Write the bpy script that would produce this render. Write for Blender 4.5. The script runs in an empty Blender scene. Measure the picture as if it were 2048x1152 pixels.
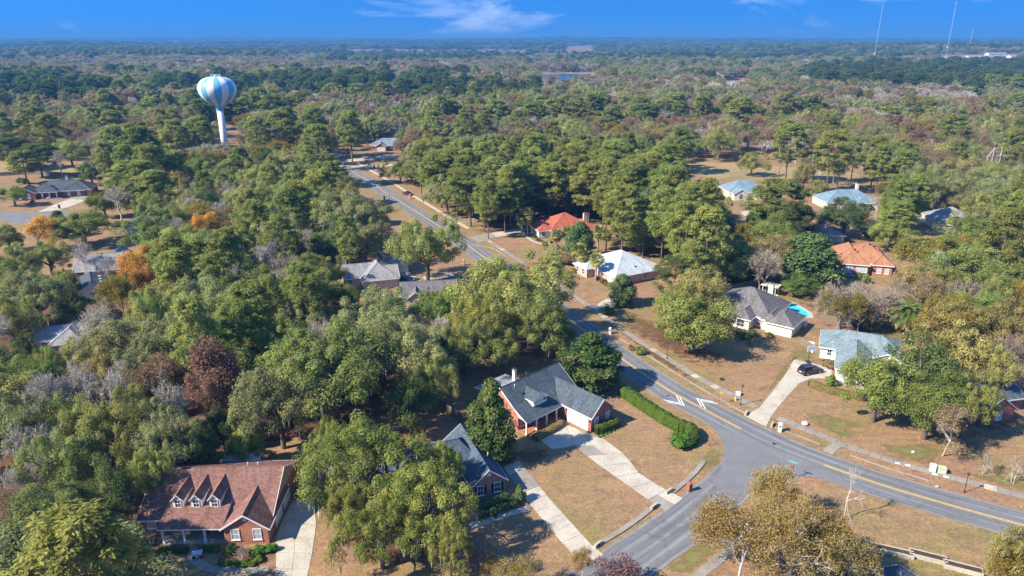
import bpy, bmesh, math, random
import numpy as np
from mathutils import Vector, Matrix

R = math.radians
scene = bpy.context.scene
COL = scene.collection

# ------------------------------------------------------------------ camera
FPX, HOR, CAMH = 1400.0, 77.0, 62.0          # focal length in photo pixels, horizon row, height in metres
TH = math.atan((576.0 - HOR) / FPX)
cam_d = bpy.data.cameras.new('camera'); cam = bpy.data.objects.new('camera', cam_d); COL.objects.link(cam)
cam_d.sensor_width = 36.0; cam_d.lens = 36.0 * FPX / 2048.0
cam_d.clip_start = 0.5; cam_d.clip_end = 80000.0
cam.location = (0, 0, CAMH); cam.rotation_euler = (math.pi / 2 - TH, 0, 0)
scene.camera = cam

# ------------------------------------------------------------------ sky, sun, exposure
SUN_EL, SUN_AZ = 39.0, 203.0                 # azimuth (degrees, counter-clockwise from +x) the light comes from
world = bpy.data.worlds.new('World'); scene.world = world; world.use_nodes = True
wn, wl = world.node_tree.nodes, world.node_tree.links
wn.clear()
w_out = wn.new('ShaderNodeOutputWorld'); w_bg = wn.new('ShaderNodeBackground')
sky = wn.new('ShaderNodeTexSky'); sky.sky_type = 'NISHITA'; sky.sun_disc = False
sky.sun_elevation = R(SUN_EL); sky.sun_rotation = R(90.0 - SUN_AZ)
sky.altitude = 0.0; sky.air_density = 1.0; sky.dust_density = 0.0; sky.ozone_density = 3.0
tint = wn.new('ShaderNodeMix'); tint.data_type = 'RGBA'; tint.blend_type = 'MULTIPLY'; tint.inputs[0].default_value = 1.0
tint.inputs[7].default_value = (0.17, 0.88, 1.50, 1)
# clear dry air: the deep blue of the upper sky reaches down to the horizon
sc_ = wn.new('ShaderNodeTexCoord'); sx_ = wn.new('ShaderNodeSeparateXYZ'); sm_ = wn.new('ShaderNodeMath'); sm_.operation = 'MULTIPLY_ADD'; sm_.inputs[1].default_value = 0.6; sm_.inputs[2].default_value = 0.55
sb_ = wn.new('ShaderNodeCombineXYZ'); sv_ = wn.new('ShaderNodeVectorMath'); sv_.operation = 'NORMALIZE'; sa_ = wn.new('ShaderNodeMath'); sa_.operation = 'ABSOLUTE'
wl.new(sc_.outputs['Generated'], sx_.inputs[0]); wl.new(sx_.outputs[2], sa_.inputs[0]); wl.new(sa_.outputs[0], sm_.inputs[0]); wl.new(sx_.outputs[0], sb_.inputs[0]); wl.new(sx_.outputs[1], sb_.inputs[1]); wl.new(sm_.outputs[0], sb_.inputs[2]); wl.new(sb_.outputs[0], sv_.inputs[0]); wl.new(sv_.outputs[0], sky.inputs[0])
wl.new(sky.outputs[0], tint.inputs[6])
# thin high cirrus: noise over the whole dome, whitened to add neutral fill light
wc = wn.new('ShaderNodeTexCoord'); wm = wn.new('ShaderNodeMapping')
wm.inputs['Location'].default_value = (4.05, 2.1, 0.42); wm.inputs['Scale'].default_value = (2.6, 2.6, 11.0); wm.inputs['Rotation'].default_value = (0, 0, R(5))
wl.new(wc.outputs['Generated'], wm.inputs['Vector'])
wnoi = wn.new('ShaderNodeTexNoise'); wnoi.inputs['Scale'].default_value = 1.5; wnoi.inputs['Detail'].default_value = 7.0
wnoi.inputs['Roughness'].default_value = 0.6; wnoi.inputs['Distortion'].default_value = 0.5
wl.new(wm.outputs[0], wnoi.inputs['Vector'])
wr = wn.new('ShaderNodeMapRange'); wr.inputs[1].default_value = 0.52; wr.inputs[2].default_value = 0.80; wr.inputs[4].default_value = 0.7
wl.new(wnoi.outputs[0], wr.inputs[0])
wmix = wn.new('ShaderNodeMix'); wmix.data_type = 'RGBA'
wl.new(wr.outputs[0], wmix.inputs[0]); wl.new(tint.outputs[2], wmix.inputs[6]); wmix.inputs[7].default_value = (7.6, 7.8, 8.6, 1)
wl.new(wmix.outputs[2], w_bg.inputs[0]); w_bg.inputs[1].default_value = 0.098
wl.new(w_bg.outputs[0], w_out.inputs[0])

sun_d = bpy.data.lights.new('sun', 'SUN'); sun = bpy.data.objects.new('sun', sun_d); COL.objects.link(sun)
sun_d.energy = 5.0; sun_d.angle = R(0.53); sun_d.color = (1.0, 0.90, 0.74)
sdir = Vector((math.cos(R(SUN_EL)) * math.cos(R(SUN_AZ)), math.cos(R(SUN_EL)) * math.sin(R(SUN_AZ)), math.sin(R(SUN_EL))))
sun.rotation_euler = sdir.to_track_quat('Z', 'Y').to_euler(); sun.location = sdir * 300

vs = scene.view_settings; vs.view_transform = 'Standard'; vs.look = 'None'; vs.gamma = 1.0; vs.use_curve_mapping = False
vs.exposure = 1.07
cy = scene.cycles
cy.use_denoising = True; cy.denoiser = 'OPENIMAGEDENOISE'; cy.denoising_input_passes = 'RGB_ALBEDO_NORMAL'; cy.denoising_prefilter = 'ACCURATE'
cy.max_bounces = 6; cy.diffuse_bounces = 4; cy.glossy_bounces = 2; cy.transmission_bounces = 2; cy.transparent_max_bounces = 8
cy.volume_bounces = 0
cy.caustics_reflective = False; cy.caustics_refractive = False
cy.sample_clamp_indirect = 4.0

# ------------------------------------------------------------------ placing helpers
_S, _C = math.sin(TH), math.cos(TH)
def G(u, v, h=0.0):
    """point of the place at height h seen at photo position (u, v)"""
    x = (u - 1024.0) / FPX; y = -(v - 576.0) / FPX
    d = (x, _C + y * _S, -_S + y * _C); t = (h - CAMH) / d[2]
    return Vector((d[0] * t, d[1] * t, h))
def PX(P):
    X, Y, Z = P[0], P[1], P[2] - CAMH
    zc = Y * _C - Z * _S; yc = Y * _S + Z * _C
    return (1024.0 + FPX * X / zc, 576.0 - FPX * yc / zc, zc)
def catmull(pts, step):
    """smooth polyline through the points, resampled about every step metres"""
    P = [Vector(p[:2]).to_3d() for p in pts]; P = [P[0] * 2 - P[1]] + P + [P[-1] * 2 - P[-2]]
    out = []
    for i in range(1, len(P) - 2):
        n = max(2, int((P[i + 1] - P[i]).length / step))
        for k in range(n):
            t = k / n
            out.append(0.5 * ((2 * P[i]) + (P[i + 1] - P[i - 1]) * t + (2 * P[i - 1] - 5 * P[i] + 4 * P[i + 1] - P[i + 2]) * t * t
                              + (3 * P[i] - P[i - 1] - 3 * P[i + 1] + P[i + 2]) * t ** 3))
    out.append(P[-2]); return out
def in_poly(x, y, poly):
    c = False; j = len(poly) - 1
    for i in range(len(poly)):
        xi, yi = poly[i]; xj, yj = poly[j]
        if (yi > y) != (yj > y) and x < (xj - xi) * (y - yi) / (yj - yi) + xi: c = not c
        j = i
    return c

# ------------------------------------------------------------------ materials
MATS = {}
def _new(name):
    m = bpy.data.materials.new(name); m.use_nodes = True
    nt = m.node_tree; nt.nodes.clear()
    o = nt.nodes.new('ShaderNodeOutputMaterial'); MATS[name] = m
    return m, nt.nodes, nt.links, o
def _ramp(n, l, fac, stops):
    r = n.new('ShaderNodeValToRGB'); e = r.color_ramp.elements
    while len(e) < len(stops): e.new(0.5)
    for k, (p, c) in enumerate(stops):
        e[k].position = p; e[k].color = (*c, 1)
    l.new(fac, r.inputs[0]); return r.outputs[0]
def _noise(n, l, vec, scale, detail=4.0, rough=0.55, dist=0.0):
    t = n.new('ShaderNodeTexNoise'); t.inputs['Scale'].default_value = scale; t.inputs['Detail'].default_value = detail
    t.inputs['Roughness'].default_value = rough; t.inputs['Distortion'].default_value = dist
    if vec is not None: l.new(vec, t.inputs['Vector'])
    return t.outputs[0]
def _mixc(n, l, fac, a, b, mode='MIX'):
    m = n.new('ShaderNodeMix'); m.data_type = 'RGBA'; m.blend_type = mode
    for i, x in ((0, fac), (6, a), (7, b)):
        if isinstance(x, (int, float)): m.inputs[i].default_value = x
        elif isinstance(x, tuple): m.inputs[i].default_value = (*x, 1)
        else: l.new(x, m.inputs[i])
    return m.outputs[2]
def _bump(n, l, h, strength, dist):
    b = n.new('ShaderNodeBump'); b.inputs['Strength'].default_value = strength; b.inputs['Distance'].default_value = dist
    l.new(h, b.inputs['Height']); return b.outputs[0]
def plain(name, c, rough=0.6, var=0.12, scale=1.5, spec=0.35, metal=0.0, bump=0.0):
    """painted or plastic surface with slight soiling"""
    m, n, l, o = _new(name)
    b = n.new('ShaderNodeBsdfPrincipled'); tc = n.new('ShaderNodeTexCoord')
    f = _noise(n, l, tc.outputs['Object'], scale, 5)
    lo = tuple(x * (1 - var) for x in c); hi = tuple(min(1, x * (1 + var)) for x in c)
    l.new(_ramp(n, l, f, [(0.3, lo), (0.7, hi)]), b.inputs['Base Color'])
    b.inputs['Roughness'].default_value = rough; b.inputs['Specular IOR Level'].default_value = spec; b.inputs['Metallic'].default_value = metal
    if bump: l.new(_bump(n, l, _noise(n, l, tc.outputs['Object'], scale * 12, 3), bump, 0.02), b.inputs['Normal'])
    l.new(b.outputs[0], o.inputs[0]); return m
def ground_like(name, stops, scale, rough=0.9, fine=6.0, bump=0.35, second=None, streak=0.0, mottle=0.0):
    m, n, l, o = _new(name)
    b = n.new('ShaderNodeBsdfPrincipled'); g = n.new('ShaderNodeNewGeometry')
    big = _noise(n, l, g.outputs['Position'], scale, 6, 0.6, 0.4)
    col = _ramp(n, l, big, stops)
    if second:
        f2 = _noise(n, l, g.outputs['Position'], second[0], 5, 0.62, 0.6)
        mr = n.new('ShaderNodeMapRange'); mr.inputs[1].default_value = second[2]; mr.inputs[2].default_value = second[3]; mr.inputs[4].default_value = second[4]
        l.new(f2, mr.inputs[0]); col = _mixc(n, l, mr.outputs[0], col, second[1])
    fn = _noise(n, l, g.outputs['Position'], fine, 3, 0.7)
    col = _mixc(n, l, 1.0, col, _ramp(n, l, fn, [(0.25, (0.62, 0.62, 0.62)), (0.75, (1.3, 1.3, 1.3))]), 'MULTIPLY')
    if streak:
        mp = n.new('ShaderNodeMapping'); mp.inputs['Scale'].default_value = (0.25, 1.6, 1.0); mp.inputs['Rotation'].default_value = (0, 0, 0.7)
        l.new(g.outputs['Position'], mp.inputs[0]); st = _noise(n, l, mp.outputs[0], 0.8, 4)
        col = _mixc(n, l, streak, col, _ramp(n, l, st, [(0.3, (0.55, 0.55, 0.55)), (0.7, (1.35, 1.35, 1.35))]), 'MULTIPLY')
    if mottle:
        m1 = _noise(n, l, g.outputs['Position'], 0.42, 6, 0.68, 1.2); m2 = _noise(n, l, g.outputs['Position'], 1.6, 5, 0.65, 0.4)
        col = _mixc(n, l, mottle, col, _ramp(n, l, m1, [(0.30, (0.70, 0.62, 0.64)), (0.45, (0.95, 0.93, 0.95)), (0.55, (1.05, 1.0, 0.92)), (0.70, (1.25, 1.22, 1.05))]), 'MULTIPLY'); col = _mixc(n, l, mottle * 0.7, col, _ramp(n, l, m2, [(0.32, (0.78, 0.76, 0.74)), (0.68, (1.2, 1.2, 1.16))]), 'MULTIPLY')
    l.new(col, b.inputs['Base Color']); b.inputs['Roughness'].default_value = rough; b.inputs['Specular IOR Level'].default_value = 0.2
    if bump: l.new(_bump(n, l, fn, bump, 0.12), b.inputs['Normal'])
    l.new(b.outputs[0], o.inputs[0]); return m
def roadmat(name, c):
    """asphalt; UV = metres across and along the road: wheel tracks, oil line, patches, dusty edges"""
    m, n, l, o = _new(name); b = n.new('ShaderNodeBsdfPrincipled'); uv = n.new('ShaderNodeUVMap'); sp = n.new('ShaderNodeSeparateXYZ'); l.new(uv.outputs[0], sp.inputs[0])
    wv = n.new('ShaderNodeMath'); wv.operation = 'MULTIPLY'; wv.inputs[1].default_value = 3.7; l.new(sp.outputs[0], wv.inputs[0]); cs = n.new('ShaderNodeMath'); cs.operation = 'COSINE'; l.new(wv.outputs[0], cs.inputs[0])
    mp = n.new('ShaderNodeMapping'); mp.inputs['Scale'].default_value = (1.3, 0.06, 1); l.new(uv.outputs[0], mp.inputs[0]); st = _noise(n, l, mp.outputs[0], 1.0, 5, 0.65)
    col = _ramp(n, l, st, [(0.3, tuple(x * 0.72 for x in c)), (0.5, c), (0.72, tuple(x * 1.25 for x in c))])
    tr = _ramp(n, l, cs.outputs[0], [(0.0, (0.84, 0.84, 0.84)), (1.0, (1.08, 1.08, 1.08))]); col = _mixc(n, l, 1.0, col, tr, 'MULTIPLY')
    ab = n.new('ShaderNodeMath'); ab.operation = 'ABSOLUTE'; l.new(sp.outputs[0], ab.inputs[0]); g = n.new('ShaderNodeNewGeometry'); nz = _noise(n, l, g.outputs['Position'], 0.55, 5, 0.65)
    ad = n.new('ShaderNodeMath'); ad.operation = 'MULTIPLY_ADD'; ad.inputs[1].default_value = 0.9; l.new(nz, ad.inputs[0]); l.new(ab.outputs[0], ad.inputs[2])
    ed = n.new('ShaderNodeMapRange'); ed.inputs[1].default_value = 3.55; ed.inputs[2].default_value = 4.1; ed.inputs[4].default_value = 0.75; l.new(ad.outputs[0], ed.inputs[0]); col = _mixc(n, l, ed.outputs[0], col, (0.27, 0.235, 0.19))
    pt = _noise(n, l, g.outputs['Position'], 0.16, 4, 0.6, 0.8); pr = n.new('ShaderNodeMapRange'); pr.inputs[1].default_value = 0.60; pr.inputs[2].default_value = 0.64; pr.inputs[4].default_value = 0.3; l.new(pt, pr.inputs[0]); col = _mixc(n, l, pr.outputs[0], col, (0.09, 0.097, 0.105))
    vo = n.new('ShaderNodeTexVoronoi'); vo.feature = 'DISTANCE_TO_EDGE'; vo.inputs['Scale'].default_value = 0.22; ds = n.new('ShaderNodeVectorMath'); ds.operation = 'MULTIPLY_ADD'; l.new(_noisec(n, l, g.outputs['Position'], 0.7), ds.inputs[0]); ds.inputs[1].default_value = (3, 3, 0); l.new(g.outputs['Position'], ds.inputs[2]); l.new(ds.outputs[0], vo.inputs['Vector'])
    cr = n.new('ShaderNodeMapRange'); cr.inputs[1].default_value = 0.0; cr.inputs[2].default_value = 0.03; cr.inputs[3].default_value = 0.34; cr.inputs[4].default_value = 0.0; l.new(vo.outputs[0], cr.inputs[0]); col = _mixc(n, l, cr.outputs[0], col, (0.06, 0.063, 0.068))
    fn = _noise(n, l, g.outputs['Position'], 14.0, 3, 0.7); col = _mixc(n, l, 1.0, col, _ramp(n, l, fn, [(0.25, (0.8, 0.8, 0.8)), (0.75, (1.18, 1.18, 1.18))]), 'MULTIPLY')
    l.new(col, b.inputs['Base Color']); b.inputs['Roughness'].default_value = 0.85; b.inputs['Specular IOR Level'].default_value = 0.25; l.new(b.outputs[0], o.inputs[0]); return m
def _noisec(n, l, vec, scale):
    t = n.new('ShaderNodeTexNoise'); t.inputs['Scale'].default_value = scale; l.new(vec, t.inputs['Vector']); return t.outputs['Color']
def patchy(name, src):
    """ragged-edged copy of a ground material: thins out into bare ground towards the border of its sheet"""
    m = MATS[src].copy(); m.name = name; MATS[name] = m; n, l = m.node_tree.nodes, m.node_tree.links
    out = next(x for x in n if x.type == 'OUTPUT_MATERIAL'); b = next(x for x in n if x.type == 'BSDF_PRINCIPLED'); at = n.new('ShaderNodeAttribute'); at.attribute_name = 'edge'; g = n.new('ShaderNodeNewGeometry')
    nz = _noise(n, l, g.outputs['Position'], 0.5, 8, 0.72); a = n.new('ShaderNodeMath'); a.operation = 'MULTIPLY_ADD'; a.inputs[1].default_value = 4.5; l.new(nz, a.inputs[0]); l.new(at.outputs['Fac'], a.inputs[2])
    r = n.new('ShaderNodeMapRange'); r.inputs[1].default_value = 2.35; r.inputs[2].default_value = 3.5; l.new(a.outputs[0], r.inputs[0]); t = n.new('ShaderNodeBsdfTransparent'); mx = n.new('ShaderNodeMixShader')
    l.new(r.outputs[0], mx.inputs[0]); l.new(t.outputs[0], mx.inputs[1]); l.new(b.outputs[0], mx.inputs[2]); l.new(mx.outputs[0], out.inputs[0]); return m
def shingle(name, c, var=0.28, rough=0.85, row=0.16, width=0.32, spec=0.25):
    """courses of shingles or tiles, from the roof's own UVs in metres"""
    m, n, l, o = _new(name)
    b = n.new('ShaderNodeBsdfPrincipled'); uv = n.new('ShaderNodeUVMap')
    br = n.new('ShaderNodeTexBrick'); l.new(uv.outputs[0], br.inputs['Vector'])
    br.inputs['Scale'].default_value = 1.0; br.inputs['Brick Width'].default_value = width; br.inputs['Row Height'].default_value = row
    br.inputs['Mortar Size'].default_value = 0.012; br.inputs['Bias'].default_value = 0.0
    br.inputs['Color1'].default_value = (*[x * (1 - var) for x in c], 1); br.inputs['Color2'].default_value = (*[x * (1 + var) for x in c], 1)
    br.inputs['Mortar'].default_value = (*[x * 0.55 for x in c], 1)
    mp = n.new('ShaderNodeMapping'); mp.inputs['Scale'].default_value = (0.9, 0.22, 1); l.new(uv.outputs[0], mp.inputs[0])
    st = _noise(n, l, mp.outputs[0], 0.8, 5, 0.6)
    col = _mixc(n, l, 0.7, br.outputs[0], _ramp(n, l, st, [(0.3, (0.6, 0.59, 0.56)), (0.7, (1.34, 1.34, 1.36))]), 'MULTIPLY')
    lt = _noise(n, l, uv.outputs[0], 0.55, 6, 0.72, 0.5); lr = n.new('ShaderNodeMapRange'); lr.inputs[1].default_value = 0.60; lr.inputs[2].default_value = 0.74; lr.inputs[4].default_value = 0.35; l.new(lt, lr.inputs[0]); col = _mixc(n, l, lr.outputs[0], col, (0.17, 0.11, 0.07))
    st2 = _noise(n, l, uv.outputs[0], 1.7, 3, 0.7)
    col = _mixc(n, l, 0.6, col, _ramp(n, l, st2, [(0.35, (0.8, 0.8, 0.8)), (0.65, (1.2, 1.2, 1.2))]), 'MULTIPLY')
    l.new(col, b.inputs['Base Color']); b.inputs['Roughness'].default_value = rough; b.inputs['Specular IOR Level'].default_value = spec
    l.new(_bump(n, l, br.outputs[1], -0.6, 0.02), b.inputs['Normal'])
    l.new(b.outputs[0], o.inputs[0]); return m
def brickmat(name, c, mortar=(0.42, 0.38, 0.33)):
    m, n, l, o = _new(name)
    b = n.new('ShaderNodeBsdfPrincipled'); uv = n.new('ShaderNodeUVMap')
    br = n.new('ShaderNodeTexBrick'); l.new(uv.outputs[0], br.inputs['Vector'])
    br.inputs['Scale'].default_value = 1.0; br.inputs['Brick Width'].default_value = 0.22; br.inputs['Row Height'].default_value = 0.076
    br.inputs['Mortar Size'].default_value = 0.006
    br.inputs['Color1'].default_value = (*[x * 0.72 for x in c], 1); br.inputs['Color2'].default_value = (*[min(1, x * 1.3) for x in c], 1)
    br.inputs['Mortar'].default_value = (*mortar, 1)
    st = _noise(n, l, uv.outputs[0], 0.7, 5, 0.6)
    col = _mixc(n, l, 0.8, br.outputs[0], _ramp(n, l, st, [(0.3, (0.74, 0.72, 0.7)), (0.7, (1.2, 1.2, 1.2))]), 'MULTIPLY')
    l.new(col, b.inputs['Base Color']); b.inputs['Roughness'].default_value = 0.9; b.inputs['Specular IOR Level'].default_value = 0.2
    l.new(_bump(n, l, br.outputs[1], -0.5, 0.01), b.inputs['Normal'])
    l.new(b.outputs[0], o.inputs[0]); return m
def leafmat(name, dark, mid, light, transl=0.48, hue=0.022, val=0.26):
    """leaf colour runs dark-mid-light by a random tone per leaf and per spray; each tree is a little different"""
    m, n, l, o = _new(name)
    at = n.new('ShaderNodeAttribute'); at.attribute_name = 'tone'
    col = _ramp(n, l, at.outputs['Fac'], [(0.08, dark), (0.5, mid), (0.95, light)])
    oi = n.new('ShaderNodeObjectInfo'); hs = n.new('ShaderNodeHueSaturation')
    a1 = n.new('ShaderNodeMapRange'); a1.inputs[3].default_value = 0.5 - hue; a1.inputs[4].default_value = 0.5 + hue
    a2 = n.new('ShaderNodeMath'); a2.operation = 'FRACT'; a3 = n.new('ShaderNodeMath'); a3.operation = 'MULTIPLY'; a3.inputs[1].default_value = 7.31
    a4 = n.new('ShaderNodeMapRange'); a4.inputs[3].default_value = 1.0 - val * 0.6; a4.inputs[4].default_value = 1.0 + val
    l.new(oi.outputs['Random'], a1.inputs[0]); l.new(oi.outputs['Random'], a3.inputs[0]); l.new(a3.outputs[0], a2.inputs[0]); l.new(a2.outputs[0], a4.inputs[0])
    l.new(a1.outputs[0], hs.inputs['Hue']); l.new(a4.outputs[0], hs.inputs['Value']); l.new(col, hs.inputs['Color'])
    d = n.new('ShaderNodeBsdfDiffuse'); t = n.new('ShaderNodeBsdfTranslucent'); mx = n.new('ShaderNodeMixShader'); mx.inputs[0].default_value = transl
    l.new(hs.outputs[0], d.inputs[0]); l.new(hs.outputs[0], t.inputs[0])
    l.new(d.outputs[0], mx.inputs[1]); l.new(t.outputs[0], mx.inputs[2]); l.new(mx.outputs[0], o.inputs[0]); return m

# ------------------------------------------------------------------ mesh building
class MB:
    """collects simple solids and links them as one mesh object"""
    def __init__(s): s.v = []; s.f = []
    def add(s, vs, fs):
        b = len(s.v); s.v += [tuple(x) for x in vs]; s.f += [tuple(i + b for i in f) for f in fs]; return s
    def box(s, x0, x1, y0, y1, z0, z1):
        return s.add([(x0,y0,z0),(x1,y0,z0),(x1,y1,z0),(x0,y1,z0),(x0,y0,z1),(x1,y0,z1),(x1,y1,z1),(x0,y1,z1)],
                     [(3,2,1,0),(4,5,6,7),(0,1,5,4),(1,2,6,5),(2,3,7,6),(3,0,4,7)])
    def prism(s, poly, z0, z1):
        n = len(poly)
        a = sum(poly[i][0] * poly[(i + 1) % n][1] - poly[(i + 1) % n][0] * poly[i][1] for i in range(n))
        if a < 0: poly = poly[::-1]
        vs = [(p[0], p[1], z0) for p in poly] + [(p[0], p[1], z1) for p in poly]
        return s.add(vs, [tuple(range(n - 1, -1, -1)), tuple(range(n, 2 * n))] + [(i, (i + 1) % n, n + (i + 1) % n, n + i) for i in range(n)])
    def tube(s, pts, radii, sides=6, cap=True):
        pts = [Vector(p) for p in pts]; n = len(pts)
        if not hasattr(radii, '__len__'): radii = [radii] * n
        rings = []; ref = Vector((0.31, 0.17, 0.94)) if abs((pts[-1] - pts[0]).normalized().z) < 0.9 else Vector((1, 0.1, 0))
        vs = []
        for i, p in enumerate(pts):
            d = (pts[min(i + 1, n - 1)] - pts[max(i - 1, 0)]).normalized()
            a = d.cross(ref).normalized(); b = d.cross(a)
            for k in range(sides):
                t = 2 * math.pi * k / sides
                vs.append(p + (a * math.cos(t) + b * math.sin(t)) * radii[i])
        fs = [(i * sides + k, i * sides + (k + 1) % sides, (i + 1) * sides + (k + 1) % sides, (i + 1) * sides + k) for i in range(n - 1) for k in range(sides)]
        if cap: fs += [tuple(range(sides - 1, -1, -1)), tuple((n - 1) * sides + k for k in range(sides))]
        return s.add(vs, fs)
    def lathe(s, prof, seg=24, c=(0, 0)):
        vs = []; n = len(prof)
        for r, z in prof:
            for k in range(seg):
                t = 2 * math.pi * k / seg; vs.append((c[0] + r * math.cos(t), c[1] + r * math.sin(t), z))
        fs = [(i * seg + k, i * seg + (k + 1) % seg, (i + 1) * seg + (k + 1) % seg, (i + 1) * seg + k) for i in range(n - 1) for k in range(seg)]
        fs += [tuple(range(seg - 1, -1, -1)), tuple((n - 1) * seg + k for k in range(seg))]
        return s.add(vs, fs)
    def mesh(s, name, m, smooth=False):
        me = bpy.data.meshes.new(name); me.from_pydata(s.v, [], s.f); me.update()
        uv = me.uv_layers.new(name='UVMap'); data = np.empty(len(me.loops) * 2, 'f')
        for p in me.polygons:
            nn = p.normal
            if abs(nn.z) > 0.985: a, b = Vector((1, 0, 0)), Vector((0, 1, 0))
            else: a = Vector((-nn.y, nn.x, 0)).normalized(); b = nn.cross(a)
            for li in p.loop_indices:
                co = me.vertices[me.loops[li].vertex_index].co
                data[2 * li] = co.dot(a); data[2 * li + 1] = co.dot(b)
        uv.data.foreach_set('uv', data)
        if m: me.materials.append(m if not isinstance(m, str) else MATS[m])
        if smooth: me.shade_smooth()
        return me
    def build(s, name, m, parent=None, loc=(0, 0, 0), rz=0.0, smooth=False):
        return link(name, s.mesh(name, m, smooth), parent, loc, rz)
def link(name, data, parent=None, loc=(0, 0, 0), rz=0.0):
    o = bpy.data.objects.new(name, data); COL.objects.link(o); o.parent = parent
    o.location = loc; o.rotation_euler = (0, 0, rz); return o
def tag(o, label=None, cat=None, group=None, kind=None):
    if label: o['label'] = label
    if cat: o['category'] = cat
    if group: o['group'] = group
    if kind: o['kind'] = kind
    return o
def thing(name, label, cat, loc=(0, 0, 0), rz=0.0, group=None):
    return tag(link(name, None, None, loc, rz), label, cat, group)
def icos(r, sub=2, sq=(1, 1, 1), rough=0.0, seed=0):
    bm = bmesh.new(); bmesh.ops.create_icosphere(bm, subdivisions=sub, radius=1.0)
    rng = random.Random(seed); mb = MB()
    for v in bm.verts:
        k = r * (1 + rough * (rng.random() - 0.5)); v.co = Vector((v.co.x * k * sq[0], v.co.y * k * sq[1], v.co.z * k * sq[2]))
    mb.add([v.co for v in bm.verts], [tuple(v.index for v in f.verts) for f in bm.faces]); bm.free(); return mb
# ------------------------------------------------------------------ the materials of this place
ground_like('ground', [(0.28, (0.21, 0.168, 0.068)), (0.42, (0.265, 0.183, 0.096)), (0.55, (0.285, 0.182, 0.106)), (0.75, (0.25, 0.142, 0.085))], 0.05, fine=3.2,
            second=(0.075, (0.175, 0.175, 0.05), 0.50, 0.68, 0.6), streak=0.25, mottle=1.0)
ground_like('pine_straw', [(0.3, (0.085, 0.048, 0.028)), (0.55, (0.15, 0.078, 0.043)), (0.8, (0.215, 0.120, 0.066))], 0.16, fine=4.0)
ground_like('fairway', [(0.3, (0.19, 0.18, 0.06)), (0.5, (0.31, 0.235, 0.11)), (0.8, (0.34, 0.21, 0.105))], 0.03, fine=1.0)
ground_like('green_grass', [(0.3, (0.18, 0.172, 0.058)), (0.6, (0.215, 0.19, 0.068)), (0.8, (0.25, 0.185, 0.085))], 0.35, fine=6.0)
ground_like('concrete', [(0.25, (0.34, 0.30, 0.235)), (0.5, (0.46, 0.415, 0.335)), (0.75, (0.53, 0.485, 0.395))], 0.35, fine=7.0, bump=0.1,
            second=(0.9, (0.27, 0.255, 0.22), 0.55, 0.75, 0.6))
ground_like('old_concrete', [(0.25, (0.20, 0.18, 0.15)), (0.5, (0.27, 0.245, 0.205)), (0.75, (0.34, 0.31, 0.26))], 0.4, fine=7.0, bump=0.1)
ground_like('field', [(0.3, (0.20, 0.13, 0.10)), (0.6, (0.30, 0.21, 0.16)), (0.8, (0.24, 0.21, 0.12))], 0.01, fine=0.2)
roadmat('asphalt', (0.185, 0.187, 0.19)); ground_like('asphalt_plain', [(0.3, (0.155, 0.158, 0.16)), (0.55, (0.183, 0.186, 0.19)), (0.8, (0.21, 0.21, 0.212))], 0.2, fine=14.0, bump=0.1); patchy('pine_straw_edge', 'pine_straw'); patchy('green_edge', 'green_grass')
plain('paint_yellow', (0.62, 0.40, 0.07), 0.7, 0.2, 2.0)
plain('paint_white', (0.78, 0.78, 0.76), 0.7, 0.12, 2.0)
plain('white_trim', (0.78, 0.78, 0.76), 0.55, 0.08)
plain('white_metal', (0.80, 0.80, 0.79), 0.4, 0.05)
plain('tower_white', (0.80, 0.81, 0.82), 0.45, 0.05, 0.4)
plain('tower_blue', (0.15, 0.47, 0.70), 0.45, 0.08, 0.4)
plain('cream_stucco', (0.62, 0.56, 0.47), 0.8, 0.08, 0.8)
plain('white_siding', (0.72, 0.72, 0.70), 0.6, 0.07)
plain('tan_siding', (0.42, 0.37, 0.30), 0.7, 0.08)
plain('pink_siding', (0.50, 0.38, 0.31), 0.75, 0.08)
plain('shutter_dark', (0.018, 0.02, 0.025), 0.6, 0.1)
plain('dark_metal', (0.03, 0.03, 0.033), 0.5, 0.2)
plain('steel', (0.42, 0.44, 0.46), 0.45, 0.15, spec=0.5, metal=0.4)
plain('mast_paint', (0.5, 0.51, 0.53), 0.5, 0.1)
plain('wood_pole', (0.20, 0.155, 0.115), 0.85, 0.25)
plain('pale_pole', (0.62, 0.60, 0.57), 0.75, 0.15)
plain('fence_wood', (0.20, 0.165, 0.13), 0.85, 0.3, 3.0)
plain('patio_slat', (0.50, 0.53, 0.56), 0.5, 0.1)
plain('door_dark', (0.06, 0.035, 0.025), 0.5, 0.2)
plain('door_green', (0.02, 0.16, 0.12), 0.5, 0.2)
plain('hydrant_yellow', (0.72, 0.52, 0.03), 0.5, 0.1)
plain('utility_green', (0.45, 0.52, 0.36), 0.6, 0.1)
plain('utility_grey', (0.60, 0.60, 0.57), 0.6, 0.1)
plain('sign_red', (0.55, 0.03, 0.04), 0.4, 0.05)
plain('sign_green', (0.10, 0.42, 0.33), 0.4, 0.05)
plain('sign_back', (0.50, 0.34, 0.05), 0.6, 0.1)
plain('wire_grey', (0.10, 0.10, 0.11), 0.6, 0.1)
plain('bark', (0.125, 0.10, 0.078), 0.9, 0.35, 2.5)
plain('pine_bark', (0.15, 0.105, 0.078), 0.9, 0.35, 2.5)
plain('pale_bark', (0.46, 0.43, 0.40), 0.9, 0.25, 1.5)
plain('grey_bark', (0.27, 0.24, 0.215), 0.9, 0.25, 1.5)
plain('birch_bark', (0.62, 0.56, 0.50), 0.85, 0.25, 1.5)
plain('rubber', (0.02, 0.02, 0.02), 0.8, 0.2)
plain('rim', (0.35, 0.35, 0.36), 0.35, 0.1, metal=0.7)
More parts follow.
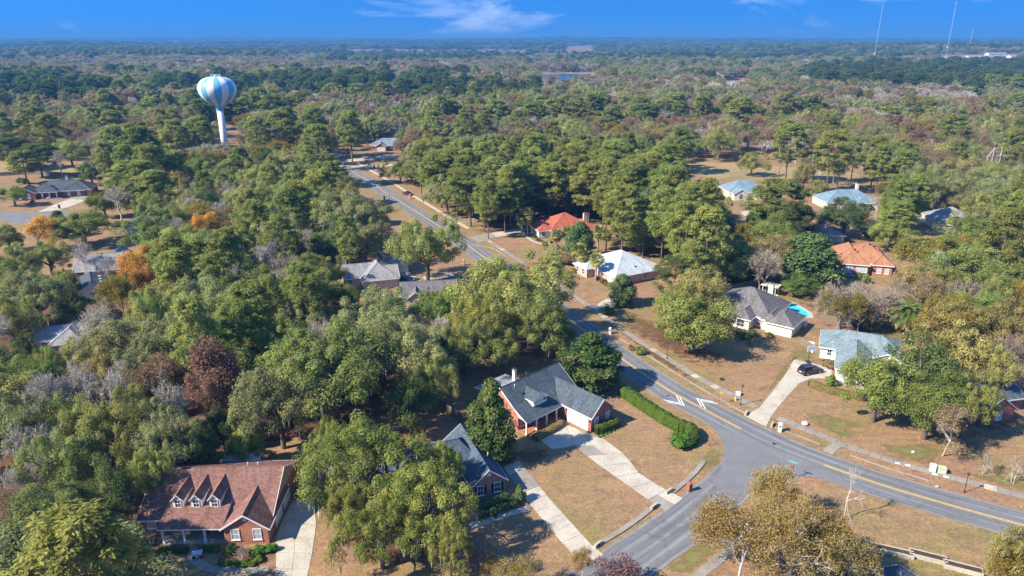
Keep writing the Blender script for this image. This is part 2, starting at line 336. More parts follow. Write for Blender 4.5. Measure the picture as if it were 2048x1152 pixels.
plain('car_black', (0.022, 0.024, 0.030), 0.18, 0.1, spec=0.6)
plain('car_maroon', (0.11, 0.014, 0.028), 0.22, 0.1, spec=0.6)
plain('car_blue', (0.03, 0.09, 0.15), 0.22, 0.1, spec=0.6)
plain('car_white', (0.72, 0.72, 0.72), 0.25, 0.05, spec=0.6)
plain('car_glass', (0.012, 0.016, 0.022), 0.06, 0.1, spec=0.8)
plain('tail_red', (0.45, 0.02, 0.02), 0.25, 0.1, spec=0.6)
plain('lamp_clear', (0.7, 0.7, 0.68), 0.15, 0.05, spec=0.6)
plain('pane_dark', (0.045, 0.06, 0.075), 0.08, 0.3, 0.8, spec=0.7)
plain('pane_pale', (0.42, 0.47, 0.52), 0.15, 0.2, 0.8, spec=0.6)
plain('pool_tile', (0.30, 0.55, 0.62), 0.3, 0.1)
plain('soil', (0.06, 0.04, 0.028), 0.95, 0.3, 3.0)
plain('cushion_blue', (0.06, 0.13, 0.25), 0.8, 0.1)
plain('awning_cream', (0.62, 0.56, 0.42), 0.8, 0.08)
plain('moss', (0.24, 0.235, 0.20), 0.95, 0.25, 3.0)
plain('terracotta', (0.38, 0.15, 0.08), 0.8, 0.15)
shingle('roof_brown', (0.215, 0.112, 0.090)); shingle('roof_slate', (0.075, 0.098, 0.118)); shingle('roof_navy', (0.07, 0.1, 0.135), 0.35)
shingle('roof_grey', (0.150, 0.140, 0.142)); shingle('roof_teal', (0.195, 0.255, 0.275)); shingle('roof_blue', (0.17, 0.255, 0.315))
shingle('roof_pale', (0.46, 0.515, 0.545), 0.08, 0.55); shingle('roof_red', (0.38, 0.105, 0.065), 0.25, 0.75, 0.34, 0.24); shingle('roof_orange', (0.37, 0.175, 0.095), 0.2)
shingle('roof_lightgrey', (0.27, 0.27, 0.28)); shingle('roof_charcoal', (0.07, 0.085, 0.10))
shingle('roof_flat', (0.24, 0.255, 0.265), 0.08, 0.7, 0.9, 6.0)
brickmat('brick_orange', (0.40, 0.135, 0.070)); brickmat('brick_red', (0.285, 0.068, 0.048)); brickmat('brick_rose', (0.36, 0.165, 0.125)); brickmat('brick_pale', (0.52, 0.35, 0.26))

def watermat(name, c, rough, wave):
    m, n, l, o = _new(name); b = n.new('ShaderNodeBsdfPrincipled'); g = n.new('ShaderNodeNewGeometry')
    f = _noise(n, l, g.outputs['Position'], wave, 3)
    l.new(_ramp(n, l, f, [(0.3, tuple(x * 0.85 for x in c)), (0.7, tuple(x * 1.15 for x in c))]), b.inputs['Base Color'])
    b.inputs['Roughness'].default_value = rough; b.inputs['IOR'].default_value = 1.33
    l.new(_bump(n, l, f, 0.15, 0.05), b.inputs['Normal']); l.new(b.outputs[0], o.inputs[0])
watermat('pool_water', (0.05, 0.55, 0.66), 0.08, 3.0); watermat('pond_water', (0.03, 0.13, 0.24), 0.12, 0.3)

leafmat('leaf_oak', (0.194, 0.218, 0.069), (0.288, 0.319, 0.092), (0.459, 0.482, 0.156))
leafmat('leaf_oak_grey', (0.193, 0.207, 0.086), (0.292, 0.308, 0.126), (0.455, 0.462, 0.212))
leafmat('leaf_oak_yellow', (0.156, 0.179, 0.042), (0.251, 0.271, 0.064), (0.449, 0.436, 0.125))
leafmat('leaf_green', (0.147, 0.190, 0.054), (0.231, 0.285, 0.072), (0.378, 0.430, 0.126))
leafmat('leaf_dark', (0.074, 0.119, 0.042), (0.117, 0.174, 0.056), (0.278, 0.316, 0.109))
leafmat('leaf_magnolia', (0.035, 0.07, 0.022), (0.095, 0.145, 0.038), (0.28, 0.26, 0.09))
leafmat('leaf_pine', (0.17, 0.2, 0.052), (0.26, 0.295, 0.075), (0.42, 0.45, 0.13))
leafmat('leaf_pine_dark', (0.079, 0.120, 0.037), (0.121, 0.168, 0.048), (0.225, 0.273, 0.075))
leafmat('leaf_ochre', (0.148, 0.118, 0.025), (0.317, 0.255, 0.055), (0.508, 0.429, 0.098))
leafmat('leaf_orange', (0.36, 0.18, 0.035), (0.58, 0.32, 0.07), (0.72, 0.46, 0.12), 0.4, 0.012)
leafmat('leaf_rust', (0.20, 0.115, 0.075), (0.34, 0.205, 0.135), (0.47, 0.31, 0.21), 0.35, 0.01)
leafmat('leaf_olive', (0.23, 0.205, 0.07), (0.34, 0.3, 0.1), (0.5, 0.44, 0.165))
leafmat('leaf_tan', (0.176, 0.121, 0.057), (0.318, 0.238, 0.115), (0.461, 0.358, 0.180))
leafmat('leaf_hedge', (0.046, 0.098, 0.018), (0.115, 0.207, 0.032), (0.218, 0.322, 0.063))
leafmat('leaf_palm', (0.12, 0.16, 0.035), (0.27, 0.30, 0.075), (0.46, 0.38, 0.17), 0.3, 0.01)
leafmat('leaf_date', (0.075, 0.125, 0.026), (0.180, 0.218, 0.053), (0.390, 0.328, 0.143), 0.25, 0.01)
leafmat('leaf_dead', (0.22, 0.14, 0.07), (0.36, 0.25, 0.13), (0.50, 0.38, 0.22), 0.1)
leafmat('leaf_mauve', (0.12, 0.06, 0.07), (0.22, 0.13, 0.13), (0.34, 0.22, 0.20))
leafmat('twig_grey', (0.27, 0.24, 0.20), (0.42, 0.375, 0.31), (0.58, 0.53, 0.45), 0.1, 0.01)
leafmat('twig_mauve', (0.20, 0.155, 0.115), (0.33, 0.265, 0.20), (0.47, 0.40, 0.31), 0.1, 0.01)
leafmat('spanish_moss', (0.15, 0.15, 0.12), (0.26, 0.255, 0.21), (0.40, 0.385, 0.33), 0.3)

leafmat('leaf_thin', (0.20, 0.14, 0.04), (0.36, 0.26, 0.08), (0.50, 0.37, 0.12), 0.4, 0.015)
leafmat('leaf_laurel', (0.038, 0.066, 0.024), (0.095, 0.145, 0.045), (0.20, 0.25, 0.09), 0.25)
leafmat('leaf_pine_mid', (0.10, 0.125, 0.042), (0.165, 0.19, 0.06), (0.28, 0.295, 0.10))
# ------------------------------------------------------------------ trees and plants: mesh data, shared by the copies
def tri_soup(name, V, F, tone, mat):
    """mesh from arrays: V (n,3), F (m,k), tone per vertex"""
    me = bpy.data.meshes.new(name); n, (m, k) = len(V), F.shape
    me.vertices.add(n); me.vertices.foreach_set('co', np.ascontiguousarray(V, 'f').ravel())
    me.loops.add(m * k); me.loops.foreach_set('vertex_index', np.ascontiguousarray(F, 'i').ravel())
    me.polygons.add(m); me.polygons.foreach_set('loop_start', np.arange(0, m * k, k, dtype='i')); me.polygons.foreach_set('loop_total', np.full(m, k, 'i'))
    me.update(calc_edges=True)
    at = me.attributes.new('tone', 'FLOAT', 'POINT'); at.data.foreach_set('value', np.ascontiguousarray(tone, 'f'))
    me.materials.append(MATS[mat]); return me
def unit(a): return a / np.maximum(np.linalg.norm(a, axis=-1, keepdims=True), 1e-9)
def diamonds(c, nrm, size, aspect, tone, rng, axis=None):
    """one diamond-shaped leaf or leaf spray per row"""
    n = len(c); nrm = unit(nrm); r = unit(rng.normal(size=(n, 3))) if axis is None else axis
    t = unit(r - nrm * np.sum(r * nrm, 1, keepdims=True)); b = np.cross(nrm, t); s = np.asarray(size).reshape(-1, 1)
    V = np.stack([c - t * s, c - b * s * aspect + t * s * 0.1, c + t * s, c + b * s * aspect + t * s * 0.1], 1).reshape(-1, 3)
    return V, np.arange(4 * n).reshape(-1, 4), np.repeat(tone, 4)
def blobs(lobes, per, rng, size, flat=0.75, up=0.25, aspect=0.62, inner=0.5, spread=0.85):
    """leaf sprays over the outside of many small lobes; lobes = array of (x, y, z, r)"""
    L = len(lobes); n = L * per; idx = np.repeat(np.arange(L), per); lo = lobes[idx]
    d = unit(rng.normal(size=(n, 3)) + np.array([0, 0, up])); rad = lo[:, 3:4] * (inner + (1.25 - inner) * rng.random((n, 1)) ** 0.8)
    c = lo[:, :3] + d * rad * np.array([1, 1, flat])
    nr = d * np.array([1, 1, 1.3]) + rng.normal(size=(n, 3)) * spread * 0.42 + np.array([0, 0, 0.65])
    sz = size * (0.6 + 0.8 * rng.random(n))
    tl = rng.random(L); tone = np.clip(0.45 * tl[idx] + 0.55 * rng.random(n), 0, 1)
    return diamonds(c, nr, sz, aspect, tone, rng)
def tubes(paths, sides=5):
    """tapered limbs; paths = list of (points, radii)"""
    V, F, b = [], [], 0
    for pts, rad in paths:
        P = np.asarray(pts, float); n = len(P); D = unit(np.gradient(P, axis=0)); ref = np.array([0.93, 0.21, 0.30]) if abs(D[0, 2]) > 0.6 else np.array([0.1, 0.2, 0.97])
        A = unit(np.cross(D, ref)); B = np.cross(D, A); t = 2 * np.pi * np.arange(sides) / sides
        ring = P[:, None] + (A[:, None] * np.cos(t)[None, :, None] + B[:, None] * np.sin(t)[None, :, None]) * np.asarray(rad)[:, None, None]
        V.append(ring.reshape(-1, 3)); i = np.arange(n - 1)[:, None] * sides; k = np.arange(sides)[None]
        F.append(np.stack([i + k, i + (k + 1) % sides, i + sides + (k + 1) % sides, i + sides + k], -1).reshape(-1, 4) + b); b += n * sides
    V = np.concatenate(V); return V, np.concatenate(F), np.full(len(V), 0.5)
def limb(a, b, r0, r1, rng, n=5, sag=0.12):
    a, b = np.asarray(a, float), np.asarray(b, float); t = np.linspace(0, 1, n)[:, None]; L = np.linalg.norm(b - a)
    P = a + (b - a) * t + np.sin(np.pi * t) * rng.normal(size=3) * sag * L * 0.6 + np.array([0, 0, 1]) * np.sin(np.pi * t) * sag * L
    return P, r0 + (r1 - r0) * np.linspace(0, 1, n) ** 0.8
def dome_lobes(n, R, zc, hz, rmin, rmax, rng, low=-0.35, fill=0.25):
    d = unit(rng.normal(size=(n * 3, 3))); d = d[d[:, 2] > low][:n]; n = len(d)
    k = np.where(rng.random(n) < fill, 0.35 + 0.4 * rng.random(n), 0.78 + 0.26 * rng.random(n))
    ang = np.arctan2(d[:, 1], d[:, 0]); wob = 1 + 0.18 * np.sin(2 * ang + rng.random() * 6) + 0.15 * np.sin(3 * ang + rng.random() * 6) + 0.10 * np.sin(5 * ang + rng.random() * 6) + 0.06 * np.sin(9 * ang + rng.random() * 6)
    c = d * (k * wob)[:, None] * np.array([R, R, hz]); c[:, 2] += zc
    r = rmin + (rmax - rmin) * rng.random(n) ** 1.3; return np.concatenate([c, r[:, None]], 1)

def t_oak(rng, R=8.0, H=13.5, n=125, per=300, leaf='leaf_oak', size=0.165, moss=150, rl=(0.75, 1.95), bark='bark', zc=0.52, hz=0.40, low=-0.35):
    lob = dome_lobes(n, R, H * zc, H * hz, rl[0], rl[1], rng, low)
    V, F, t = blobs(lob, per, rng, size)
    parts = {}
    pa = [limb((0, 0, 0), (0.3, 0.1, H * 0.28), 0.62, 0.5, rng, 4, 0.02)]; top = pa[0][0][-1]
    for k in rng.permutation(len(lob))[:16]:
        pa.append(limb(top, lob[k, :3] * np.array([0.92, 0.92, 0.97]), 0.30, 0.06, rng, 6, 0.10))
    parts['trunk'] = (*tubes(pa, 5), bark); parts['crown'] = (V, F, t, leaf)
    if moss:
        lows = lob[lob[:, 2] < H * (zc + 0.18)]; k = rng.integers(0, len(lows), moss); l4 = lows[k]
        a = rng.random(moss) * 6.28; c = l4[:, :3] + np.stack([np.cos(a), np.sin(a), -0.4 + 0 * a], 1) * l4[:, 3:4] * (0.6 + 0.5 * rng.random((moss, 1)))
        ln = 0.3 + 0.75 * rng.random(moss) ** 1.5; c[:, 2] -= ln * 0.8
        nr = np.stack([np.cos(a), np.sin(a), 0.1 * rng.normal(size=moss)], 1) + 0.5 * rng.normal(size=(moss, 3)) * np.array([1, 1, 0.1])
        ax = np.tile(np.array([[0.0, 0, 1]]), (moss, 1)) + 0.12 * rng.normal(size=(moss, 3))
        parts['spanish_moss'] = (*diamonds(c, nr, ln, 0.22, rng.random(moss), rng, ax), 'spanish_moss')
    return parts
def t_pine(rng, H=20.0, R=3.6, leaf='leaf_pine', n=130, per=115, base=0.34, size=0.27):
    z = H * (base + (1 - base) * rng.random(n) ** 0.8); tt = (z / H - base) / (1 - base)
    r = R * (0.35 + 0.9 * np.sin(np.pi * np.clip(tt * 0.85 + 0.12, 0, 1))) * (0.35 + 0.65 * np.sqrt(rng.random(n))); a = rng.random(n) * 6.28
    lob = np.stack([r * np.cos(a), r * np.sin(a), z, 0.6 + 0.7 * rng.random(n)], 1); lob = np.concatenate([lob, [[0, 0, H - 0.6, 1.0]]])
    m = len(lob) * per; idx = np.repeat(np.arange(len(lob)), per); d = unit(rng.normal(size=(m, 3)) + np.array([0, 0, 0.35])); lo = lob[idx]
    c = lo[:, :3] + d * lo[:, 3:4] * (0.35 + 0.75 * rng.random((m, 1))) * np.array([1, 1, 0.62])
    nr = np.cross(d, unit(rng.normal(size=(m, 3)))) * 0.7 + d * 0.5 + np.array([0, 0, 0.8])
    tone = np.clip(0.4 * rng.random(len(lob))[idx] + 0.6 * rng.random(m), 0, 1)
    V, F, t = diamonds(c, nr, size * (0.6 + 0.7 * rng.random(m)), 0.36, tone, rng, d)
    pa = [limb((0, 0, 0), (0.2, 0.2, H * 0.97), 0.27, 0.07, rng, 7, 0.006)]
    for q in lob[:: 4]: pa.append(limb((0, 0, q[2] - 0.8), q[:3], 0.07, 0.03, rng, 3, 0.05))
    for k in range(7):
        zz = H * (0.2 + 0.25 * rng.random()); aa = rng.random() * 6.28; ll = 0.6 + rng.random(); pa.append(limb((0, 0, zz), (ll * math.cos(aa), ll * math.sin(aa), zz + 0.2), 0.05, 0.02, rng, 3, 0.02))
    return {'trunk': (*tubes(pa, 5), 'pine_bark'), 'crown': (V, F, t, leaf)}
def skeleton(rng, H, R, depth=4, kids=(3, 4), r0=0.26, base=0.2, trunks=1, upward=0.35):
    """recursive branching; returns limbs and the twig ends with their directions"""
    pa, ends = [], []
    def grow(p, d, L, r, k):
        q = p + d * L; pa.append(limb(p, q, r, r * 0.62, rng, 3 if k < 3 else 4, 0.05)); q = pa[-1][0][-1]
        if k == 0: ends.append((q, d, L)); return
        for _ in range(rng.integers(kids[0], kids[1] + 1)):
            nd = unit(d + rng.normal(size=3) * 0.55 + np.array([0, 0, upward * 0.4])); grow(q - d * L * 0.25 * rng.random(), nd, L * (0.62 + 0.22 * rng.random()), r * 0.58, k - 1)
        if k <= 2: ends.append((q, d, L))
    for i in range(trunks):
        d0 = unit(np.array([0, 0, 1.0]) + (rng.normal(size=3) * 0.22 if trunks > 1 else rng.normal(size=3) * 0.05)); grow(np.array([0.25 * i, 0.2 * (i % 2), 0.0]), d0, H * base, r0, depth)
    A = np.concatenate([p for p, _ in pa]); top = np.percentile(A[:, 2], 99); rr = np.percentile(np.hypot(A[:, 0], A[:, 1]), 97)
    s = np.array([R / max(rr, 0.1), R / max(rr, 0.1), H / max(top, 0.1)])
    return [(p * s, r) for p, r in pa], [(q * s, unit(d * s), L) for q, d, L in ends]
def fine_twigs(ends, per, length, rng, w=0.028, spread=0.7):
    P = np.array([e[0] for e in ends]); D = np.array([e[1] for e in ends]); m = len(P) * per; i = np.repeat(np.arange(len(P)), per)
    d = unit(D[i] + rng.normal(size=(m, 3)) * spread + np.array([0, 0, 0.15])); L = length * (0.4 + 0.8 * rng.random(m))[:, None]; s = unit(np.cross(d, rng.normal(size=(m, 3)))) * w
    a = P[i] - D[i] * rng.random((m, 1)) * 0.5
    V = np.stack([a - s, a + s, a + d * L], 1).reshape(-1, 3); F = np.arange(3 * m).reshape(-1, 3); return V, F, np.repeat(rng.random(m), 3), a + d * L * 0.8
def t_bare(rng, H=11.0, R=4.2, bark='pale_bark', twig='twig_grey', depth=4, per=5, length=1.3, r0=0.2, trunks=1, leaf=None, nleaf=0, size=0.22, kids=(3, 4), w=0.028, spread=0.7):
    pa, ends = skeleton(rng, H * 0.93, R * 0.9, depth, kids, r0, 0.24, trunks)
    V, F, t, tips = fine_twigs(ends, per, length, rng, w, spread)
    parts = {'trunk': (*tubes(pa, 4), bark), 'twigs': (V, F, t, twig)}
    if leaf:
        k = rng.integers(0, len(tips), nleaf); c = tips[k] + rng.normal(size=(nleaf, 3)) * 0.28
        pt = rng.random(len(tips)); tone = np.clip(0.45 * pt[k] + 0.55 * rng.random(nleaf), 0, 1)
        parts['crown'] = (*diamonds(c, rng.normal(size=(nleaf, 3)) + np.array([0, 0, 0.7]), size * (0.6 + 0.8 * rng.random(nleaf)), 0.65, tone, rng), leaf)
    return parts
def t_cone(rng, H=13.0, R=3.9, leaf='leaf_magnolia', n=75, per=200, size=0.24, round_=0.8, base=0.06, bark='bark', rl=(0.8, 1.35)):
    z = rng.random(n) ** 0.85; prof = np.where(z < 0.3, 0.72 + 0.28 * z / 0.3, 1 - ((z - 0.3) / 0.72) ** (1 + round_)); a = rng.random(n) * 6.28
    r = R * np.maximum(prof, 0.08) * (0.62 + 0.36 * rng.random(n)); lob = np.stack([r * np.cos(a), r * np.sin(a), H * (base + (0.97 - base) * z), rl[0] + (rl[1] - rl[0]) * rng.random(n)], 1)
    core = np.stack([0 * z[:20], 0 * z[:20], np.linspace(H * (base + .08), H * 0.9, 20), np.full(20, R * 0.42)], 1); core[:, 3] *= np.interp(core[:, 2] / H, [0, 0.5, 1], [1, 0.9, 0.3])
    V, F, t = blobs(np.concatenate([lob, core]), per, rng, size, 0.85, 0.2, 0.6)
    return {'trunk': (*tubes([limb((0, 0, 0), (0.1, 0, H * 0.9), 0.24, 0.04, rng, 5, 0.01)], 6), bark), 'crown': (V, F, t, leaf)}
def t_cabbage_palm(rng, H=8.0, n=72, skirt=18):
    """fan palm: an upright egg of drooping fans over a shag of dead ones"""
    Vs, Fs, Ts, b = [], [], [], 0; top = np.array([0.1, 0.05, H - 2.2])
    for i in range(n):
        dead = i < skirt; sz_ = -0.95 + 0.35 * rng.random() if dead else -0.62 + 1.6 * (i - skirt) / (n - skirt); az = 2.399 * i + 0.5 * rng.random(); cz = math.sqrt(max(0.02, 1 - min(0.98, sz_ * sz_)))
        d = unit(np.array([math.cos(az) * cz, math.sin(az) * cz, sz_ * 1.25])); L = (0.75 + 0.75 * rng.random()) * (0.8 if dead else 1.0); c = top + d * L; side = unit(np.cross(d, [0, 0, 1.0]) + 1e-3); upv = np.cross(side, d); rad = 0.85 + 0.3 * rng.random(); tn = 0.97 if dead else 0.1 + 0.75 * rng.random()
        for q in range(9):
            th = R(-100 + 200 * q / 8); dd = d * math.cos(th) + side * math.sin(th) - np.array([0, 0, 0.55 if not dead else 0.9]) * (0.5 + 0.5 * rng.random()); e = c + dd * rad * (0.95 + 0.2 * rng.random()); wv = np.cross(unit(dd), upv) * 0.12
            Vs += [c, c + (e - c) * 0.5 + wv, e, c + (e - c) * 0.5 - wv]; Fs.append((b, b + 1, b + 2, b + 3)); Ts += [tn] * 4; b += 4
    return {'trunk': (*tubes([limb((0, 0, 0), top, 0.22, 0.19, rng, 6, 0.008)], 8), 'grey_bark'), 'crown': (np.array(Vs), np.array(Fs), np.array(Ts), 'leaf_palm')}
def t_date_palm(rng, H=5.0, n=70, L=4.6, leaf='leaf_date', skirt=26):
    """feather palm: arching V-shaped fronds, the lowest hanging and straw-coloured"""
    Vs, Fs, Ts, b = [], [], [], 0; top = np.array([0, 0, H])
    for i in range(n):
        isd = i < skirt; el = R(-30 + 30 * rng.random()) if isd else R(8 + 78 * ((i - skirt) / (n - skirt)) ** 1.1); az = 2.399 * i + 0.3 * rng.random(); out = np.array([math.cos(az), math.sin(az), 0.0]); side = np.array([-math.sin(az), math.cos(az), 0.0])
        ln = L * (0.85 + 0.25 * rng.random()); tn = 0.93 if isd else 0.05 + 0.55 * rng.random(); p = top.copy(); e = el; pts = []
        for s in range(10):
            pts.append(p.copy()); p = p + (out * math.cos(e) + np.array([0, 0, 1.0]) * math.sin(e)) * ln / 9; e -= R(12 if not isd else 9)
        for s in range(9):
            w0, w1 = (0.50 * math.sin(math.pi * (k + 0.7) / 10.4) + 0.03 for k in (s, s + 1))
            for sg in (-1, 1):
                a0, a1 = pts[s], pts[s + 1]; fwd = (a1 - a0) * 0.55; up = np.array([0, 0, 0.16])
                for h in (0.0, 0.34, 0.67):
                    c0 = a0 + (a1 - a0) * h; c1 = a0 + (a1 - a0) * (h + 0.27); ww = w0 + (w1 - w0) * h
                    Vs += [c0, c1, c1 + side * sg * ww + fwd + up * ww, c0 + side * sg * ww + fwd + up * ww]; Fs.append((b, b + 1, b + 2, b + 3)); Ts += [tn] * 4; b += 4
    return {'trunk': (*tubes([limb((0, 0, 0), top, 0.45, 0.55, rng, 5, 0.004)], 8), 'bark'), 'crown': (np.array(Vs), np.array(Fs), np.array(Ts), leaf)}
def t_bush(rng, R=1.0, H=1.3, leaf='leaf_green', n=16, per=120, size=0.10):
    lob = dome_lobes(n, R * 0.72, H * 0.48, H * 0.36, R * 0.28, R * 0.42, rng, -0.6); V, F, t = blobs(lob, per, rng, size, 0.9)
    core = blobs(np.array([[0, 0, H * 0.45, R * 0.7]]), 60, rng, size * 1.6, H / R * 0.5); V = np.concatenate([V, core[0]]); F = np.concatenate([F, core[1] + len(t)]); t = np.concatenate([t, core[2]])
    return {'foliage': (V, F, t, leaf)}

SPECIES = {}      # name -> list of (parts, base height, base crown radius, crown centre fraction)
def species(name, count_, fn, H, Rr, cf, **kw):
    out = []
    for i in range(count_):
        rng = np.random.default_rng(abs(hash_name(name)) + 17 * i); p = fn(rng, H=H, R=Rr, **kw) if 'R' not in kw.get('_no', '') else fn(rng, H=H)
        out.append(({k: tri_soup(name + '_' + k, *v) for k, v in p.items()}, p))
    A = np.concatenate([v[0] for _, p in out for k, v in p.items() if k != 'spanish_moss']); top = np.percentile(A[:, 2], 99.7); rr = np.percentile(np.hypot(A[:, 0], A[:, 1]), 96.5)
    SPECIES[name] = (out, float(top), float(rr), cf)
def hash_name(s):
    h = 7
    for ch in s: h = (h * 31 + ord(ch)) % 1000003
    return h
species('oak', 4, t_oak, 13.5, 8.6, 0.58); species('oakg', 4, t_oak, 13.5, 8.6, 0.58, leaf='leaf_oak_grey', moss=220)
species('oaky', 3, t_oak, 13.5, 8.6, 0.58, leaf='leaf_oak_yellow', moss=520, n=125, size=0.16, per=250, rl=(0.7, 1.6))
species('green', 3, t_oak, 12.0, 5.6, 0.60, leaf='leaf_green', moss=0, n=85, zc=0.56, hz=0.40, low=-0.6)
species('dark', 2, t_oak, 12.0, 5.6, 0.58, leaf='leaf_dark', moss=60, n=80, zc=0.54, hz=0.42, low=-0.6)
species('olive', 3, t_oak, 12.0, 5.4, 0.60, leaf='leaf_olive', moss=60, n=75, zc=0.56, hz=0.38, per=190, low=-0.5)
species('pine', 5, t_pine, 20.0, 3.7, 0.70); species('pinelow', 2, t_pine, 15.0, 5.0, 0.60, base=0.16, n=150, size=0.14, per=380, leaf='leaf_pine_mid')
species('pined', 2, t_pine, 20.0, 4.0, 0.66, leaf='leaf_pine_dark', n=130)
species('bare', 4, t_bare, 11.0, 4.3, 0.62, per=8, w=0.034); species('twig', 3, t_bare, 9.5, 4.4, 0.62, bark='grey_bark', twig='twig_mauve', per=11, length=1.5, r0=0.16, trunks=3, depth=3, w=0.024)
species('ochre', 3, t_bare, 11.5, 5.0, 0.62, bark='grey_bark', twig='twig_mauve', per=4, leaf='leaf_ochre', nleaf=16000, size=0.125)
species('sparse', 3, t_bare, 11.5, 5.0, 0.62, bark='pale_bark', twig='twig_grey', per=9, leaf='leaf_thin', nleaf=15000, size=0.10)
species('orange', 2, t_bare, 11.0, 4.6, 0.62, bark='grey_bark', twig='twig_mauve', per=4, leaf='leaf_orange', nleaf=15000, size=0.13)
species('rust', 2, t_bare, 14.0, 4.8, 0.60, bark='grey_bark', twig='twig_mauve', per=4, leaf='leaf_rust', nleaf=9000, size=0.15)
species('tan', 2, t_bare, 12.0, 4.8, 0.62, bark='pale_bark', twig='twig_grey', per=5, leaf='leaf_tan', nleaf=7500, size=0.13)
species('magnolia', 2, t_cone, 13.0, 4.2, 0.46); species('cedar', 2, t_cone, 11.0, 3.2, 0.48, leaf='leaf_pine', size=0.2, round_=0.25)
species('laurel', 2, t_cone, 9.0, 3.6, 0.50, leaf='leaf_laurel', size=0.2, round_=1.6)
species('palm', 3, t_cabbage_palm, 8.0, 1.9, 0.85, _no='R'); species('date', 1, t_date_palm, 5.0, 4.2, 1.0, _no='R')
species('birch', 1, t_bare, 9.0, 2.4, 0.6, bark='birch_bark', twig='twig_grey', per=3, r0=0.085, length=1.0, depth=3, w=0.02)
species('plum', 1, t_bare, 5.0, 3.0, 0.6, bark='grey_bark', twig='twig_mauve', per=5, length=0.8, r0=0.07, trunks=3, depth=3, leaf='leaf_mauve', nleaf=2600, size=0.12, w=0.02)
species('myrtle', 2, t_bare, 4.2, 1.9, 0.6, bark='pale_bark', twig='twig_mauve', per=12, length=0.7, r0=0.06, trunks=4, depth=2, w=0.02)
species('bush', 3, t_bush, 1.3, 1.0, 0.5); species('bushdark', 2, t_bush, 1.3, 1.0, 0.5, leaf='leaf_dark'); species('bushbrown', 2, t_bush, 1.3, 1.0, 0.5, leaf='leaf_tan')
species('bushyellow', 1, t_bush, 1.3, 1.0, 0.5, leaf='leaf_oak_yellow'); species('bushred', 1, t_bush, 1.3, 1.0, 0.5, leaf='leaf_orange'); species('bushmauve', 1, t_bush, 2.4, 1.4, 0.5, leaf='leaf_mauve')
species('clipped', 2, t_bush, 1.0, 0.75, 0.5, leaf='leaf_hedge', n=22, size=0.08)
# ------------------------------------------------------------------ the ground, roads and paved areas
def terr(x, y):
    """height of the land: level round the houses, gently rolling farther out"""
    r = math.hypot(x, y); k = min(1.0, max(0.0, (r - 700.0) / 1500.0)); k2 = min(1.0, max(0.0, (r - 3500.0) / 4500.0))
    h = 6.0 * math.sin(x * 0.0021 + 1.3) * math.sin(y * 0.0017 + 0.4) + 4.0 * math.sin(x * 0.0047 + y * 0.0031)
    h2 = 16.0 * math.sin(x * 0.00061 + 0.7) * math.sin(y * 0.00083 + 1.9) + 10.0 * math.sin(x * 0.0011 - y * 0.0007) + 6.0 * min(1.0, max(0.0, x / 3000.0 + 0.3))
    k3 = min(1.0, max(0.0, (r - 2600.0) / 6000.0)); ridge = 16.0 * min(1.0, max(0.0, x / 1500.0)) * math.exp(-((r - 3600.0) / 1300.0) ** 2)
    return k * h + k2 * h2 + k3 * 30.0 + ridge
def make_ground():
    radii = [0.0] + [30 * 1.14 ** i for i in range(54)]; na = 160; vs = [(0, 0, 0)]; fs = []
    for r in radii[1:]:
        for k in range(na):
            a = 2 * math.pi * k / na; x, y = r * math.cos(a), r * math.sin(a); vs.append((x, y, terr(x, y)))
    for k in range(na): fs.append((0, 1 + k, 1 + (k + 1) % na))
    for i in range(len(radii) - 2):
        b = 1 + i * na
        for k in range(na): fs.append((b + k, b + na + k, b + na + (k + 1) % na, b + (k + 1) % na))
    tag(MB().add(vs, fs).build('ground', 'ground', smooth=True), kind='structure')
make_ground()

def sheet(name, px, mat, z, wob=0.0, seed=0, kind='structure', h=0.0):
    P = [G(u, v) for u, v in px]
    if wob:
        rng = random.Random(seed); P = [q for q in catmull(P + [P[0]], max(0.8, wob * 2.0))[:-1]]
        P = [q + Vector((rng.uniform(-wob, wob), rng.uniform(-wob, wob), 0)) for q in P]
    n = len(P); a = sum(P[i].x * P[(i + 1) % n].y - P[(i + 1) % n].x * P[i].y for i in range(n))
    if a < 0: P = P[::-1]
    zz = [(p.x, p.y, z + (terr(p.x, p.y) if p.length > 600 else 0)) for p in P]
    return tag(MB().add(zz, [tuple(range(n))]).build(name, mat), kind=kind)
def strip(pts, w0, w1, z):
    """ribbon between offsets w0 and w1 (to the right of travel) along a polyline"""
    vs = []; fs = []; n = len(pts)
    for i, p in enumerate(pts):
        d = (pts[min(i + 1, n - 1)] - pts[max(i - 1, 0)]); d.z = 0; d.normalize(); r = Vector((d.y, -d.x, 0))
        for w in (w0, w1): q = p + r * w; vs.append((q.x, q.y, z))
        if i: b = 2 * i; fs.append((b - 2, b - 1, b + 1, b))
    return MB().add(vs, fs)
def road_mesh(name, pts, w, z):
    """ribbon of five columns with UV = metres across, metres along"""
    n = len(pts); cols = [-w, -w * 0.5, 0.0, w * 0.5, w]; vs = []; fs = []; uvs = []; s = 0.0; rng = random.Random(n)
    for i, p in enumerate(pts):
        if i: s += (p - pts[i - 1]).length
        d = (pts[min(i + 1, n - 1)] - pts[max(i - 1, 0)]); d.z = 0; d.normalize(); r = Vector((d.y, -d.x, 0))
        for c in cols:
            k = c + (rng.uniform(-0.12, 0.12) if abs(c) == w else 0); q = p + r * k; vs.append((q.x, q.y, z)); uvs.append((c, s))
        if i:
            for j in range(4): b = 5 * i + j; fs.append((b - 5, b - 4, b + 1, b))
    o = MB().add(vs, fs).build(name, 'asphalt'); me = o.data; me.uv_layers[0].data.foreach_set('uv', [x for lp in me.loops for x in uvs[lp.vertex_index]]); return tag(o, kind='structure')
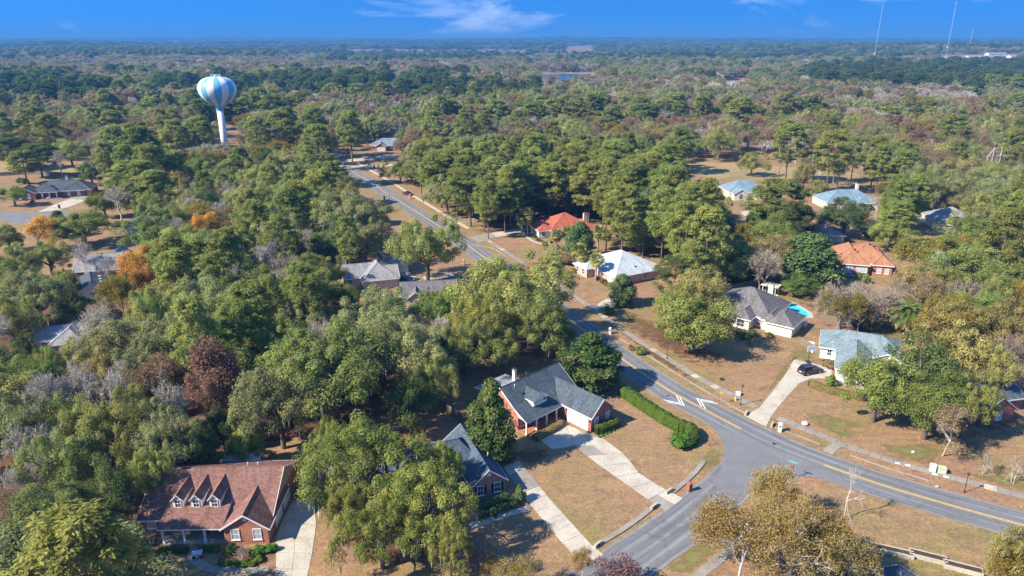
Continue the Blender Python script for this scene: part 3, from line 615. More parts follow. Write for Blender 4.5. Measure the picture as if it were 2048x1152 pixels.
def soft_sheet(name, px, mat, z, seed):
    """bed or turf patch whose border frays: rings from the middle out carry an edge weight"""
    P = [q for q in catmull([G(*p) for p in px] + [G(*px[0])], 1.5)[:-1]]; n = len(P); c = sum(P, Vector()) / n; a = sum(P[i].x * P[(i + 1) % n].y - P[(i + 1) % n].x * P[i].y for i in range(n))
    if a < 0: P = P[::-1]
    vs = [(c.x, c.y, z)]; fs = []; ed = [1.0]
    for k, (t, e) in enumerate(((0.3, 1.0), (0.6, 0.55), (0.85, 0.12), (1.05, -0.35), (1.28, -0.95))):
        for i, p in enumerate(P):
            q = c + (p - c) * t; vs.append((q.x, q.y, z)); ed.append(e); j = (i + 1) % n; b = 1 + k * n
            if k == 0: fs.append((0, 1 + i, 1 + j))
            else: fs.append((b - n + i, b + i, b + j, b - n + j))
    o = MB().add(vs, fs).build(name, mat); at = o.data.attributes.new('edge', 'FLOAT', 'POINT'); at.data.foreach_set('value', ed); return tag(o, kind='structure')
def offset(pts, w):
    out = []; n = len(pts)
    for i, p in enumerate(pts):
        d = (pts[min(i + 1, n - 1)] - pts[max(i - 1, 0)]); d.z = 0; d.normalize(); out.append(p + Vector((d.y, -d.x, 0)) * w)
    return out

MAIN_PX = [(520, 291), (600, 293), (640, 296.5), (658, 300), (665.5, 305.6), (669, 314), (684, 328), (713, 347.6), (749, 370), (786, 395), (846, 432), (926, 484), (958, 507), (1050, 572), (1159, 654), (1180, 672),
           (1236, 712), (1275, 740), (1313, 765), (1353.5, 790), (1404.6, 817), (1481.7, 857.7), (1560, 895), (1648, 930), (1725, 957), (1799, 981), (1920, 1016), (2048, 1051), (2200, 1090), (2420, 1140)]
MAIN = catmull([G(*p) for p in MAIN_PX], 3.0)
HW = 3.55
road_mesh('main_road', MAIN, HW, 0.030)
SIDE_PX = [(1545, 905), (1500, 925), (1462, 965), (1400, 1020), (1330, 1073), (1250, 1128), (1180, 1178), (1080, 1250)]
SIDE = catmull([G(*p) for p in SIDE_PX], 2.5)
road_mesh('side_road', SIDE, 3.5, 0.026)
sheet('road_mouth', [(1400, 838), (1432, 862), (1446, 885), (1449, 915), (1440, 945), (1420, 968), (1470, 990), (1520, 975), (1560, 958), (1600, 952), (1640, 957), (1720, 985), (1650, 935), (1500, 880)], 'asphalt_plain', 0.034)
sheet('cul_de_sac', [(-60, 425), (0, 425), (77, 424), (118, 421), (150, 424), (112, 452), (96, 462), (60, 452), (0, 440), (-60, 441)], 'asphalt_plain', 0.02)
sheet('cul_de_sac', [(1985, 492), (2060, 494), (2060, 506), (1980, 502)], 'asphalt_plain', 0.02)
# yellow double centre line in two runs, white chevrons
def run(a, b):
    ia = min(range(len(MAIN)), key=lambda i: (MAIN[i] - G(*a)).length); ib = min(range(len(MAIN)), key=lambda i: (MAIN[i] - G(*b)).length); return MAIN[ia:ib + 1]
for a, b in (((560, 292), (1481.7, 857.7)), ((1648, 930), (2400, 1135))):
    r_ = run(a, b)
    for w0, w1 in ((-0.24, -0.09), (0.09, 0.24)):
        tag(strip(r_, w0, w1, 0.036).build('yellow_line', 'paint_yellow'), kind='structure')
def chevron(apex, dirn, spread=1.55, reach=2.5, w=0.30, gap=0.75):
    """two nested white V marks; apex and pointing direction on the road"""
    d = Vector(dirn).normalized(); s = Vector((-d.y, d.x, 0))
    for k in (0, 1):
        a = apex - d * gap * k * 1.15
        for sg in (-1, 1):
            e = a - d * reach + s * sg * spread; n = Vector((-(e - a).y, (e - a).x, 0)).normalized() * w * sg * 0.5
            P = [a + d * w * 0.6, a - d * w * 0.6, e - d * w * 0.6, e + d * w * 0.6]
            if ((P[1] - P[0]).cross(P[2] - P[0])).z < 0: P = P[::-1]
            tag(MB().add([(p.x, p.y, 0.036 + 0.002 * (sg > 0)) for p in P], [(0, 1, 2, 3)]).build('chevron_marking', 'paint_white'), kind='structure')
def road_dir(P):
    i = min(range(len(MAIN)), key=lambda i: (MAIN[i] - P).length); d = MAIN[min(i + 2, len(MAIN) - 1)] - MAIN[max(i - 2, 0)]; d.z = 0; return d.normalized(), i
for (u, v), sg in (((1363, 808), 1), ((1399, 800), -1), ((735, 365), 1), ((752, 364), -1)):
    P = G(u, v); d, i = road_dir(P); c = MAIN[i]; rt = Vector((d.y, -d.x, 0)); k = (P - c).dot(rt)
    chevron(P + d * sg * 0.6, d * sg)

# sidewalks: single slabs in a row
def slab_row(name, px, w, length=1.6, mat='old_concrete', gap=0.03, z=0.05, skip=()):
    root = tag(link(name, None), kind='structure'); P = catmull([G(*p) for p in px], 0.4)
    acc = [0.0]
    for i in range(1, len(P)): acc.append(acc[-1] + (P[i] - P[i - 1]).length)
    def at(s):
        i = min(max(1, int(np.searchsorted(acc, s))), len(P) - 1); t = (s - acc[i - 1]) / max(1e-6, acc[i] - acc[i - 1]); return P[i - 1].lerp(P[i], min(1, max(0, t)))
    n = int(acc[-1] / length); rng = random.Random(n)
    for k in range(n):
        a, b = at(k * length + gap), at((k + 1) * length - gap); d = (b - a).normalized(); r = Vector((d.y, -d.x, 0)) * w * 0.5
        zz = z + rng.uniform(-0.006, 0.008)
        MB().prism([(a + r).to_2d(), (b + r).to_2d(), (b - r).to_2d(), (a - r).to_2d()], -0.02, zz).build('slab', rng.choice([mat, mat, mat, 'concrete']) if rng.random() < 0.35 else mat, root)
    return root
slab_row('sidewalk', [(702, 317.5), (725.7, 332), (767.6, 355.8), (786, 366), (818.6, 386.8), (866, 415), (906, 438.7), (940, 459)], 1.4, 3.2, 'concrete')
slab_row('sidewalk', [(966, 474), (1006, 500), (1080, 548), (1141.8, 588), (1187, 618), (1270, 677), (1330, 714), (1374, 741), (1390, 752), (1450, 783), (1513, 815)], 1.35, 1.7)
slab_row('sidewalk', [(1556, 836), (1620, 862), (1681, 887), (1740, 908), (1799, 926), (1870, 946), (1938, 964), (2048, 993), (2160, 1020)], 1.35, 1.7)
slab_row('kerb_walk', [(1655, 905), (1668, 893), (1681, 888)], 1.6, 1.2)
slab_row('sidewalk', [(1590, 950), (1560, 985), (1520, 1030), (1470, 1090), (1440, 1118), (1395, 1152), (1340, 1195)], 1.3, 1.7)
# concrete gutters beside the road and the drain channels
def gutter(name, px, w=0.42, h=0.10, mat='old_concrete'):
    P = catmull([G(*p) for p in px], 1.5); m = MB(); L, Rr = offset(P, -w / 2), offset(P, w / 2)
    prof = [(-0.5, 0.0), (-0.5, h), (-0.22, h), (-0.1, 0.055), (0.5, 0.055), (0.5, 0.0)]; vs = []; fs = []
    for i, p in enumerate(P):
        ax = (Rr[i] - L[i])
        for a, z in prof: q = p + ax * a; vs.append((q.x, q.y, z))
    k = len(prof)
    for i in range(len(P) - 1):
        for j in range(k - 1): b = i * k + j; fs.append((b, b + k, b + k + 1, b + 1))
    return tag(m.add(vs, fs).build(name, mat), kind='structure')
gutter('kerb', [(1240, 678), (1300, 714), (1360, 752), (1420, 788), (1455, 808), (1490, 827)], 0.3)
gutter('kerb', [(1548, 854), (1595, 872), (1640, 889)], 0.34); gutter('kerb', [(1700, 911), (1770, 935), (1858, 962)], 0.3)
gutter('kerb', [(945, 490), (985, 497), (1015, 515)], 0.4)
gutter('drain_channel', [(1408, 922), (1390, 945), (1365, 968), (1345, 985)], 0.8, 0.16, 'old_concrete')
gutter('drain_channel', [(1314, 1008), (1280, 1035), (1240, 1063), (1195, 1090)], 0.8, 0.16, 'old_concrete')

# driveways and walks made of cast slabs between two edges
def slab_grid(name, Lp, Rp, rows, cols, mat='concrete', z=0.045, gap=0.025):
    root = tag(link(name, None), kind='structure')
    def at(pp, t):
        P = [G(*p) for p in pp]; d = [0.0]
        for i in range(1, len(P)): d.append(d[-1] + (P[i] - P[i - 1]).length)
        s = t * d[-1]; i = min(max(1, int(np.searchsorted(d, s))), len(P) - 1); return P[i - 1].lerp(P[i], (s - d[i - 1]) / max(1e-6, d[i] - d[i - 1]))
    rng = random.Random(rows * 7 + cols)
    for i in range(rows):
        a0, a1, b0, b1 = at(Lp, i / rows), at(Lp, (i + 1) / rows), at(Rp, i / rows), at(Rp, (i + 1) / rows)
        for j in range(cols):
            q = [a0.lerp(b0, j / cols), a0.lerp(b0, (j + 1) / cols), a1.lerp(b1, (j + 1) / cols), a1.lerp(b1, j / cols)]; c = sum(q, Vector()) / 4
            q = [(p + (c - p).normalized() * gap * 1.4).to_2d() for p in q]
            MB().prism(q, -0.02, z + rng.uniform(-0.005, 0.006)).build('slab', mat if rng.random() < 0.88 else 'old_concrete', root)
    return root
slab_grid('driveway', [(1131, 849), (1150, 893), (1201, 932), (1255, 970), (1308, 1007), (1333, 1023)], [(1173, 866), (1205, 876), (1252, 911), (1276, 945), (1320, 974), (1366, 997)], 8, 2)
slab_grid('driveway', [(1080, 880), (1131, 850)], [(1104, 899), (1149, 892)], 2, 2)
slab_grid('driveway', [(1006, 934), (1040, 985), (1072, 1023), (1135, 1099), (1170, 1128)], [(1038, 922), (1068, 958), (1097, 995), (1180, 1087), (1208, 1110)], 10, 1)
slab_grid('driveway', [(592, 990), (560, 1052), (548, 1085), (553, 1110), (551, 1152), (548, 1210)], [(624, 1000), (634, 1037), (630, 1070), (624, 1110), (615, 1152), (600, 1210)], 7, 2)
slab_grid('driveway', [(1490, 832), (1519, 815), (1552, 774), (1577, 740), (1587.5, 719)], [(1532, 853.5), (1547, 825), (1582, 785), (1602, 763), (1622, 757)], 6, 1)
slab_grid('driveway', [(1588, 719), (1622, 757)], [(1664, 736), (1663, 757)], 1, 2)
slab_grid('driveway', [(940, 474), (958, 470), (1000, 463), (1045, 455)], [(958, 486), (975, 480), (1010, 471), (1055, 462)], 5, 1)
slab_grid('driveway', [(893, 443), (958, 436)], [(905, 449), (962, 441)], 3, 1)
slab_grid('driveway', [(1185, 615), (1220, 593)], [(1212, 628), (1241, 601)], 2, 1)
slab_grid('driveway', [(700, 333), (790, 328)], [(712, 337), (792, 332)], 3, 1); slab_grid('driveway', [(690, 318), (790, 310)], [(696, 324), (792, 315)], 3, 1)
slab_grid('driveway', [(752, 497), (790, 545)], [(800, 530), (850, 570)], 2, 2); slab_grid('driveway', [(845, 552), (905, 546)], [(850, 560), (912, 552)], 2, 1)
slab_grid('driveway', [(75, 424), (120, 405), (160, 390)], [(118, 421), (150, 410), (186, 394)], 4, 1)
slab_grid('driveway', [(1836, 432), (1870, 428)], [(1838, 446), (1876, 445)], 2, 1); slab_grid('driveway', [(1480, 424), (1505, 420)], [(1490, 432), (1520, 428)], 2, 1)
slab_row('garden_path', [(1058, 1017), (1020, 1026), (980, 1040), (925, 1058)], 1.2, 1.5, 'concrete')
slab_row('garden_path', [(383, 1096), (386, 1115), (402, 1131), (430, 1139), (480, 1142), (548, 1139)], 1.2, 1.3, 'old_concrete')
slab_row('garden_path', [(1046, 466), (1062, 480), (1085, 488), (1105, 484)], 1.1, 1.5, 'concrete')
slab_row('garden_path', [(1660, 762), (1700, 770), (1770, 790)], 1.2, 1.5, 'concrete')
slab_row('garden_path', [(50, 397), (95, 394), (120, 387)], 1.2, 2.0, 'concrete')

# beds of pine straw, woodland floor, greener turf, the golf course, the pond and far fields
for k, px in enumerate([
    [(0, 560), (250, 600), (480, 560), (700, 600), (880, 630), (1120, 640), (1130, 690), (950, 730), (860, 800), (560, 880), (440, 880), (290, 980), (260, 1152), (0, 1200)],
    [(380, 400), (640, 380), (800, 470), (760, 520), (680, 560), (520, 570), (420, 520)],
    [(850, 400), (960, 415), (1040, 430), (1040, 452), (960, 440), (905, 425)], [(1000, 400), (1250, 400), (1420, 430), (1480, 480), (1340, 470), (1200, 440), (1040, 440)],
    [(1230, 610), (1300, 640), (1420, 690), (1480, 740), (1400, 735), (1300, 690), (1240, 650)], [(1210, 640), (1262, 668), (1330, 715), (1375, 745), (1400, 770), (1350, 745), (1270, 690)],
    [(1420, 620), (1530, 660), (1520, 685), (1440, 680), (1400, 650)], [(1720, 800), (1830, 850), (1960, 880), (2048, 860), (2048, 780), (1900, 740)],
    [(1870, 440), (2048, 440), (2048, 480), (1900, 480)], [(1560, 590), (1640, 640), (1800, 660), (1900, 640), (1700, 580)], [(940, 460), (1020, 452), (1030, 462), (970, 468)],
    [(640, 1060), (800, 1040), (930, 1070), (900, 1120), (700, 1130)], [(1010, 905), (1075, 890), (1105, 905), (1060, 935)],
    [(440, 1096), (548, 1092), (550, 1134), (470, 1138), (430, 1125)], [(300, 1085), (385, 1098), (384, 1110), (300, 1104)]]):
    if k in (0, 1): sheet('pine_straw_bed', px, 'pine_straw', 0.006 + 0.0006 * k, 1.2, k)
    else: soft_sheet('pine_straw_bed', px, 'pine_straw_edge', 0.006 + 0.0006 * k, k)
for k, px in enumerate([[(1562, 740), (1590, 690), (1625, 690), (1640, 720), (1610, 722), (1590, 715)], [(1640, 715), (1665, 735), (1700, 720), (1680, 700)], [(1530, 790), (1560, 740), (1582, 722), (1576, 745), (1550, 772)], [(1720, 690), (1800, 680), (1860, 690), (1820, 660), (1740, 665)],
                        [(1300, 1150), (1400, 1080), (1440, 1090), (1380, 1160)], [(1420, 880), (1445, 900), (1438, 930), (1400, 950), (1405, 910)],
                        [(1600, 820), (1680, 830), (1740, 860), (1700, 880), (1630, 855)], [(1760, 890), (1860, 880), (1900, 910), (1850, 930), (1780, 915)], [(1900, 940), (2048, 960), (2060, 985), (1960, 960)], [(1620, 880), (1680, 905), (1660, 900), (1610, 875)]]):
    soft_sheet('green_lawn', px, 'green_edge', 0.0165 + 0.0005 * k, k)
sheet('fairway', [(1355, 321), (1480, 328), (1660, 340), (1720, 352), (1600, 364), (1420, 354), (1370, 338)], 'fairway', 0.012, 1.5)
sheet('fairway', [(-40, 322), (120, 326), (230, 332), (340, 340), (330, 352), (150, 346), (-40, 350)], 'fairway', 0.012, 1.5)
sheet('fairway', [(1050, 294), (1120, 296), (1180, 298), (1170, 306), (1060, 304)], 'field', 0.012, 1.5)
sheet('pond', [(1080, 157), (1092, 149), (1130, 147.5), (1175, 149), (1185, 154), (1160, 161), (1110, 163)], 'pond_water', 0.5)
sheet('field', [(1060, 145.5), (1130, 144.5), (1210, 145.5), (1215, 148), (1130, 146.6), (1062, 147.5)], 'fairway', 0.4)
for k, px in enumerate([[(700, 104), (900, 103), (1060, 105), (1050, 109), (800, 110), (690, 108)], [(1130, 100), (1165, 96), (1190, 104), (1160, 112), (1130, 108)], [(640, 101), (700, 102), (690, 105), (630, 104)], [(920, 100.5), (1060, 102), (1060, 104), (930, 103)]]):
    sheet('field', px, 'field', 2.0)
# ------------------------------------------------------------------ houses
HOUSE_SPOTS = []                                    # (x, y, radius) kept free of trees
FACE = {'f': 0.0, 'r': math.pi / 2, 'b': math.pi, 'l': -math.pi / 2}
_wc = {}
def shared(key, fn):
    if key not in _wc: _wc[key] = fn()
    return _wc[key]
class House:
    def __init__(s, name, label, x, y, rot, wall, roof, trim='white_trim', radius=11, cx=6, cy=5, cat='house'):
        s.o = thing(name, label, cat, (x, y, 0), R(rot)); s.wallm, s.roofm, s.trimm = wall, roof, trim
        c = Matrix.Rotation(R(rot), 3, 'Z') @ Vector((cx, cy, 0)); HOUSE_SPOTS.append((x + c.x, y + c.y, radius))
        s.k = 0
    def wing(s, x0, x1, y0, y1, h=2.75, ridge='x', pitch=0.55, ends=('gable', 'gable'), over=0.45, wall=None, roof=None, gable=None, walls=True, hipk=1.0, z0=0.0, cap=True, rk=0.3):
        """walls and pitched roof over a rectangle; ends = low end, high end along the ridge"""
        s.k += 1; e = 0.004 * s.k; wall = wall or s.wallm; roof = roof or s.roofm; t = 0.16
        A = (lambda a, b, z: (a, b, z)) if ridge == 'x' else (lambda a, b, z: (b, a, z))
        a0, a1, b0, b1 = (x0, x1, y0, y1) if ridge == 'x' else (y0, y1, x0, x1)
        bm = (b0 + b1) / 2; half = (b1 - b0) / 2; ze = h - pitch * over + e; zr = h + pitch * half + e
        ov = [rk if q == 'gable' else over for q in ends]; ha = (half + over) * hipk
        ra0 = a0 - ov[0] if ends[0] == 'gable' else a0 - over + ha; ra1 = a1 + ov[1] if ends[1] == 'gable' else a1 + over - ha
        if ra0 > ra1: ra0 = ra1 = (ra0 + ra1) / 2
        E = [A(a0 - ov[0], b0 - over, ze), A(a1 + ov[1], b0 - over, ze), A(a1 + ov[1], b1 + over, ze), A(a0 - ov[0], b1 + over, ze)]; r0, r1 = A(ra0, bm, zr), A(ra1, bm, zr)
        top = E + [r0, r1]; bot = [(p[0], p[1], p[2] - t) for p in top]
        flip = ridge == 'y'
        fs = [(0, 1, 5, 4), (2, 3, 4, 5)] + ([(3, 0, 4)] if ends[0] != 'gable' else []) + ([(1, 2, 5)] if ends[1] != 'gable' else [])
        F = lambda q: tuple(reversed(q)) if flip else q
        m = MB().add(top, [F(f) for f in fs]); m.add(bot, [F(tuple(reversed(f))) for f in fs]); ro = m.build('roof', roof, s.o)
        tr = MB()
        def edge(p, q):
            d = Vector(q) - Vector(p); n = Vector((d.y, -d.x, 0)).normalized() * (0.02 if not flip else -0.02)
            P, Q = Vector(p) + n, Vector(q) + n; dn = Vector((0, 0, -t - 0.06)); up = Vector((0, 0, 0.012))
            tr.add([P + dn, Q + dn, Q + up, P + up, P + dn - n * 2.5, Q + dn - n * 2.5, Q + up - n * 2.5, P + up - n * 2.5], [F(f) for f in ((0, 1, 2, 3), (5, 4, 7, 6), (3, 2, 6, 7), (1, 0, 4, 5))])
        edge(E[0], E[1]); edge(E[2], E[3])
        if ends[1] == 'gable': edge(E[1], r1); edge(r1, E[2])
        else: edge(E[1], E[2])
        if ends[0] == 'gable': edge(E[3], r0); edge(r0, E[0])
        else: edge(E[3], E[0])
        tr.build('fascia', s.trimm, s.o)
        if cap:
            cp = MB(); up = Vector((0, 0, 0.02)); segs = [(r0, r1)] if (Vector(r0) - Vector(r1)).length > 0.1 else []
            if ends[0] != 'gable': segs += [(E[3], r0), (E[0], r0)]
            if ends[1] != 'gable': segs += [(E[1], r1), (E[2], r1)]
            for p, q in segs: cp.tube([Vector(p) + up, Vector(q) + up], 0.07, 4)
            cp.build('ridge_cap', roof, ro)
        if walls:
            w = MB(); zt = h - 0.06; zp = zr - 0.12
            P = [A(a0, b0, z0), A(a1, b0, z0), A(a1, b1, z0), A(a0, b1, z0)]; Q = [(p[0], p[1], zt) for p in P]; g0, g1 = A(a0, bm, zp), A(a1, bm, zp)
            w.add(P + Q, [F((0, 1, 5, 4)), F((2, 3, 7, 6))])
            for i, (en, (p, q)) in enumerate(zip(ends, ((3, 0), (1, 2)))):
                g = (g0, g1)[i]; w.add([P[p], P[q], Q[q], Q[p]], [F((0, 1, 2, 3))])
                if en == 'gable':
                    if gable: MB().add([Q[p], Q[q], g], [F((0, 1, 2))]).build('gable_wall', gable, s.o)
                    else: w.add([Q[p], Q[q], g], [F((0, 1, 2))])
            w.build('wall', wall, s.o)
        return zr
    def slab(s, pts, mat=None, t=0.14, name='roof'):
        """free roof plane: outline corners, counter-clockwise from above"""
        n = len(pts); b = [(p[0], p[1], p[2] - t) for p in pts]
        o = MB().add(list(pts) + b, [tuple(range(n)), tuple(range(2 * n - 1, n - 1, -1))]).build(name, mat or s.roofm, s.o)
        m = MB()
        for i in range(n):
            j = (i + 1) % n; d = Vector(pts[j]) - Vector(pts[i]); nn = Vector((d.y, -d.x, 0)).normalized() * 0.02; P, Q = Vector(pts[i]) + nn, Vector(pts[j]) + nn; dn = Vector((0, 0, -t - 0.05))
            m.add([P + dn, Q + dn, Q, P], [(0, 1, 2, 3)])
        m.build('fascia', s.trimm, s.o); return o
    def window(s, face, x, y, z, w=0.95, h=1.5, shutter=None, pane='pane_pale', rows=2, cols=2, name='window', arch=False):
        def frame():
            m = MB(); b = 0.08
            m.box(-w/2 - b, -w/2, -0.07, 0.02, -b, h + b).box(w/2, w/2 + b, -0.07, 0.02, -b, h + b).box(-w/2, w/2, -0.07, 0.02, h, h + b).box(-w/2, w/2, -0.07, 0.02, -b, 0)
            for r in range(1, rows): m.box(-w/2, w/2, -0.05, 0.0, h * r / rows - 0.025, h * r / rows + 0.025)
            for c in range(1, cols): m.box(-w/2 + w * c / cols - 0.018, -w/2 + w * c / cols + 0.018, -0.045, 0.0, 0, h)
            if arch: m.tube([(w/2 * math.cos(R(180 - 20 * i)), -0.03, h + b + w * 0.35 * math.sin(R(20 * i))) for i in range(10)], 0.07, 4)
            return m.mesh('window', 'white_trim')
        o = link(name, shared(('wf', w, h, rows, cols, arch), frame), s.o, (x, y, z), FACE[face])
        def pn(i):
            z0, z1 = h * i / rows + 0.028, h * (i + 1) / rows - 0.028
            if i == 0: z0 = 0.0
            if i == rows - 1: z1 = h
            return MB().box(-w/2, w/2, -0.022, -0.008, z0, z1).mesh('pane', pane)
        for i in range(rows): link('pane', shared(('wp', w, h, rows, i, pane), lambda: pn(i)), o)
        if arch: link('pane', shared(('wa', w, h, pane), lambda: MB().add([(w/2 * math.cos(R(180 - 20 * i)), -0.015, h + 0.09 + w * 0.33 * math.sin(R(20 * i))) for i in range(10)], [tuple(range(9, -1, -1))]).mesh('pane', pane)), o)
        link('sill', shared(('ws', w), lambda: MB().box(-w/2 - 0.14, w/2 + 0.14, -0.13, 0.0, -0.17, -0.085).mesh('sill', 'white_trim')), o)
        if shutter:
            for sg in (-1, 1): link('shutter', shared(('sh', h, shutter), lambda: MB().box(-0.19, 0.19, -0.05, 0.0, -0.03, h + 0.03).box(-0.13, 0.13, -0.065, -0.05, 0.08, h * 0.46).box(-0.13, 0.13, -0.065, -0.05, h * 0.54, h - 0.08).mesh('shutter', shutter)), s.o, (x + sg * (w/2 + 0.30) * math.cos(FACE[face]), y + sg * (w/2 + 0.30) * math.sin(FACE[face]), z), FACE[face])
        return o
    def door(s, face, x, y, z=0.12, w=1.0, h=2.1, mat='door_dark'):
        o = link('door', shared(('do', w, h, mat), lambda: MB().box(-w/2, w/2, -0.05, 0.0, 0, h).mesh('door', mat)), s.o, (x, y, z), FACE[face])
        link('door_frame', shared(('df', w, h), lambda: MB().box(-w/2 - 0.1, -w/2 - 0.003, -0.08, 0.01, 0, h + 0.1).box(w/2 + 0.003, w/2 + 0.1, -0.08, 0.01, 0, h + 0.1).box(-w/2 - 0.003, w/2 + 0.003, -0.08, 0.01, h + 0.003, h + 0.1).mesh('door_frame', 'white_trim')), o)
        link('handle', shared('hd', lambda: MB().box(-0.02, 0.02, -0.12, -0.05, -0.06, 0.06).mesh('handle', 'steel')), o, (w * 0.4, 0, 1.0)); return o
    def garage(s, face, x, y, w=4.7, h=2.15):
        """sectional door: four panels, each with raised fields, in a white frame"""
        o = link('garage_door', shared(('gf', w, h), lambda: MB().box(-w/2 - 0.14, -w/2, -0.06, 0.02, 0, h + 0.14).box(w/2, w/2 + 0.14, -0.06, 0.02, 0, h + 0.14).box(-w/2, w/2, -0.06, 0.02, h, h + 0.14).mesh('garage_door', 'white_trim')), s.o, (x, y, 0.03), FACE[face])
        def pan():
            m = MB().box(-w/2, w/2, -0.025, 0.0, 0.01, h/4 - 0.01); k = max(2, round(w / 0.6))
            for i in range(k): m.box(-w/2 + w * (i + 0.12) / k, -w/2 + w * (i + 0.88) / k, -0.04, -0.025, h/4 * 0.2, h/4 * 0.8)
            return m.mesh('panel', 'white_metal')
        for i in range(4): link('panel', shared(('gp', w, h), pan), o, (0, 0, h / 4 * i))
        return o
    def column(s, x, y, z1=2.5, w=0.22):
        return link('column', shared(('co', z1, w), lambda: MB().box(-w/2, w/2, -w/2, w/2, 0.3, z1 - 0.16).box(-w*.75, w*.75, -w*.75, w*.75, 0.06, 0.3).box(-w*.7, w*.7, -w*.7, w*.7, z1 - 0.16, z1).mesh('column', 'white_trim')), s.o, (x, y, 0))
    def chimney(s, x, y, z0, z1, w=0.9, d=0.7, mat='white_siding'):
        o = MB().box(x - w/2, x + w/2, y - d/2, y + d/2, z0, z1).build('chimney', mat, s.o)
        MB().box(x - w/2 - 0.07, x + w/2 + 0.07, y - d/2 - 0.07, y + d/2 + 0.07, z1, z1 + 0.14).build('chimney_cap', 'old_concrete', o); MB().lathe([(0.16, z1 + 0.14), (0.16, z1 + 0.45), (0.26, z1 + 0.45), (0.02, z1 + 0.6)], 10, (x, y)).build('flue', 'dark_metal', o); return o
    def box(s, name, x0, x1, y0, y1, z0, z1, mat): return MB().box(x0, x1, y0, y1, z0, z1).build(name, mat, s.o)
    def vent(s, x, y, z, kind='pipe'):
        if kind == 'pipe': return MB().lathe([(0.06, z - 0.2), (0.06, z + 0.4), (0.09, z + 0.4), (0.09, z + 0.46)], 8, (x, y)).build('vent_pipe', 'white_metal', s.o)
        return MB().box(x - 0.22, x + 0.22, y - 0.22, y + 0.22, z - 0.15, z + 0.16).build('roof_vent', 'dark_metal', s.o)
    def dormer(s, x, y, z0, w, hside, pitch, roof_y, wall='white_siding', pane='pane_pale'):
        """gabled dormer: face at y, sill at z0; sides run back to roof_y"""
        he = z0 + hside; zp = he + pitch * w / 2; a, b = x - w/2, x + w/2; yb = roof_y
        d = MB().add([(a, y, z0 - 0.4), (b, y, z0 - 0.4), (b, y, he), (x, y, zp - 0.06), (a, y, he)], [(0, 1, 2, 3, 4)]).add([(a, y, z0 - 0.4), (a, y, he), (a, yb, he), (a, yb, z0 - 0.4)], [(0, 1, 2, 3)]).add([(b, y, z0 - 0.4), (b, yb, z0 - 0.4), (b, yb, he), (b, y, he)], [(0, 1, 2, 3)]).build('dormer', wall, s.o)
        o = 0.16; m = MB(); zp2 = zp + 0.06; ze = he - pitch * o + 0.06
        L = [(a - o, y - 0.2, ze), (x, y - 0.2, zp2), (x, yb, zp2), (a - o, yb, ze)]; Rr = [(x, y - 0.2, zp2), (b + o, y - 0.2, ze), (b + o, yb, ze), (x, yb, zp2)]
        for q in (L, Rr): m.add(q, [(0, 1, 2, 3)]); m.add([(p[0], p[1], p[2] - 0.1) for p in q], [(3, 2, 1, 0)])
        m.build('dormer_roof', s.roofm, d)
        f = MB()
        for p, q in ((L[0], L[1]), (Rr[0], Rr[1])):
            f.add([(p[0], p[1] - 0.015, p[2] - 0.16), (q[0], q[1] - 0.015, q[2] - 0.16), (q[0], q[1] - 0.015, q[2] + 0.01), (p[0], p[1] - 0.015, p[2] + 0.01)], [(0, 1, 2, 3)])
        for q in ((L[3], L[0]), (Rr[1], Rr[2])):
            sg = -0.015 if q[0][0] < x else 0.015; f.add([(q[0][0] + sg, q[0][1], q[0][2] - 0.14), (q[1][0] + sg, q[1][1], q[1][2] - 0.14), (q[1][0] + sg, q[1][1], q[1][2] + 0.01), (q[0][0] + sg, q[0][1], q[0][2] + 0.01)], [(0, 1, 2, 3)])
        f.build('dormer_trim', s.trimm, d); return d

# 1. long brown-roofed brick house, three dormers, porch
h = House('brick_house', 'orange brick house with long brown roof and three small dormers', -49.0, 76.6, 1.5, 'brick_orange', 'roof_brown', radius=12, cx=9, cy=6)
h.wing(0, 17.2, 0, 12.6, 2.75, 'x', 0.52, gable='tan_siding', over=0.5)
h.wing(11.7, 17.35, -2.3, 6.0, 2.75, 'y', 0.68, ('gable', 'hip'), over=0.42, hipk=0.2)
h.slab([(3.3, -2.5, 2.62), (11.6, -2.5, 2.62), (11.6, 2.0, 3.93), (3.3, 2.0, 3.93)])
h.box('porch_floor', 3.6, 11.65, -2.2, -0.01, 0.0, 0.16, 'concrete')
for x in (3.75, 6.45, 9.1): h.column(x, -2.05, 2.52, 0.24)
for x in (4.9, 7.3, 9.7):
    d = h.dormer(x, 0.8, 3.35, 1.4, 1.45, 1.05, 5.6); h.window('f', x, 0.795, 3.6, 0.7, 1.1, None, 'pane_dark', 2, 2)
h.window('f', 1.4, -0.005, 0.95, 1.0, 1.35); h.window('f', 5.1, -0.005, 0.75, 0.9, 1.5); h.window('f', 6.5, -0.005, 0.75, 0.9, 1.5); h.window('f', 10.5, -0.005, 0.75, 0.9, 1.5); h.door('f', 8.5, -0.005)
h.window('f', 13.15, -2.305, 0.8, 0.95, 1.5); h.window('f', 15.95, -2.305, 0.8, 0.95, 1.5); h.box('attic_vent', 14.3, 14.75, -2.36, -2.3, 3.6, 4.0, 'white_trim')
h.garage('r', 17.36, 2.2, 2.7); h.garage('r', 17.36, 6.0, 2.7); h.vent(12.4, 6.6, 6.0); h.vent(13.8, 6.6, 6.0); h.vent(8, 8.5, 5.5, 'b')
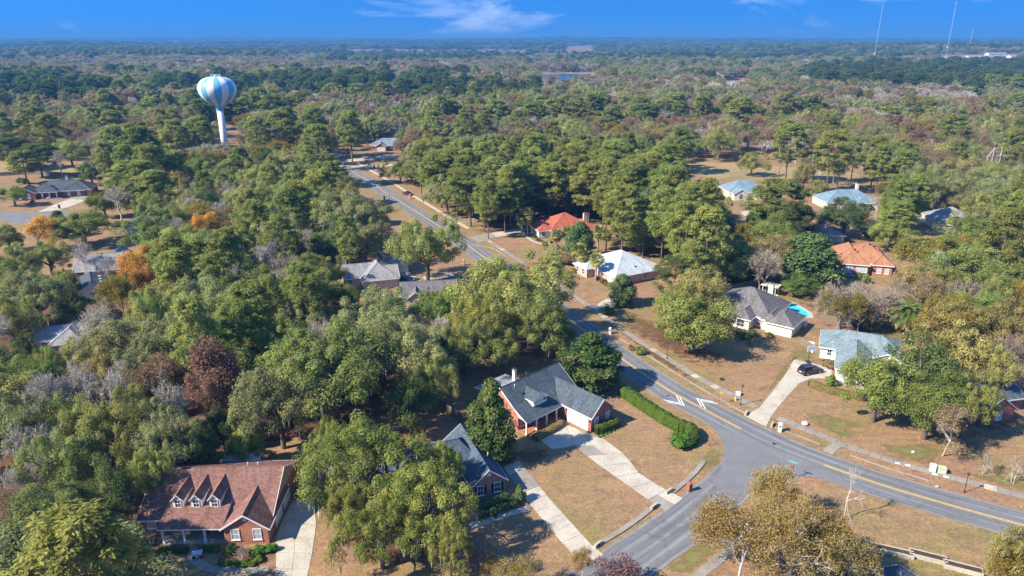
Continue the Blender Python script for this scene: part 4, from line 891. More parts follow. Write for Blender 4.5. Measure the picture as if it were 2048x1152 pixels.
# 2. slate-grey brick house with the white garage door
h = House('brick_house', 'red brick house with slate grey roof, white garage door and wide dormer', 2.3, 101.0, 43.2, 'brick_red', 'roof_slate', radius=11, cx=7, cy=2)
h.wing(0.1, 14.0, 2.0, 10.4, 3.62, 'x', 0.70, over=0.45, wall='brick_orange', z0=0)
h.slab([(-0.2, -0.35, 2.62), (8.6, -0.35, 2.62), (8.6, 3.2, 4.40), (-0.2, 3.2, 4.40)])
h.wing(8.6, 14.25, -6.7, 6.2, 2.95, 'y', 0.84, ('gable', 'hip'), over=0.22, hipk=0.2)
h.box('porch_floor', 0.1, 8.6, 0.0, 1.98, 0.0, 0.16, 'terracotta')
for x in (0.15, 2.5, 4.9, 7.3): h.column(x, 0.02, 2.6, 0.2)
MB().add([(0.1, -0.05, 2.55), (0.1, 2.0, 2.55), (0.1, 2.0, 3.6)], [(2, 1, 0)]).build('porch_gable', 'white_siding', h.o)
h.dormer(4.75, 1.5, 3.9, 3.2, 0.72, 0.62, 5.9)
for x in (3.7, 4.75, 5.8): h.window('f', x, 1.49, 4.0, 0.8, 0.6, None, 'pane_dark', 1, 1)
h.window('f', 1.3, 1.995, 0.7, 0.95, 1.6, None, 'pane_dark'); h.window('f', 3.2, 1.995, 0.7, 0.95, 1.6, None, 'pane_dark'); h.door('f', 5.4, 1.995); h.window('f', 7.2, 1.995, 0.7, 0.95, 1.6, None, 'pane_dark')
h.garage('l', 8.595, -3.75, 4.4, 2.05); h.window('f', 9.9, -6.705, 0.75, 0.85, 1.6); h.window('f', 12.8, -6.705, 0.75, 0.85, 1.6)
h.slab([(1.6, 10.7, 3.15), (9.2, 10.7, 3.15), (9.2, 15.0, 2.75), (1.6, 15.0, 2.75)], 'roof_flat'); h.box('rear_wall', 1.9, 9.0, 10.41, 14.7, 0, 2.6, 'brick_red')
h.chimney(8.2, 11.4, 2.4, 5.2, 0.6, 0.6); h.vent(3.2, 4.2, 5.1, 'b'); h.vent(2.6, 5.5, 6.0); h.box('wall_lamp', 8.45, 8.59, -1.2, -1.05, 1.9, 2.2, 'dark_metal'); h.box('wall_lamp', 8.45, 8.59, -6.5, -6.35, 1.9, 2.2, 'dark_metal')
# 3. navy-roofed brick house under the mossy oak
h = House('brick_house', 'rose brick house with navy shingles and black shutters, half under the mossy oak', -5.6, 83.6, 21.5, 'brick_rose', 'roof_navy', radius=8, cx=0, cy=6)
h.wing(0, 5.0, 0, 13.0, 2.75, 'y', 0.80, over=0.4); h.wing(-13.5, 3.0, 3.6, 12.6, 2.75, 'x', 0.60, ('gable', 'hip'), hipk=0.6); h.wing(-9.5, -5.2, 0.6, 6.0, 2.75, 'y', 0.6, ('gable', 'hip'), hipk=0.2, walls=False)
for x in (-9.3, -5.5): h.column(x, 0.75, 2.55, 0.24)
MB().add([(-9.4, 0.66, 2.6), (-5.3, 0.66, 2.6), (-7.35, 0.66, 3.75)], [(0, 1, 2)]).build('porch_gable', 'white_siding', h.o)
h.window('f', 1.2, -0.005, 0.75, 0.85, 1.45, 'shutter_dark', 'pane_dark'); h.window('f', 3.75, -0.005, 0.75, 0.85, 1.45, 'shutter_dark', 'pane_dark'); h.window('f', -3.4, 3.595, 0.7, 0.85, 1.5, 'shutter_dark', 'pane_dark'); h.window('f', -8.3, 3.595, 0.5, 0.8, 1.9, 'shutter_dark', 'pane_dark'); h.door('f', -6.9, 3.595)
h.box('attic_vent', 2.25, 2.75, -0.07, -0.01, 3.6, 4.1, 'white_trim'); h.vent(4.1, 5.0, 3.6); h.vent(4.0, 7.5, 3.7, 'b'); h.vent(3.8, 9.0, 3.9, 'b'); h.box('porch_floor', -9.6, -5.2, 0.7, 3.59, 0, 0.15, 'concrete')
# 4. grey hip-roofed house beside the swimming pool
h = House('stucco_house', 'cream house with dark grey hip roof beside the swimming pool', 59.1, 143.6, -38, 'cream_stucco', 'roof_grey', radius=13, cx=-7, cy=6)
h.wing(-16.5, -2.2, 1.4, 14.5, 2.8, 'x', 0.60, ('hip', 'hip')); h.wing(-9.7, -5.8, -2.0, 6.0, 2.8, 'y', 0.60, ('hip', 'hip')); h.wing(-3.8, -0.9, 0.4, 8.0, 2.8, 'y', 0.62, ('hip', 'hip')); h.wing(-2.4, 3.2, -0.6, 7.6, 2.8, 'y', 0.60, ('hip', 'hip'))
h.window('f', -7.75, -2.005, 0.5, 1.7, 1.5, None, 'pane_dark', 2, 2, arch=True); h.window('f', -4.6, 0.9, 0.6, 0.9, 1.6, None, 'pane_dark'); h.window('r', 3.205, 4.6, 0.9, 0.9, 1.4); h.window('r', 3.205, 6.3, 0.9, 1.0, 1.4); h.window('f', -12.5, 1.395, 0.7, 1.0, 1.5, None, 'pane_dark'); h.window('l', -16.505, 5, 0.7, 1.0, 1.5)
h.box('meter_wall', 3.4, 3.9, 7.7, 8.6, 0, 1.3, 'white_siding'); h.chimney(-6.6, 13.6, 2.3, 6.6, 1.2, 0.8, 'cream_stucco')
# 5. teal-roofed white house behind the dark car
h = House('stucco_house', 'white house with pale teal roof behind the parked black car', 63.4, 131.2, -25, 'white_siding', 'roof_teal', radius=10, cx=7, cy=1)
h.wing(0, 15.5, 0, 9.0, 2.8, 'x', 0.52, ('hip', 'hip')); h.wing(3.2, 9.6, -9.6, 5.0, 2.8, 'y', 0.52, ('hip', 'hip')); h.wing(9.0, 15.0, -2.5, 6, 2.8, 'y', 0.5, ('gable', 'hip'), hipk=0.3)
h.window('f', 1.7, -0.005, 0.9, 0.75, 1.2, None, 'pane_dark'); h.garage('l', 3.195, -5.2, 4.8); h.window('f', 6.3, -9.605, 0.8, 1.0, 1.4, None, 'pane_dark'); h.window('l', -0.005, 4.5, 0.8, 0.8, 1.4)
# 6. pale metal-roofed house
h = House('brick_house', 'pale brick house with a big white-blue hip roof', 27.4, 175.0, 29, 'brick_pale', 'roof_pale', radius=12, cx=8, cy=8)
h.wing(0, 16.6, 0, 17.0, 2.8, 'y', 0.46, ('hip', 'hip'), hipk=0.95); h.wing(-2.6, 7, 9.5, 15.5, 2.8, 'x', 0.42, ('hip', 'hip'))
h.window('l', -2.605, 14.0, 0.7, 1.0, 1.5, None, 'pane_dark'); h.window('l', -2.605, 11.3, 0.7, 1.0, 1.5, None, 'pane_dark'); h.window('l', -0.005, 2.6, 0.6, 1.7, 1.7); h.window('f', 4, -0.005, 0.8, 1.2, 1.4, None, 'pane_dark'); h.window('f', 10, -0.005, 0.8, 1.2, 1.4, None, 'pane_dark'); h.door('l', -0.005, 7.4)
for y in (6.1, 8.7): h.column(-0.32, y, 2.5, 0.2)
h.vent(12.6, 4.3, 4.7, 'b'); h.vent(8, 2.0, 3.8, 'b'); MB().tube([(12.2, 8.2, 4.6), (12.2, 8.2, 5.6), (13.4, 7.4, 5.2), (13.9, 7.0, 4.8)], 0.07, 6).build('vent_pipe', 'dark_metal', h.o)
# 7. red-roofed house
h = House('stucco_house', 'cream house with red tile roof among the palms', 8.9, 222.4, 17, 'cream_stucco', 'roof_red', radius=12, cx=10, cy=6)
h.wing(0, 5.4, 0, 9.0, 2.8, 'y', 0.5, ('hip', 'hip')); h.wing(4.2, 18.0, -0.8, 12.5, 2.9, 'x', 0.56, ('hip', 'hip')); h.wing(12.5, 19.0, -3.6, 6.0, 2.9, 'y', 0.62, ('hip', 'hip')); h.chimney(19.3, 7.5, 0, 5.4, 1.3, 0.9, 'cream_stucco')
h.window('f', 1.5, -0.005, 0.7, 1.1, 1.2, None, 'pane_dark', arch=True); h.window('l', -0.005, 2.5, 0.7, 1.1, 1.3, None, 'pane_dark'); h.window('f', 8.6, -0.805, 0.7, 1.1, 1.4, None, 'pane_dark'); h.door('f', 11.0, -0.805); h.vent(15, 5, 5.5, 'b')
# 8. orange-roofed house
h = House('brick_house', 'brick house with broad orange shingle roof and white rear windows', 91.8, 187.6, -15, 'brick_orange', 'roof_orange', radius=12, cx=6, cy=6)
h.wing(0, 7.2, -2.4, 13.5, 3.6, 'y', 0.72, ('hip', 'hip')); h.wing(2, 13.0, -0.6, 11.0, 3.6, 'x', 0.72, ('hip', 'hip')); h.wing(8.6, 13.4, -1.4, 12.0, 3.6, 'y', 0.80, ('hip', 'hip'))
for x in (1.6, 2.7): h.window('f', x, -2.405, 0.9, 0.95, 1.9, None, 'pane_pale', 2, 3)
for x in (4.6, 5.6, 6.5): h.window('f', x, -2.405, 1.2, 0.8, 1.5, None, 'pane_pale', 2, 3)
h.window('f', 10.2, -1.405, 0.9, 1.0, 1.6); h.window('f', 12.2, -1.405, 0.9, 0.9, 1.6); h.box('deck', 0.0, 7.0, -5.2, -2.42, 0.0, 0.55, 'fence_wood')
for i in range(9): h.box('baluster', 0.05 + 0.85 * i, 0.15 + 0.85 * i, -5.2, -5.1, 0.55, 1.45, 'fence_wood')
h.box('deck_rail', 0.0, 7.0, -5.22, -5.08, 1.45, 1.53, 'fence_wood'); h.vent(4.0, 1.5, 6.4, 'b'); h.vent(8.0, 4.5, 7.4, 'b'); h.vent(9.5, 4.3, 7.0, 'b')
# 9, 10. taupe and dark roofed houses by the big roadside oak
h = House('sided_house', 'taupe sided house with grey roof and tall chimney behind the roadside oak', -38.6, 171.6, 18, 'pink_siding', 'roof_lightgrey', radius=11, cx=4, cy=7)
h.wing(0, 9.0, 0, 12.0, 3.0, 'y', 0.66, ('hip', 'hip')); h.wing(4.5, 9.4, 1.0, 8.0, 3.0, 'x', 0.6, ('gable', 'gable')); h.wing(-4.5, 5, 3.5, 10.5, 3.0, 'x', 0.7, ('gable', 'hip'), hipk=0.5); h.wing(7.5, 14.0, 12.0, 18.5, 2.8, 'x', 0.5, ('hip', 'gable'))
h.window('f', 6.9, -0.005, 1.1, 0.45, 0.6, None, 'pane_dark'); h.window('f', 2.4, -0.005, 0.7, 1.0, 1.5); h.window('f', -3.0, 3.495, 0.7, 1.0, 1.5, None, 'pane_dark'); h.garage('f', 11.4, 11.995, 4.4); h.chimney(-3.6, 11.0, 0, 6.6, 1.2, 0.9, 'pink_siding'); h.window('r', 9.405, 3.4, 0.8, 1.0, 1.4)
for z in range(9): h.box('quoin', 9.34, 9.46, 0.94, 1.3, 0.1 + 0.31 * z, 0.34 + 0.31 * z, 'white_trim')
h = House('sided_house', 'dark grey roofed house between the roadside oak and the mossy woodland', -27.0, 160.4, 8, 'pink_siding', 'roof_grey', radius=9, cx=6, cy=4)
h.wing(0, 13.5, 0, 8.0, 2.8, 'x', 0.55, ('gable', 'gable')); h.wing(1.6, 5.4, -1.6, 5, 2.8, 'y', 0.8, ('gable', 'hip'), hipk=0.3, over=0.35)
h.window('f', 3.5, -1.605, 0.7, 1.0, 1.4, None, 'pane_dark'); h.window('f', 9, -0.005, 0.7, 1.0, 1.4)
# left of the picture
h = House('brick_house', 'red brick house with white portico across the cul-de-sac', -201.5, 279.0, 16, 'brick_red', 'roof_charcoal', radius=16, cx=12, cy=6)
h.wing(0, 7.6, 0, 9, 2.9, 'y', 0.55, ('gable', 'hip'), hipk=0.4); h.wing(5, 27, 3.5, 14.5, 2.9, 'x', 0.55, ('hip', 'hip')); h.wing(9.5, 15.5, 0.4, 8, 3.1, 'y', 0.55, ('hip', 'hip'), walls=False); h.wing(17, 25, 2.4, 10, 2.9, 'y', 0.5, ('hip', 'hip'))
for x in (9.9, 12.5, 15.1): h.column(x, 0.9, 2.9, 0.4)
for x in (2.2, 5.4): h.window('f', x, -0.005, 0.7, 0.9, 1.5, None, 'pane_pale', arch=True)
h.window('f', 19.2, 2.395, 0.6, 1.2, 1.7, 'shutter_dark'); h.window('f', 22.8, 2.395, 0.6, 1.2, 1.7, 'shutter_dark'); h.door('f', 12.5, 3.49); h.chimney(17, 11, 3, 7.4); h.box('porch_floor', 9.4, 16.6, 0.2, 3.4, 0, 0.3, 'concrete')
h = House('brick_house', 'brick house with slate roof cut by the edge beside the white portico house', -232.0, 283.0, 8, 'brick_red', 'roof_slate', radius=11, cx=5, cy=5); h.wing(-6, 12, 0, 11, 2.9, 'x', 0.55, ('hip', 'hip')); h.window('f', 8.5, -0.005, 0.7, 1.1, 1.5); h.window('f', 3, -0.005, 0.7, 1.1, 1.5)
h = House('sided_house', 'blue-grey roofed house half hidden by green trees near the cul-de-sac', G(254, 472).x, G(254, 472).y, 20, 'white_siding', 'roof_slate', radius=9, cx=8, cy=5); h.wing(0, 15, 0, 10, 2.9, 'x', 0.55, ('hip', 'hip')); h.window('f', 2.5, -0.005, 0.7, 1.0, 1.5); h.column(-0.4, -0.3, 2.6)
h = House('brick_house', 'brick house with grey gable roof between two bare trees', G(152, 562).x, G(152, 562).y, 14, 'brick_red', 'roof_lightgrey', radius=11, cx=5, cy=6); h.wing(0, 13, 0, 8, 3.0, 'x', 0.8, ('gable', 'gable')); h.wing(5.5, 12, 3, 14, 3.0, 'y', 0.8, ('hip', 'gable')); h.window('f', 3, -0.005, 0.8, 1.0, 1.4, None, 'pane_dark'); h.window('f', 8, -0.005, 0.8, 1.0, 1.4, None, 'pane_dark'); h.vent(8.5, 1.8, 4.9); h.vent(9.2, 2.6, 5.5)
h = House('sided_house', 'small white gabled house with dark roof and skylights in the woods', G(158, 606).x, G(158, 606).y, 32, 'white_siding', 'roof_charcoal', radius=7, cx=4, cy=4); h.wing(0, 7, 0, 11, 2.8, 'y', 0.5, ('gable', 'gable')); h.window('f', 3.5, -0.005, 0.9, 1.4, 1.3, None, 'pane_dark')
for y in (3, 5.5, 8): h.box('skylight', 5.0, 5.9, y, y + 1.0, 3.55, 3.72, 'pane_pale')
h = House('sided_house', 'pale grey roofed house deep in the mossy woods', G(66, 712).x, G(66, 712).y, 18, 'tan_siding', 'roof_lightgrey', radius=8, cx=5, cy=4); h.wing(0, 11, 1.5, 8, 2.8, 'x', 0.5, ('gable', 'gable')); h.wing(4, 10, -1.5, 5, 2.8, 'y', 0.62, ('hip', 'gable')); h.window('f', 2, 1.495, 0.8, 1, 1.3, None, 'pane_dark'); h.window('f', 7, -1.505, 0.8, 1, 1.3, None, 'pane_dark')
# right of the picture
h = House('brick_house', 'red brick house with blue-grey roof at the edge beyond the mossy oaks', 78.0, 104.0, 12, 'brick_red', 'roof_slate', radius=9, cx=6, cy=5); h.wing(0, 13, 3, 14, 2.8, 'x', 0.55, ('gable', 'gable')); h.wing(2.0, 8, 0, 8, 2.8, 'y', 0.75, ('gable', 'hip'), hipk=0.3); h.window('f', 5, -0.005, 0.8, 1.1, 1.4, None, 'pane_pale'); h.window('l', -0.005, 8, 0.8, 1.1, 1.4)
h = House('sided_house', 'grey roofed house below the open lawn, cut by the lower edge', 31.0, 57.3, -18, 'white_siding', 'roof_slate', radius=9, cx=6, cy=4); h.wing(0, 15, 0, 9.5, 2.8, 'x', 0.5, ('gable', 'gable')); h.wing(8, 13.5, 5, 12.5, 2.8, 'y', 0.5, ('hip', 'gable'))
h.window('b', 3, 9.505, 0.8, 1.1, 1.4); h.window('b', 10.5, 12.505, 0.8, 1.1, 1.4)
h = House('stucco_house', 'blue roofed pale house beside the golf fairway', 89.5, 281.0, 4, 'cream_stucco', 'roof_blue', radius=11, cx=8, cy=6); h.wing(0, 16, 2, 15, 3.0, 'x', 0.55, ('hip', 'hip')); h.wing(0.5, 6, -1.5, 8, 3.0, 'y', 0.6, ('gable', 'hip'), hipk=0.4); h.wing(10, 15.5, -1.5, 8, 3.0, 'y', 0.6, ('gable', 'hip'), hipk=0.4); h.window('f', 3.2, -1.505, 0.6, 1.5, 1.6, None, 'pane_dark', arch=True); h.window('f', 12.7, -1.505, 0.6, 1.5, 1.6, None, 'pane_dark')
h = House('stucco_house', 'wide blue roofed house with white chimney and tall arched window', 121.0, 262.5, 2, 'cream_stucco', 'roof_blue', radius=13, cx=9, cy=6); h.wing(0, 20, 1, 14, 3.0, 'x', 0.55, ('hip', 'hip')); h.wing(11.0, 15.5, -1.2, 7, 3.2, 'y', 0.6, ('hip', 'hip')); h.window('f', 13.2, -1.205, 0.4, 2.2, 1.9, None, 'pane_dark', 2, 4, arch=True); h.window('f', 3, 0.995, 0.6, 1.4, 1.6, None, 'pane_dark'); h.window('f', 17.6, 0.995, 0.6, 1.4, 1.6, None, 'pane_dark'); h.chimney(15.5, 10.5, 3, 8.2, 1.0, 0.9)
h = House('stucco_house', 'cream house with grey hip roof and pale forecourt', 144.5, 231.0, -12, 'cream_stucco', 'roof_lightgrey', radius=11, cx=8, cy=7); h.wing(0, 14, 4, 16, 3.0, 'y', 0.55, ('hip', 'hip')); h.wing(1, 10, 0, 8, 3.0, 'y', 0.6, ('hip', 'hip')); h.wing(5.5, 8.5, -1.0, 4, 3.0, 'y', 0.6, ('gable', 'hip'), hipk=0.3); h.window('f', 7, -1.005, 0.4, 1.4, 1.9, None, 'pane_pale'); h.garage('l', 0.995, 3.5, 4.6)
h = House('brick_house', 'dark roofed brick house in shade behind the tall pine', 66.5, 217.5, 30, 'brick_red', 'roof_charcoal', radius=9, cx=6, cy=5); h.wing(0, 13, 0, 10, 2.8, 'x', 0.5, ('hip', 'hip')); h.window('f', 4, -0.005, 0.7, 1.0, 1.4); h.window('f', 9, -0.005, 0.7, 1.0, 1.4)
h = House('sided_house', 'small grey roofed house half hidden between pine and evergreen', 95.5, 218.0, -8, 'tan_siding', 'roof_lightgrey', radius=8, cx=5, cy=4); h.wing(0, 11, 0, 9, 2.8, 'x', 0.45, ('hip', 'hip')); h.window('f', 5, -0.005, 0.7, 1.0, 1.4)
h = House('brick_house', 'teal roofed house beyond the bend in the road', G(742, 302).x, G(742, 302).y, 5, 'brick_orange', 'roof_teal', radius=14, cx=10, cy=6); h.wing(0, 20, 2, 14, 3.0, 'x', 0.55, ('hip', 'hip')); h.wing(3, 9, -2, 8, 3.0, 'y', 0.6, ('gable', 'hip'), hipk=0.3); h.garage('f', 6, -2.005, 4.6); h.window('f', 14, 1.995, 0.7, 1.2, 1.5)
h = House('sided_house', 'white house glimpsed among trees above the portico house', -143.0, 294.0, 0, 'white_siding', 'roof_slate', radius=8, cx=5, cy=4); h.wing(0, 10, 0, 8, 3.0, 'x', 0.5, ('gable', 'gable')); h.window('f', 3, -0.005, 0.7, 1.1, 1.5, None, 'pane_dark'); h.window('f', 7, -0.005, 0.7, 1.1, 1.5, None, 'pane_dark')
# farther houses seen in gaps between the trees
FAR_HOUSES = [(785, 213, 9, 'white_siding', 'roof_grey', 'far white house at the end of the straight lane'), (716, 205, 5, 'white_siding', 'roof_charcoal', 'far white gabled house with dark roof beside the dark pines'), (1193, 214, 10, 'brick_orange', 'roof_orange', 'far house with orange gable roof in the mauve woods'),
              (1243, 163, 4, 'brick_orange', 'roof_red', 'far small house with red roof near the pond'), (1120, 204, 0, 'cream_stucco', 'roof_orange', 'far tan house under the dark trees'), (1448, 175, 12, 'white_siding', 'roof_lightgrey', 'far white house, first of the clearing cluster'),
              (1486, 168, -6, 'brick_pale', 'roof_brown', 'far pale house above the clearing cluster'), (1500, 180, 5, 'white_siding', 'roof_grey', 'far white house, last of the clearing cluster'), (1572, 150, 8, 'white_siding', 'roof_lightgrey', 'far white house high above the clearing cluster'),
              (565, 205, 4, 'white_siding', 'roof_slate', 'far house beside the water tower stem'), (1590, 202, 0, 'white_siding', 'roof_teal', 'far tiny white house among pale oaks'), (1873, 197, 6, 'white_siding', 'roof_slate', 'far blue-grey roofed house in the mauve oaks'),
              (1690, 232, 3, 'tan_siding', 'roof_lightgrey', 'far grey roofed house in the bare woods'), (1320, 162, 3, 'white_siding', 'roof_lightgrey', 'far pale house right of the pond'), (226, 152, 3, 'white_siding', 'roof_grey', 'far pale house left of the water tower'), (12, 248, 6, 'tan_siding', 'roof_charcoal', 'dark roofed house by the woodland edge near the cables')]
for u, v, rot, wl_, rf_, lab in FAR_HOUSES:
    P = G(u, v); h = House('far_house', lab, P.x, P.y, rot, wl_, rf_, radius=10, cx=7, cy=4); h.o.location.z = terr(P.x, P.y) + 0.5; s_ = 1.0 + P.length / 5000; h.o.scale = (s_, s_, s_)
    h.wing(0, 14, 0, 8, 3.2, 'x', 0.6, ('gable', 'gable'), cap=False); h.wing(8, 12.5, -2.2, 5, 3.2, 'y', 0.7, ('gable', 'hip'), hipk=0.3, cap=False); h.window('f', 3, -0.005, 0.8, 1.3, 1.5, None, 'pane_dark'); h.window('f', 10.2, -2.205, 0.8, 1.3, 1.5, None, 'pane_dark')
for i, (u, v, w) in enumerate([(1876, 125, 30), (1902, 126, 50), (1935, 125, 70), (1975, 123, 60), (2020, 126, 40)]):
    P = G(u, v); k = P.length / FPX; h = House('far_shed', ['first', 'second', 'third', 'fourth', 'fifth'][i] + ' long white roof from the tall mast in the far row', P.x, P.y, -6 + 5 * i, 'white_siding', 'roof_lightgrey', radius=6, cx=w * k / 2, cy=8, cat='shed'); h.o.location.z = terr(P.x, P.y) + 1.0
    h.wing(0, w * k * 0.55, 0, 16, 7.0, 'x', 0.5, ('gable', 'gable'), cap=False); h.window('f', w * k * 0.12, -0.005, 3, 3.0, 3.0, None, 'pane_dark'); h.door('f', w * k * 0.35, -0.005, 0.1, 3, 4)
# ------------------------------------------------------------------ water tower
def lathe_sector(prof, a0, a1, n, off):
    vs = []
    for r, z in prof:
        for k in range(n + 1): t = a0 + (a1 - a0) * k / n; vs.append(((r + off) * math.cos(t), (r + off) * math.sin(t), z))
    m = n + 1
    return MB().add(vs, [(i * m + k, i * m + k + 1, (i + 1) * m + k + 1, (i + 1) * m + k) for i in range(len(prof) - 1) for k in range(n)])
TW = G(453, 315)
tw = thing('water_tower', 'tall water tower with blue and white striped balloon tank', 'water tower', TW)
prof = [(r * 9.9, z) for r, z in [(0.185, 26.2), (0.20, 26.8), (0.27, 27.6), (0.40, 28.5), (0.56, 29.6), (0.71, 30.9), (0.84, 32.4), (0.94, 34.0), (0.995, 36.0), (1.0, 37.2), (0.96, 38.8), (0.87, 40.3), (0.73, 41.5), (0.54, 42.3), (0.32, 42.8), (0.10, 43.0)]]
tank = lathe_sector(prof, 0, 2 * math.pi, 64, 0.0).build('tank', 'tower_white', tw, smooth=True)
for k in range(8):
    a = R(-67 - 11.25) + 2 * math.pi * k / 8; lathe_sector(prof[2:], a, a + 2 * math.pi / 16, 6, 0.03).build('blue_stripe', 'tower_blue', tank, smooth=True)
MB().lathe([(3.2, 0), (2.4, 1.6), (1.8, 3.5), (1.7, 9.0), (1.7, 26.4)], 32).build('stem', 'tower_white', tw, smooth=True)
lathe_sector([(1.80, 25.4), (1.95, 26.4), (2.1, 27.0), (2.75, 27.7)], 0, 2 * math.pi, 32, 0.05).build('collar', 'tower_blue', tw, smooth=True)
MB().lathe([(0.9, 42.8), (0.9, 43.5), (0.5, 43.8)], 12).build('roof_vent', 'tower_blue', tw)
rail = MB(); n_ = 16
for k in range(n_):
    a, b = 2 * math.pi * k / n_, 2 * math.pi * (k + 1) / n_; rail.tube([(2.4 * math.cos(a), 2.4 * math.sin(a), 42.7), (2.4 * math.cos(a), 2.4 * math.sin(a), 43.9)], 0.05, 4); rail.tube([(2.4 * math.cos(a), 2.4 * math.sin(a), 43.9), (2.4 * math.cos(b), 2.4 * math.sin(b), 43.9)], 0.05, 4)
rail.build('railing', 'tower_white', tw); MB().tube([(2.26, -0.4, 3), (2.26, -0.4, 22)], 0.08, 4).build('ladder', 'steel', tw); MB().tube([(-1.2, -0.5, 42.8), (-1.2, -0.5, 45.2)], 0.06, 5).build('antenna', 'steel', tw)

# ------------------------------------------------------------------ guyed radio masts on the far ridge
def mast(u, vb, vt, dist, label, dish=None):
    P = G(u, 300); x = (u - 1024) / FPX; y0 = dist; base = Vector((x * dist, dist * 1.0, 0)); base = Vector((0, 0, 0))
    d = Vector((x, _C - (vb - 576) / FPX * _S, -_S - (vb - 576) / FPX * _C)); base = Vector((d.x, d.y, 0)) * (dist / d.y); zb = terr(base.x, base.y)
    # height so that the top stands at row vt
    lo, hi = 0.0, 900.0
    for _ in range(40):
        mid = (lo + hi) / 2
        if PX((base.x, base.y, mid))[1] > vt: lo = mid
        else: hi = mid
    H = lo - zb; t = thing('radio_mast', label, 'radio mast', (base.x, base.y, zb)); w = 0.85 * dist / 1800
    for k in range(3):
        a = 2 * math.pi * k / 3; MB().tube([(w * math.cos(a), w * math.sin(a), 0), (w * math.cos(a), w * math.sin(a), H)], 0.10 * dist / 1800, 4).build('leg', 'mast_paint', t)
    b = MB(); n = int(H / (w * 2.6)); c = [(w * math.cos(2 * math.pi * k / 3), w * math.sin(2 * math.pi * k / 3)) for k in range(3)]
    for i in range(n):
        z0, z1 = H * i / n, H * (i + 1) / n
        for k in range(3): p, q = c[k], c[(k + 1) % 3]; b.tube([(*p, z0), (*q, z1)], 0.045 * dist / 1800, 3); b.tube([(*p, z1), (*q, z1)], 0.04 * dist / 1800, 3)
    tag(b.build('lattice_bracing', 'mast_paint', t), kind='stuff')
    for k in range(3):
        a = 2 * math.pi * k / 3 + 0.5; MB().tube([(0, 0, H * 0.93), (H * 0.5 * math.cos(a), H * 0.5 * math.sin(a), 0)], 0.04 * dist / 1800, 3).build('guy_wire', 'wire_grey', t)
    if dish:
        for dv in dish:
            z = H * dv; m = icos(1.7 * dist / 1800, 2, (1, 0.5, 1)); o = m.build('dish', 'white_metal', t, (-w * 1.6, -w, z), smooth=True)
    MB().tube([(0, 0, H), (0, 0, H * 1.02)], 0.15 * dist / 1800, 4).build('top_spike', 'mast_paint', t)
mast(1750, 107, 9, 1750, 'tall lattice radio mast with a dish low on it', (0.17, 0.2)); mast(1890, 122, 3, 1500, 'tallest lattice radio mast above the white roofs', (0.33,)); mast(1939, 92, 58, 2600, 'shortest and farthest lattice radio mast')

# ------------------------------------------------------------------ power poles, transmission frames and cables
def pole(u, v, H, label, mat='wood_pole', arms=((0.93, 2.6),), r=0.17):
    P = G(u, v); t = thing('utility_pole', label, 'utility pole', P)
    MB().tube([(0, 0, 0), (0, 0, H)], [r, r * 0.65], 8).build('pole', mat, t)
    for f, w in arms:
        c = MB().box(-w / 2, w / 2, -0.07, 0.07, H * f, H * f + 0.16).build('crossarm', mat, t)
        for x in (-w * 0.45, 0, w * 0.45): MB().lathe([(0.05, 0), (0.09, 0.06), (0.05, 0.14), (0.09, 0.2), (0.04, 0.3)], 8, (0, 0)).build('insulator', 'white_metal', c, (x, 0, H * f + 0.16))
    return P, H
pl = [pole(345, 318, 16, 'wooden utility pole beside the steel frame near the water tower', 'pale_pole', ((0.97, 2.2),)), pole(1122, 315, 12, 'stout grey utility pole with transformers above the pines', 'pale_pole', ((0.95, 1.6), (0.8, 1.2)), 0.3), pole(1558, 352, 12, 'wooden utility pole on the golf fairway', 'wood_pole'), pole(1640, 349, 11.5, 'pale wooden pole right of the fairway oak, taller', 'pale_pole', ((0.93, 1.8),)), pole(1622, 345, 9, 'thin short pole beside the pale fairway pole', 'pale_pole', ((0.93, 1.2),), 0.11)]
tr_ = pl[1][0]; tf = bpy.data.objects['utility_pole.001']
for sx in (-0.55, 0.55): MB().lathe([(0.28, 9.0), (0.28, 10.0), (0.1, 10.15)], 10, (sx, 0)).build('transformer', 'utility_grey', tf)
def frame_tower(u, v, H, w, label, rot=0.0):
    t = thing('transmission_frame', label, 'power pylon', G(u, v), R(rot))
    for sx in (-1, 1):
        MB().tube([(sx * w * 0.5, 0, 0), (sx * w * 0.42, 0, H)], [0.2, 0.15], 8).build('leg', 'pale_pole', t)
        MB().tube([(sx * w * 0.42, 0, H * 0.98), (sx * w * 0.95, 0, H * 0.80)], 0.10, 6).build('brace', 'pale_pole', t)
        MB().tube([(sx * w * 0.95, 0, H * 0.80), (sx * w * 0.95, 0, H * 0.70)], 0.07, 6).build('insulator', 'white_metal', t)
    MB().tube([(-w * 0.98, 0, H * 0.80), (w * 0.98, 0, H * 0.80)], 0.12, 6).build('crossarm', 'pale_pole', t); MB().tube([(-w * 0.45, 0, H * 0.98), (w * 0.45, 0, H * 0.98)], 0.1, 6).build('crossarm', 'pale_pole', t)
    for sx in (-1, 1): MB().tube([(sx * w * 0.44, 0, H * 0.5), (-sx * w * 0.42, 0, H * 0.78)], 0.07, 5).build('cross_brace', 'pale_pole', t)
    MB().tube([(0, 0, H * 0.8), (0, 0, H * 0.68)], 0.07, 6).build('insulator', 'white_metal', t)
frame_tower(1978, 378, 18, 5.5, 'pale two-legged transmission frame standing above the right woods', 20); frame_tower(368, 321, 16, 5.0, 'two-legged transmission frame near the water tower', 10)
def cable(p0, p1, sag, label, n=40, r=0.045):
    p0, p1 = Vector(p0), Vector(p1); P = [p0.lerp(p1, k / n) - Vector((0, 0, sag * 4 * (k / n) * (1 - k / n))) for k in range(n + 1)]
    tag(MB().tube(P, r, 3).build('power_cable', 'wire_grey'), label, 'cable', 'power cables across the corridor')
